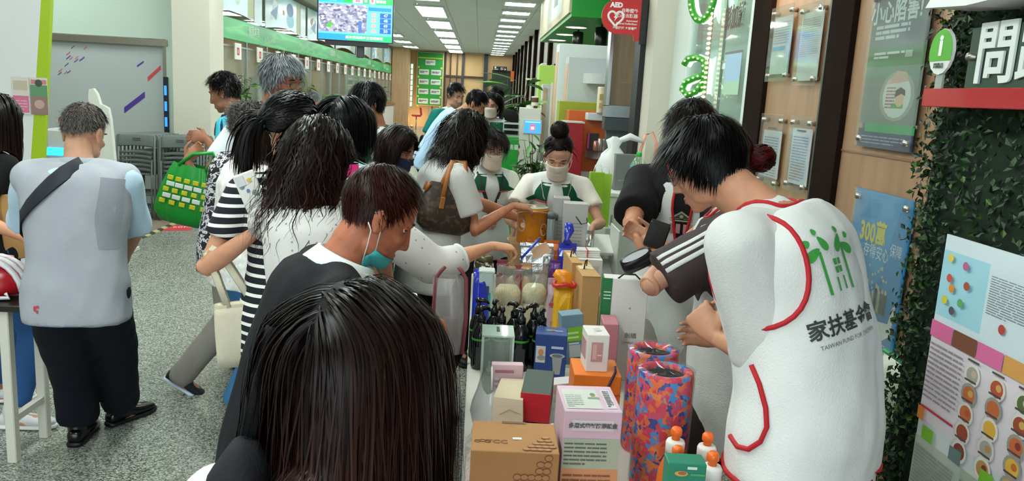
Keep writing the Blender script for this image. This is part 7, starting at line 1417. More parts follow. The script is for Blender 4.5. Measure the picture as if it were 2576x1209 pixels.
# foam rollers
FOAM = ramp_mat('foam_chips', 'voronoi', 62, [(0, 'd2284a'), (.22, 'e8642a'), (.44, '2f86cf'), (.60, 'd63a5e'), (.75, '24388f'), (.88, 'ea7a35')], .55, const=True, bump=.35)
fm = FOAM.node_tree; nz = fm.nodes.new('ShaderNodeTexNoise'); nz.inputs['Scale'].default_value = 40; ad = fm.nodes.new('ShaderNodeMixRGB'); ad.inputs[0].default_value = .055; mp = fm.nodes['Mapping']; vo = fm.nodes['Voronoi Texture']; fm.links.new(mp.outputs[0], nz.inputs['Vector']); fm.links.new(mp.outputs[0], ad.inputs[1]); fm.links.new(nz.outputs['Color'], ad.inputs[2]); fm.links.new(ad.outputs[0], vo.inputs['Vector'])
for px, py, Y, lab in ((1676, 928, 1.97, 'colourful chip foam roller in clear wrap, nearer of the two'), (1645, 876, 2.20, 'colourful chip foam roller in clear wrap, half hidden behind the nearer one')):
    q = P(px, py, Y); hh = q[2]-TZ; t = thing('foam_roller', lab, 'roller', (q[0], Y, TZ), 0, 'foam rollers'); r = .073
    m = MB(); m.lathe([(r*.96, 0), (r, .008), (r, hh-.010), (r*.97, hh-.002), (r*.90, hh), (r*.72, hh-.003), (r*.68, hh-.012), (r*.67, hh-.25)], n=44, cap=False); m.build('foam', FOAM, t, True)
    m = MB(); m.lathe([(r*.67, hh-.30), (r*.665, hh-.014)], n=36, cap=False); m.lathe([(.002, hh-.24), (r*.66, hh-.24)], n=24); m.build('core_tube', M('2a2c2e', .5), t, True)
    m = MB(); rr = np.random.RandomState(3); n = 44; th = np.arange(n)*6.2832/n; zs = (0, hh*.3, hh*.6, hh*.95, hh+.002); C = [(0, 0, z) for z in zs]; 
    v = np.array([[(r+.0025+.0015*rr.rand())*math.cos(a), (r+.0025+.0015*rr.rand())*math.sin(a), z] for z in zs for a in th]); v = np.vstack([v, [[r*.86*math.cos(a), r*.86*math.sin(a), hh+.004+.002*rr.rand()] for a in th], [[r*.45*math.cos(a), r*.45*math.sin(a), hh-.004+.006*rr.rand()] for a in th], [[.003*math.cos(a), .003*math.sin(a), hh-.002] for a in th]])
    f = [(i*n+j, i*n+(j+1) % n, (i+1)*n+(j+1) % n, (i+1)*n+j) for i in range(len(zs)+2) for j in range(n)]; m.add(v, f); m.build('clear_wrap', glassm('e8eef2', .03, .12, 'clear_wrap'), t, False)
# orange squeeze bottles
OR = M('d9691f', .25, spec=.6)
def squeeze(label, px, py, Y):
    q = P(px, py, Y); hh = q[2]-TZ; t = thing('squeeze_bottle', label, 'bottle', (q[0], Y, TZ), 0, 'orange squeeze bottles'); b = hh-.068
    m = MB(); m.lathe([(.030, 0), (.037, .008), (.038, b*.55), (.035, b*.8), (.024, b*.95), (.018, b)], n=24); m.build('bottle_body', OR, t, True); m = MB(); m.lathe([(.022, b), (.0225, b+.03), (.020, b+.036), (.010, b+.038)], n=22); m.build('cap', M('e6e4e0', .4), t, True); m = MB(); m.lathe([(.010, b+.036), (.0095, b+.046), (.0135, b+.050), (.0135, b+.062), (.009, b+.068)], n=18); m.build('nozzle', M('ee6a1c', .35), t, True)
squeeze('orange squeeze bottle with a white cap against the nearer foam roller', 1703, 1074, 1.74); squeeze('orange squeeze bottle half hidden behind the green card box', 1707, 1122, 1.63); squeeze('orange squeeze bottle nearest the vest volunteer', 1782, 1088, 1.74); squeeze('orange squeeze bottle at the corner of the green card box', 1795, 1136, 1.60)
D = .05; t, w, h = pbox('green_card_box', 'small green card box with a gold emblem standing before the orange bottles', 1684, 1780, 1166, 1.52, D, M('1f7f64', .45), rz=-.05); FR(t, D, [('e', -.012, h-.022, .014, .006, 'c9a24a'), ('e', -.010, h-.021, .009, .004, 'a55a48'), ('r', .008, h-.026, .03, .005, '4f9a62'), ('r', .0, h-.012, .02, .006, 'cfe0da')])
t = thing('plastic_packet', 'crinkled white plastic packet lying at the near table end', 'packet', (.49, 1.36, TZ)); m = MB(); rr = np.random.RandomState(2); g = [[(x, y, .05+.018*rr.rand()) if 0 < i < 8 and 0 < j < 5 else (x, y, .004) for j, y in enumerate(np.linspace(-.10, .09, 6))] for i, x in enumerate(np.linspace(-.11, .12, 9))]; v = [p for r in g for p in r]; m.add(v, [(i*6+j, (i+1)*6+j, (i+1)*6+j+1, i*6+j+1) for i in range(8) for j in range(5)]); m.box((0, 0, .02), (.2, .16, .04), None, 0, .01); m.build('film', M('d3d5d8', .2, spec=.8), t, True)
t = thing('pink_packet', 'flat pink packet in clear film at the near table end', 'packet', (.26, 1.42, TZ)); m = MB(); m.box((0, 0, .05), (.24, .20, .10), rotz(.08), 0, .02); m.build('packet_body', M('d7a0ab', .35), t); m = MB(); rr = np.random.RandomState(4); v = [(x, y, .103+.012*rr.rand()) for x in np.linspace(-.14, .14, 9) for y in np.linspace(-.11, .11, 7)]; m.add(v, [(i*7+j, (i+1)*7+j, (i+1)*7+j+1, i*7+j+1) for i in range(8) for j in range(6)]); m.build('film', glassm('f0e4e6', .1, .1), t)
# acrylic donation box
q0 = P(1216, 850, 2.42); q1 = P(1292, 850, 2.42); w = q1[0]-q0[0]; hh = P(1255, 848, 2.42)[2]-TZ; D = .115; db = thing('donation_box', 'clear acrylic donation box with a slot in its lid', 'box', ((q0[0]+q1[0])/2, 2.42+D/2, TZ)); AC = glassm('dfece8', .10)
for sx in (-1, 1): m = MB(); m.box((sx*w/2, 0, hh/2), (.004, D, hh)); m.build('side_wall', AC, db)
for sy in (-1, 1): m = MB(); m.box((0, sy*D/2, hh/2), (w-.004, .004, hh)); m.build('side_wall', AC, db)
m = MB(); m.box((0, 0, hh+.003), (w+.008, D+.008, .006), None, 0, .001); m.build('lid', glassm('cfe2da', .45, .06), db); m = MB(); m.box((0, .01, hh+.0065), (.010, .05, .002)); m.build('slot', M('2c2c26', .5), db)
for sx in (-1, 1):
    for sy in (-1, 1): m = MB(); m.box((sx*w/2, sy*D/2, hh/2), (.006, .006, hh)); m.build('corner_edge', glassm('e6f4ee', .55), db)
D_ = .1; t, w, h = pbox('pink_packet_box', 'pink and white packet box beside the donation box', 1240, 1320, 872, 2.34, .03, M('dcb9c4', .5), zt=.93, rz=.05); FR(t, .03, lines(-w*.4, h*.3, w*.5, h*.5, 6, 'e8e4e6', .5, 3, 2)+[('r', -w*.4, h*.86, w*.6, h*.05, 'a86a86'), ('r', w*.2, h*.3, w*.2, h*.4, 'e9e2e4')])
# clear pack of tissue with two boxes lying on it
tp = thing('tissue_pack', 'flat clear pack of white tissue under the beige bag', 'packet', (.235, 2.17, TZ)); m = MB(); m.box((0, 0, .045), (.20, .30, .09), None, 0, .02); m.build('tissue', M('b9b6b4', .8), tp); m = MB(); rr = np.random.RandomState(6); v = [(x, y, .093+.010*rr.rand()) for x in np.linspace(-.125, .125, 9) for y in np.linspace(-.18, .17, 9)]; m.add(v, [(i*9+j, (i+1)*9+j, (i+1)*9+j+1, i*9+j+1) for i in range(8) for j in range(8)]); m.build('film', glassm('e6e8ea', .12, .08), tp)
Z1 = TZ+.105; a = P(1236, 1032, 2.05); b = P(1300, 1032, 2.05); t = thing('paper_bag', 'beige folded paper bag lying on the tissue pack', 'bag', (P(1285, 950, 2.2)[0], 2.20, Z1), -.05); m = MB(); m.hexa([(-.048, -.12, 0), (.040, -.12, 0), (.052, .13, 0), (-.030, .13, 0), (-.046, -.105, .075), (.036, -.105, .07), (.054, .13, .045), (-.028, .13, .045)]); m.build('bag_body', M('d2c2a6', .8, 0, .1, 60), t); m = MB(); m.tube([(-.04, -.112, .02), (0, -.116, .045), (.035, -.112, .03)], .0012, 5); m.build('fold_crease', M('b5a486', .8), t)
t = thing('gift_box', 'dark green gift box with a red end lying on the tissue pack', 'box', (P(1360, 950, 2.2)[0]-.005, 2.21, Z1), -.14); m = MB(); m.box((0, 0, .042), (.085, .20, .084), None, 0, .002); m.build('carton', M('3f4d48', .6), t); m = MB(); m.box((0, -.1012, .042), (.085, .003, .084)); m.build('red_end', M('bb1526', .5), t)
# blue strainer box
D = .10; t, w, h = pbox('blue_strainer_box', 'blue box picturing a steel tea strainer', 1352, 1432, 842, 2.70, D, M('1f3f82', .45), rz=-.12); FR(t, D, [('r', -w*.46, h*.42, w*.30, h*.34, 'c9c6c0'), ('e', -w*.30, h*.63, .010, .012, 'c8845c'), ('e', -w*.28, h*.52, .015, .010, '8d8f92'), ('r', w*.02, h*.72, w*.38, h*.05, 'b9c6de'), ('e', w*.22, h*.58, w*.24, h*.05, 'b5b8ba'), ('p', [(w*.06, h*.56), (w*.38, h*.56), (w*.33, h*.2), (w*.12, h*.2)], '9a9c9c'), ('e', w*.22, h*.58, w*.17, h*.035, '6d7072')]); TP(t, h, [('e', -.01, 0, .012, .012, '3f9a7a'), ('e', .004, .004, .010, .008, 'c8603a'), ('r', .012, -.008, .028, .012, '8fa6d0')])
# green and grey-blue box leaning
t = thing('green_grey_carton', 'grey-blue carton with a lime band leaning beside the blue box', 'box', (P(1448, 850, 2.92)[0], 2.95, TZ), .12); R_ = roty(-.12); m = MB(); m.box(R_@np.array((0, 0, .10)), (.085, .07, .20), R_, 0, .002); m.build('carton', M('6f8ea0', .5), t); prn(t, R_@np.array((0, -.0355, .10)), R_@X_, R_@Z_, [('r', -.042, -.005, .084, .055, '7fc22f'), ('r', -.02, -.07, .045, .05, 'c3c9cc'), ('r', -.03, .006, .05, .008, 'cfe8a8'), ('r', -.03, .024, .05, .008, 'cfe8a8'), ('r', -.02, -.018, .04, .007, 'd0d8dc')])
# orange box with purple cord and the white box on it
D = .15; t, w, h = pbox('orange_gift_box', 'bright orange gift box with a dark purple cord', 1447, 1566, 944, 2.22, D, M('df7413', .5), rz=-.03); OZ = TZ+h; FR(t, D, [('p', [(-w/2+w*k/24, h*.72+(.004 if k % 2 else 0)) for k in range(25)]+[(w/2-w*k/24, h*.69+(.004 if k % 2 else 0)) for k in range(25)], 'b0521c')])
m = MB(); m.tube([(.0, -D/2-.004, h*.35), (.02, -D/2-.006, h*.7), (.05, -D/2+.0, h+.012), (.058, -.02, h+.01)], .004, 6); m.build('cord', M('2a1530', .6), t, True)
D = .10; t, w, h = pbox('white_window_box', 'white carton with a window showing a pink bottle, on the orange gift box', 1478, 1534, 842, 2.25, D, M('d9d6d2', .5), z0=OZ, rz=.03); FR(t, D, [('r', -w*.30, h*.28, w*.52, h*.52, 'b98a88'), ('r', -w*.24, h*.34, w*.18, h*.40, 'd0a5a2'), ('r', -w*.02, h*.44, w*.2, h*.03, 'e2c9c6')]); m = MB(); m.box((-w/2-.001, 0, h*.55), (.003, D*.7, h*.5)); m.build('side_window', M('c79a98', .25), t); TP(t, h, [('p', [(-.01, .01), (.012, .02), (.016, -.01), (-.006, -.016)], 'bfbcb8')])
D = .12; t, w, h = pbox('pink_carton', 'dusty pink carton behind the white window box', 1522, 1560, 815, 2.62, D, M('b9747f', .5), rz=-.05); FR(t, D, [('r', -w*.3, h*.3, w*.6, h*.2, 'cfc8c6')]+lines(-w*.2, h*.32, w*.4, h*.14, 3, '7a7476', .5, 2, 2))
t, w, h = pbox('white_red_carton', 'white carton with red print lying behind the pink carton', 1512, 1548, 752, 3.2, .12, M('d8d2d0', .5), rz=-.05); TP(t, h, [('r', -.02, -.02, .03, .02, 'b8303c'), ('r', .0, .02, .02, .015, 'cfa0a0')])
D = .09; t = thing('white_arrow_carton', 'white long carton with black arrows lying by the orange gift box', 'box', (P(1432, 905, 2.42)[0], 2.42, TZ), .35); m = MB(); m.box((0, 0, .06), (.13, .06, .12), None, 0, .002); m.build('carton', M('c9c7c8', .5), t); prn(t, (0, -.0305, 0), X_, Z_, [('p', [(-.045, .085), (-.015, .085), (-.03, .105)], '33343a'), ('p', [(.015, .085), (.045, .085), (.03, .105)], '33343a')]+lines(-.05, .02, .1, .04, 4, '9a9a9e', .4, 2, 4))
# black bottles
def blackb(px, py, lab, i):
    q = PZ(px, py, TZ+.235); t = thing('black_bottle', lab, 'bottle', (q[0], q[1], TZ), 0, 'black pump bottles'); BK = M('0d0f10', .15, spec=.7)
    m = MB(); m.lathe([(.028, 0), (.033, .006), (.033, .125), (.030, .15), (.018, .172), (.014, .18)], n=22); m.build('bottle_body', BK, t, True); m = MB(); m.lathe([(.0333, .112), (.0336, .116), (.0333, .120)], n=22, cap=False); m.build('green_line', M('3f9a2c', .4), t, True)
    m = MB(); m.lathe([(.016, .178), (.0165, .20), (.010, .204), (.007, .215), (.007, .222)], n=16); m.build('collar', M('141617', .25), t, True); m = MB(); a = .6*i; c, s = math.cos(a), math.sin(a); m.tube([(-.014*c, -.014*s, .226), (.0, 0, .231), (.03*c, .03*s, .226), (.037*c, .037*s, .216)], [.008, .011, .007, .005], 8); m.build('pump_head', BK, t, True); m = MB(); m.box((0, -.0332, .06), (.034, .002, .06), None, 0, .0005); m.build('label', M('2a2d2e', .4), t)
BL = ['black pump bottle at the back corner by the teal tube', 'black pump bottle with a green line at the table edge corner', 'black pump bottle second in the back row', 'black pump bottle second in the front row', 'black pump bottle behind the donation box lid', 'black pump bottle third in the front row', 'black pump bottle under the round noodle pack', 'black pump bottle nearest the yellow bag']
for i, ((px, py), lab) in enumerate(zip([(1206, 751), (1213, 771), (1246, 755), (1264, 773), (1297, 761), (1314, 776), (1346, 764), (1366, 777)], BL)): blackb(px, py, lab, i)
# noodle packs
ND = ramp_mat('noodles', 'wave', 70, [(0, 'a8946c'), (1, 'ddcfae')], .7, bump=.5, stretch=(1, 1, 3)); ND.node_tree.nodes['Wave Texture'].inputs['Distortion'].default_value = 6
for px, py, w, h, lab in ((1277, 768, .115, .075, 'square dried noodle pack in clear film behind the black bottles'), (1345, 768, .11, .08, 'round dried noodle pack in clear film behind the black bottles')):
    q = P(px, py, 3.42); t = thing('noodle_pack', lab, 'noodles', (q[0], 3.48, TZ), 0, 'noodle packs'); m = MB(); zb = max(q[2]-TZ, .02)
    m.box((0, 0, zb/2), (w*.9, .10, zb), None, 0, .01); m.build('lower_block', ND, t); m = MB(); m.loft([(0, 0, zb), (0, 0, zb+.02), (0, 0, zb+h*.7), (0, 0, zb+h)], [(w*.46, 0, 0), (w/2, 0, 0), (w*.5, 0, 0), (w*.36, 0, 0)], [(0, .05, 0), (0, .06, 0), (0, .06, 0), (0, .04, 0)], 20, 0, True, 4. if px < 1300 else 2.2); m.build('noodle_block', ND, t, True)
    m = MB(); rr = np.random.RandomState(px); n = 16; v = []; zz = (zb*.2, zb+h*.5, zb+h*1.05, zb+h*1.35, zb+h*1.6); ww = (w*.52, w*.55, w*.45, w*.5, w*.42); dd = (.062, .068, .045, .012, .006)
    for z, a, b in zip(zz, ww, dd):
        for j in range(n): u = j*6.2832/n; v.append((a*math.cos(u)*(1+.06*rr.randn()*.6), b*math.sin(u)*(1+.1*rr.randn()*.6), z+.006*rr.randn()))
    m.add(v, [(i*n+j, i*n+(j+1) % n, (i+1)*n+(j+1) % n, (i+1)*n+j) for i in range(4) for j in range(n)]); m.build('clear_film', glassm('eef0f0', .10, .08, 'film'), t)
# foil and snack pouches
FOIL = M('b4b9bd', .22, .85, .35, 30)
def pouch(label, px, pyb, pyt, Y, w, mats, tilt=.15, seed=1, name='snack_pouch', fill='8a5a34', z0=TZ):
    b = P(px, pyb, Y); a = P(px, pyt, Y); z0 = max(z0, min(b[2], a[2]-.08)) if b[2] > TZ else TZ; hh = a[2]-z0; t = thing(name, label, 'pouch', (b[0], Y, TZ), 0, 'snack pouches'); off = z0-TZ; rr = np.random.RandomState(seed); n = 18; v = []
    zz = np.array((-off, .1*hh-off*.9, .35*hh, .6*hh, .78*hh, .84*hh, hh)); zz[0] = -off; dd = (.018, .03, .035, .03, .012, .003, .003); ww = (.92, 1, 1, .98, 1, 1, 1)
    for z, d, k in zip(zz, dd, ww):
        for j in range(n): u = j*6.2832/n; x = w/2*k*math.copysign(abs(math.cos(u))**.6, math.cos(u)); y = d*math.sin(u)*(1+.25*rr.randn()*.4); v.append((x+.002*rr.randn(), y+tilt*(z+off), z+off))
    f = [(i*n+j, i*n+(j+1) % n, (i+1)*n+(j+1) % n, (i+1)*n+j) for i in range(6) for j in range(n)]+[tuple(range(n))[::-1], tuple(range(6*n, 7*n))]; m = MB(); m.add(v, f); m.build('pouch_body', mats, t, False)
    H = hh+off; return t, H
t, H_ = pouch('large silver foil pouch with a folded top in the middle of the goods', 1348, 712, 626, 3.86, .17, FOIL, .12); m = MB(); m.box((.0, .085, H_+.004), (.175, .03, .01), rotx(.5), 0, .003); m.build('folded_top', FOIL, t); prn(t, (-.03, .015, .02), X_, nrm((0, .12, 1)), [('r', .0, 0, .035, .08, '5a1a22'), ('r', .004, .03, .02, .04, 'b81a22'), ('r', .04, 0, .05, .08, '9a6a40')], lift=.02)
for k, (px, pyt, c, lab) in enumerate([(1262, 655, '7a2a34', 'clear pouch with a maroon label beside the jar'), (1283, 662, '9a7a55', 'clear pouch of pale brown snack beside the maroon one'), (1302, 668, '8a2f3a', 'maroon labelled pouch before the silver foil pouch'), (1322, 664, 'b98a5e', 'clear pouch of tan snack before the silver foil pouch')]): t, H_ = pouch(lab, px, 712, pyt, 3.78, .055, M(c, .35), .1, k+3); m = MB(); m.box((0, .1*H_-.036, H_*.78), (.056, .004, .05), None, 0, .001); m.build('clear_top', FOIL, t)
pouch('crumpled silver foil pouch beside the grey cartons', 1476, 640, 588, 4.05, .07, FOIL, .35, 12)
BLU = M('1c2fae', .18, spec=.8)
t, H_ = pouch('deep blue glossy snack bag with a twisted top', 1424, 690, 612, 3.9, .09, BLU, .05, 15); m = MB(); m.loft([(0, .02, H_-.01), (-.005, .02, H_+.02), (.005, .03, H_+.05), (.0, .03, H_+.10)], [(.03, 0, 0), (.012, 0, 0), (.025, 0, .01), (.02, 0, 0)], [(0, .01, 0), (0, .01, 0), (0, .008, 0), (0, .006, 0)], 12); m.build('twisted_top', BLU, t, True)
pouch('small orange and red snack bag behind the foil pouch', 1385, 660, 605, 4.02, .08, M('c8661a', .3), .05, 18); pouch('purple snack bag beside the deep blue bag', 1396, 700, 655, 3.8, .05, M('5a2a7a', .3), .05, 21); pouch('dark red snack bag between blue bag and white box', 1440, 690, 612, 4.05, .05, M('5d1a20', .35), .05, 22)
# yellow bag with red
t, H_ = pouch('yellow plastic bag tied with an orange and red top', 1414, 800, 708, 3.32, .085, M('d9a51c', .3), .05, 25); m = MB(); m.loft([(0, 0, H_-.02), (0, 0, H_+.005), (-.01, 0, H_+.03), (-.02, .01, H_+.05)], [(.045, 0, 0), (.03, 0, 0), (.045, 0, .005), (.02, 0, 0)], [(0, .03, 0), (0, .018, 0), (0, .022, 0), (0, .01, 0)], 14); m.build('tied_top', M('e58a14', .3), t, True); m = MB(); m.tube([(.045*math.cos(u), .026*math.sin(u), H_-.012+.006*math.sin(3*u)) for u in np.linspace(0, 6.28, 17)[:-1]], .010, 6, 0, True); m.build('red_edge', M('c22a1c', .35), t, True)
t, H_ = pouch('pink and grey printed pouch beside the yellow bag', 1388, 795, 700, 3.36, .05, M('a98f9c', .4), .05, 27); prn(t, (-.02, -.036, .03), X_, Z_, [('r', .0, .02, .035, .06, 'b0949e'), ('r', 0, .09, .04, .012, 'b0303a')])
# tan boxes with ribbon handles
TN = M('b98d58', .7, 0, .06, 60)
for x0, x1, yt, Y, D, lab in ((1463, 1509, 694, 3.22, .30, 'tall tan gift carton with a maroon ribbon, nearer of the pair'), (1437, 1462, 660, 3.42, .28, 'tall tan gift carton, farther and slimmer of the pair')):
    t, w, h = pbox('tan_gift_carton', lab, x0, x1, yt, Y, D, TN, rz=.03, group='tan gift cartons'); m = MB(); m.tube([(-.012, -.02, h), (-.005, 0, h+.03), (.008, .03, h+.028), (.010, .05, h)], .008, 6, 0, False, .4); m.build('ribbon', M('4a1a20', .5), t, True); TP(t, h, [('r', -w*.4, -.02, w*.8, .09, 'd8cfa8')])
    m = MB(); m.box((0, -D/2-.0008, h-.003), (w, .002, .002)); m.build('lid_seam', M('8a6438', .7), t)
t, w, h = pbox('white_carton', 'white carton with small print behind the tan gift cartons', 1444, 1518, 652, 3.86, .16, M('d6d3cf', .5), rz=-.03); FR(t, .16, lines(w*.1, h*.6, w*.3, h*.25, 7, '9a9a9a', .4, 3, 3)); WZ = TZ+h
t = thing('paper_bundle', 'bundle of white slips in a red rubber band on the white carton', 'paper', (P(1478, 640, 3.9)[0], 3.94, WZ)); 
for k in range(4): m = MB(); m.box((.002*(k % 2), .003*k, .006+.009*k), (.125, .08, .008), rotz(.05*k-.08), 0, .001); m.build('slip_stack', M('d9d7d3', .6), t)
m = MB(); m.box((.0, .0, .019), (.006, .088, .040), None, 0, .001); m.build('rubber_band', M('c0443c', .5), t)
# jar, tube
q = P(1216, 690, 3.9); zb = TZ; zt = P(1216, 640, 3.9)[2]; hh = zt-zb; t = thing('star_jar', 'dark jar with white star print and a pale label', 'jar', (q[0], 3.9, TZ)); m = MB(); m.lathe([(.045, 0), (.05, .01), (.05, hh-.04), (.042, hh-.03)], n=24); m.build('jar_body', ramp_mat('star_print', 'voronoi', 75, [(0, '3a3524'), (.8, '4a4430'), (.82, 'd5d2c4')], .3, const=True), t, True); m = MB(); m.lathe([(.044, hh-.03), (.046, hh-.025), (.046, hh-.004), (.04, hh)], n=24); m.build('lid', M('6f6a52', .3, .6), t, True); prn(t, (.005, -.0515, hh-.12), X_, Z_, [('r', 0, 0, .036, .05, 'cfd0c8')]+lines(.004, .006, .028, .036, 5, '8a8c86', .4, 2, 2))
q = P(1221, 770, 3.3); zt = P(1221, 688, 3.3)[2]; hh = zt-TZ; t = thing('clear_tube_pack', 'clear tube pack with a teal and blue print by the black bottles', 'packet', (q[0], 3.34, TZ)); m = MB(); m.loft([(0, 0, 0), (0, 0, hh)], [(.033, 0, 0)]*2, [(0, .03, 0)]*2, 20, 0, True, 5.); m.build('pack', M('b3c3c0', .15, spec=.7), t); prn(t, (-.02, -.031, 0), X_, Z_, [('r', 0, hh*.12, .04, hh*.55, '3f9a92'), ('r', .002, hh*.62, .03, hh*.16, '1f3f7a'), ('e', .02, hh*.45, .010, .02, '9ac8b8')]); m = MB(); m.box((0, 0, hh+.006), (.07, .062, .014), None, 0, .004); m.build('lid', M('cfdad8', .2), t)
# far end: bucket, grey cartons, tubes
S_ = thing('brown_base_carton', 'brown carton under the orange bucket', 'box', (P(1338, 610, 4.22)[0], 4.27, TZ)); zb = P(1338, 612, 4.2)[2]; m = MB(); m.box((0, 0, (zb-TZ)/2), (.24, .22, zb-TZ), None, 0, .002); m.build('carton', M('a5845c', .8), S_); m = MB(); m.box((0, 0, zb-TZ+.0005), (.04, .22, .001)); m.build('tape', M('c0a070', .4), S_)
bk = thing('snack_bucket', 'orange snack bucket with a wire handle and painted faces', 'bucket', (P(1338, 610, 4.2)[0], 4.25, zb)); hh = P(1338, 524, 4.2)[2]-zb; r = .084
m = MB(); m.lathe([(r*.96, 0), (r, .01), (r, hh-.015), (r*1.05, hh-.012), (r*1.05, hh-.002), (r*.99, hh)], n=36); m.build('bucket_body', M('d98316', .35), bk, True); m = MB(); m.lathe([(.003, hh-.004), (r*.92, hh-.002), (r*.95, hh+.004), (r*1.03, hh+.002)], n=30); m.build('lid', M('b9b09a', .3, .5), bk, True)
its = [('e', -.062, .10, .020, .035, 'c9a0a0'), ('e', -.055, .10, .012, .014, 'e0c4b4'), ('p', [(-.08, .12), (-.04, .12), (-.05, .15), (-.075, .15)], '2f7f96'), ('e', .058, .08, .020, .035, 'e0b49a'), ('p', [(.03, .10), (.08, .10), (.07, .14), (.045, .14)], '2f86a6'), ('e', .05, .085, .004, .004, '3a2420'), ('e', .02, .02, .012, .010, 'b9a88a'), ('e', -.02, .03, .02, .012, 'c86a1a')]+lines(-.02, .09, .05, .07, 7, 'b06a14', .4, 5, 3)
me_ = prn(bk, (0, -.12, 0), X_, Z_, its)
for v in me_.data.vertices: x = max(-.083, min(.083, v.co.x)); v.co.y = -math.sqrt(r*r-min(x*x, r*r*.97))*1.0-.0015-(v.co.y+.12)*-1*.0; v.co.x = x
m = MB(); m.tube([(r*1.03*math.cos(u), -.045-.055*math.sin(u*1.0), hh-.03+.02*math.sin(u)) for u in np.linspace(.15, 2.9, 14)], .0025, 6); m.build('wire_handle', M('c9c6c0', .3, .8), bk, True)
D = .10
for k, (x0, x1, yt, Y, c, lab) in enumerate([(1422, 1482, 512, 4.05, 'b2b0ad', 'silver grey tall carton with a black cord handle, nearer one'), (1396, 1436, 498, 4.2, 'a9a8a5', 'silver grey tall carton behind the cord-handled one')]):
    t, w, h = pbox('grey_carton', lab, x0, x1, yt, Y, D, M(c, .4, .2), rz=-.04, group='silver grey cartons'); FR(t, D, lines(-w*.3, h*.45, w*.6, h*.35, 9, '8d8c8a', .3, k+2, 4))
    if k == 0: m = MB(); m.tube([(-.0, -D/2-.003, h*.86), (.03, -D/2-.012, h*.78), (.06, -D/2-.01, h*.80), (.052, -D/2+.02, h*.92)], .003, 6); m.build('cord', M('101010', .5), t, True)
for k, (px, c, lab) in enumerate([(1384, '7f8a8a', 'clear cylinder beside the orange bucket'), (1393, '8a8f88', 'grey topped cylinder beside the clear cylinder')]): q = P(px, 600, 4.12); zt = P(px, 535+8*k, 4.12)[2]; t = thing('display_tube', lab, 'tube', (q[0], 4.12+.06*k, TZ)); m = MB(); m.lathe([(.020, 0), (.021, .005), (.021, zt-TZ-.03), (.019, zt-TZ-.02)], n=16); m.build('tube_body', M(c, .15, spec=.8), t, True); m = MB(); m.lathe([(.022, zt-TZ-.03), (.022, zt-TZ), (.015, zt-TZ+.004)], n=16); m.build('lid', M('55595a', .4), t, True)
# clear bag and white plastic bag at the left table edge
q = P(1132, 800, 2.55); cb_ = thing('clear_tote', 'clear plastic bag with red edges in the hands of the man in black', 'bag', tuple(P(1128, 880, 2.36))); hh = P(1128, 695, 2.36)[2]-P(1128, 880, 2.36)[2]; m = MB(); m.loft([(0, 0, 0), (0, 0, hh*.5), (-.01, 0, hh)], [(.04, 0, 0), (.05, 0, 0), (.048, 0, 0)], [(0, .05, 0), (0, .06, 0), (0, .03, 0)], 20, 0, False, 3.); m.build('film', glassm('c9c4c6', .35, .15, 'cloudy_film'), cb_, True)
for x in (-.05, .05): m = MB(); m.tube([(x*.85, -.03, 0), (x, -.04, hh*.5), (x*.9, -.02, hh), (x*.65, -.02, hh+.02), (x*.4, -.02, hh+.035)], .006, 6); m.build('red_edge', M('7d3a42', .6), cb_, True)
m = MB(); m.loft([(0, 0, .01), (0, 0, .10)], [(.03, 0, 0), (.026, 0, 0)], [(0, .035, 0), (0, .03, 0)], 12); m.build('contents', M('4a2a2c', .6), cb_, True)
t, H_ = pouch('bright blue snack bag leaning on the table edge beside the jar', 1172, 730, 680, 3.3, .07, BLU, .2, 31); t.location.x = .045
q = P(1180, 905, 2.25); t = thing('white_carrier_bag', 'white translucent carrier bag at the near table edge', 'bag', (.075, 2.28, TZ)); m = MB(); rr = np.random.RandomState(8); n = 16; v = []
for z, a, b in ((0, .055, .15), (.06, .06, .17), (.12, .05, .15), (.16, .03, .11)):
    for j in range(n): u = j*6.2832/n; v.append((a*math.cos(u)*(1+.1*rr.randn()), b*math.sin(u)*(1+.1*rr.randn()), z+.008*rr.randn()*(z > 0)))
m.add(v, [(i*n+j, i*n+(j+1) % n, (i+1)*n+(j+1) % n, (i+1)*n+j) for i in range(3) for j in range(n)]); m.build('film', glassm('d9d6d6', .6, .2, 'white_film'), t, True); m = MB(); m.tube([(.0, -.06, .15), (.0, -.03, .19), (.0, .02, .19), (0, .05, .15)], .008, 6, 0, False, .4); m.build('handle', M('d6d4d4', .4), t, True)
q = PZ(1190, 1000, TZ); t = thing('wrapped_bundle', 'pinkish bubble-wrapped bundle along the table edge', 'packet', (.045, 1.92, TZ)); m = MB(); m.box((0, 0, .04), (.075, .42, .08), None, 0, .025); m.build('wrap', ramp_mat('bubble_wrap', 'voronoi', 120, [(0, 'b9a8a2'), (1, 'd8ccc6')], .25, bump=.6), t); m = MB(); m.box((.0, .1, .0405), (.078, .03, .083), None, 0, .02); m.build('tape', M('cfc6be', .2), t)
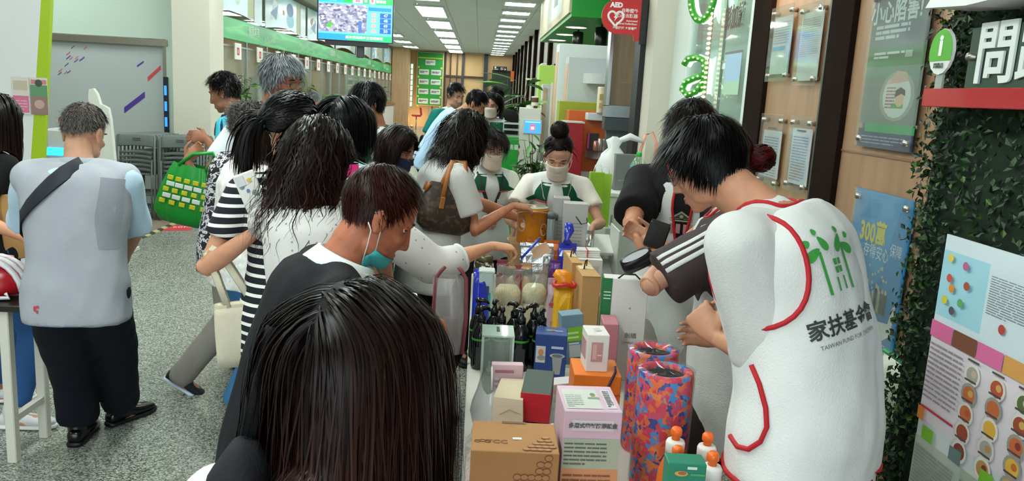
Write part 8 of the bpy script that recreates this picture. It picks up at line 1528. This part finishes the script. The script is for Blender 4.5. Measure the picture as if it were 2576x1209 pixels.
# paper gift bag before the volunteer in black
a = P(1600, 880, 2.86); b = P(1690, 880, 2.86); t = thing('white_gift_bag', 'white paper bag with a green side and black cord, reading CAMBRIDGE', 'bag', (.53, 2.80, TZ), -.1); zt = P(1640, 690, 2.86)[2]; hh = max(zt-TZ, .28)
m = MB(); m.box((.03, 0, hh/2), (.16, .07, hh), None, 0, .002); m.build('paper', M('d9d6d4', .5), t); m = MB(); m.box((-.052, 0, hh/2), (.006, .072, hh)); m.build('green_side', M('0f6a30', .45), t); prn(t, (-.05, -.0356, 0), X_, Z_, [('r', .001, 0, .03, hh, '12703a')]+[('r', .002, hh*.86-.012*k, .026, .004, 'c9dccb') for k in range(3)]+[('e', .10, hh*.72, .004, .004, '9aa09a')]); text('劍橋', .022, (.06, -.0362, hh*.45), X_, Z_, M('6a6f68', .6), t, depth=.0004); text('CAMBRIDGE', .011, (.06, -.0362, hh*.38), X_, Z_, M('8a6f6a', .6), t, depth=.0004)
m = MB(); m.tube([(.0, -.03, hh), (.02, -.035, hh*1.05), (.06, -.035, hh*1.05), (.08, -.03, hh)], .003, 6); m.build('cord', M('151515', .5), t, True)
# white pedestal behind with bottle, grey box, bags
a = P(1523, 487, 5.75); b = P(1625, 487, 5.75); wp_ = b[0]-a[0]; pz = (a[2]+b[2])/2; pd = thing('white_pedestal', 'white pedestal cabinet carrying the green bottle', 'cabinet', ((a[0]+b[0])/2, 5.95, 0)); m = MB(); m.box((0, 0, pz/2-.015), (wp_-.02, .38, pz-.03), None, 0, .004); m.build('body', M('cfcdc6', .5), pd); m = MB(); m.box((0, 0, pz-.015), (wp_, .40, .03), None, 0, .004); m.build('top_board', M('dcdbd6', .4), pd); m = MB(); m.box((-wp_*.3, -.192, pz*.5), (.015, .004, pz*.7)); m.build('door_gap', M('8a8882', .5), pd)
q = P(1600, 485, 5.85); bt = thing('water_bottle', 'clear green drink bottle with a green cap and blue label', 'bottle', (q[0], 5.85, pz)); hh = P(1600, 382, 5.85)[2]-pz; GB_ = glassm('bfe3c4', .22, .05, 'green_pet'); m = MB(); m.lathe([(.05, 0), (.06, .01), (.06, hh*.62), (.056, hh*.72), (.03, hh*.86), (.017, hh*.90)], n=26); m.build('bottle_body', GB_, bt, True); m = MB(); m.lathe([(.0612, hh*.30), (.0615, hh*.31), (.0615, hh*.66), (.0612, hh*.67)], n=26, cap=False); m.build('label', ramp_mat('drink_label', 'noise', 22, [(.4, '22a6c4'), (.55, '4fb8d0'), (.6, '4fa86a'), (.7, '2a8ab8')], .3), bt, True); m = MB(); m.lathe([(.02, hh*.90), (.021, hh*.92), (.021, hh*.985), (.018, hh)], n=18); m.build('cap', M('17b03c', .35), bt, True)
t, w, h = pbox('grey_gift_carton', 'grey carton standing behind the green drink bottle', 1550, 1612, 389, 5.95, .10, M('6f706e', .45), z0=pz, rz=.02); FR(t, .10, lines(-w*.35, h*.25, w*.35, h*.05, 2, 'a5a5a2', .4, 2, 3)); 
t = thing('white_plastic_bag', 'bulging white plastic bag beside the grey carton', 'bag', (P(1535, 440, 6.05)[0]+.02, 6.1, pz)); m = MB(); rr = np.random.RandomState(4); n = 18; v = []
for z, a, b in ((0, .08, .07), (.06, .12, .09), (.16, .13, .10), (.25, .10, .08), (.31, .04, .04), (.36, .06, .03), (.39, .02, .02)):
    for j in range(n): u = j*6.2832/n; v.append((a*math.cos(u)*(1+.07*rr.randn()), b*math.sin(u)*(1+.07*rr.randn()), z+.006*rr.randn()*(z > 0)))
m.add(v, [(i*n+j, i*n+(j+1) % n, (i+1)*n+(j+1) % n, (i+1)*n+j) for i in range(6) for j in range(n)]+[tuple(range(n))[::-1], tuple(range(6*n, 7*n))]); m.build('bag_body', M('d9d9d9', .35), t, True); m = MB(); m.tube([(.03, 0, .36), (.12, 0, .40), (.22, 0, .37)], [.02, .028, .015], 8); m.build('tied_handle', M('dcdcdc', .35), t, True)
q = P(1640, 470, 6.15); t = thing('peach_tote', 'peach cup carrier with a loop handle on the pedestal', 'bag', (q[0]-.06, 6.12, pz)); m = MB(); m.lathe([(.04, 0), (.05, .02), (.052, .18), (.045, .19)], n=18); m.build('sleeve_body', M('d8a888', .6), t, True); m = MB(); m.lathe([(.0525, .06), (.053, .07), (.0525, .10)], n=18, cap=False); m.build('yellow_band', M('d8b848', .5), t, True); m = MB(); m.tube([(-.05, 0, .15), (-.06, 0, .30), (-.03, 0, .42), (.02, 0, .44), (.06, 0, .36), (.05, 0, .15)], .012, 8, 0, False, .4); m.build('handle', M('e39c84', .5), t, True)
for k, (px, lab) in enumerate([(1497, 'lime green paper bag standing behind the bun woman'), (1517, 'pale green paper bag beside the lime one')]):
    q = P(px, 540, 5.45+.1*k); t = thing('green_paper_bag', lab, 'bag', (q[0], 5.5+.12*k, 0)); zt = P(px, 432+8*k, 5.5)[2]; m = MB(); m.box((0, 0, zt-.19), (.10, .06, .38), None, 0, .002); m.build('paper', M('86b020' if k == 0 else '9ec43a', .5), t); m = MB(); m.box((0, 0, (zt-.38)/2), (.16, .14, zt-.38), None, 0, .004); m.build('support', M('cfcdc6', .5), t); m = MB(); m.tube([(-.03, -.03, zt), (-.02, -.035, zt+.05), (.02, -.035, zt+.05), (.03, -.03, zt)], .003, 6); m.build('handle', M('d8e6c0', .5), t, True)
q = P(1508, 600, 4.95); t = thing('white_step_stand', 'white stepped stand beside the bun woman', 'stand', (.86, 5.1, 0)); 
for k in range(4): m = MB(); m.box((0, .06*k, .30+.16*k), (.16, .25, .025), rotx(.35), 0, .004); m.build('tray', M('d3d4d0', .4), t)
for sx in (-1, 1): m = MB(); m.box((sx*.085, .1, .46), (.012, .34, .92), None, 0, .004); m.build('side_panel', M('c9cac6', .4), t)
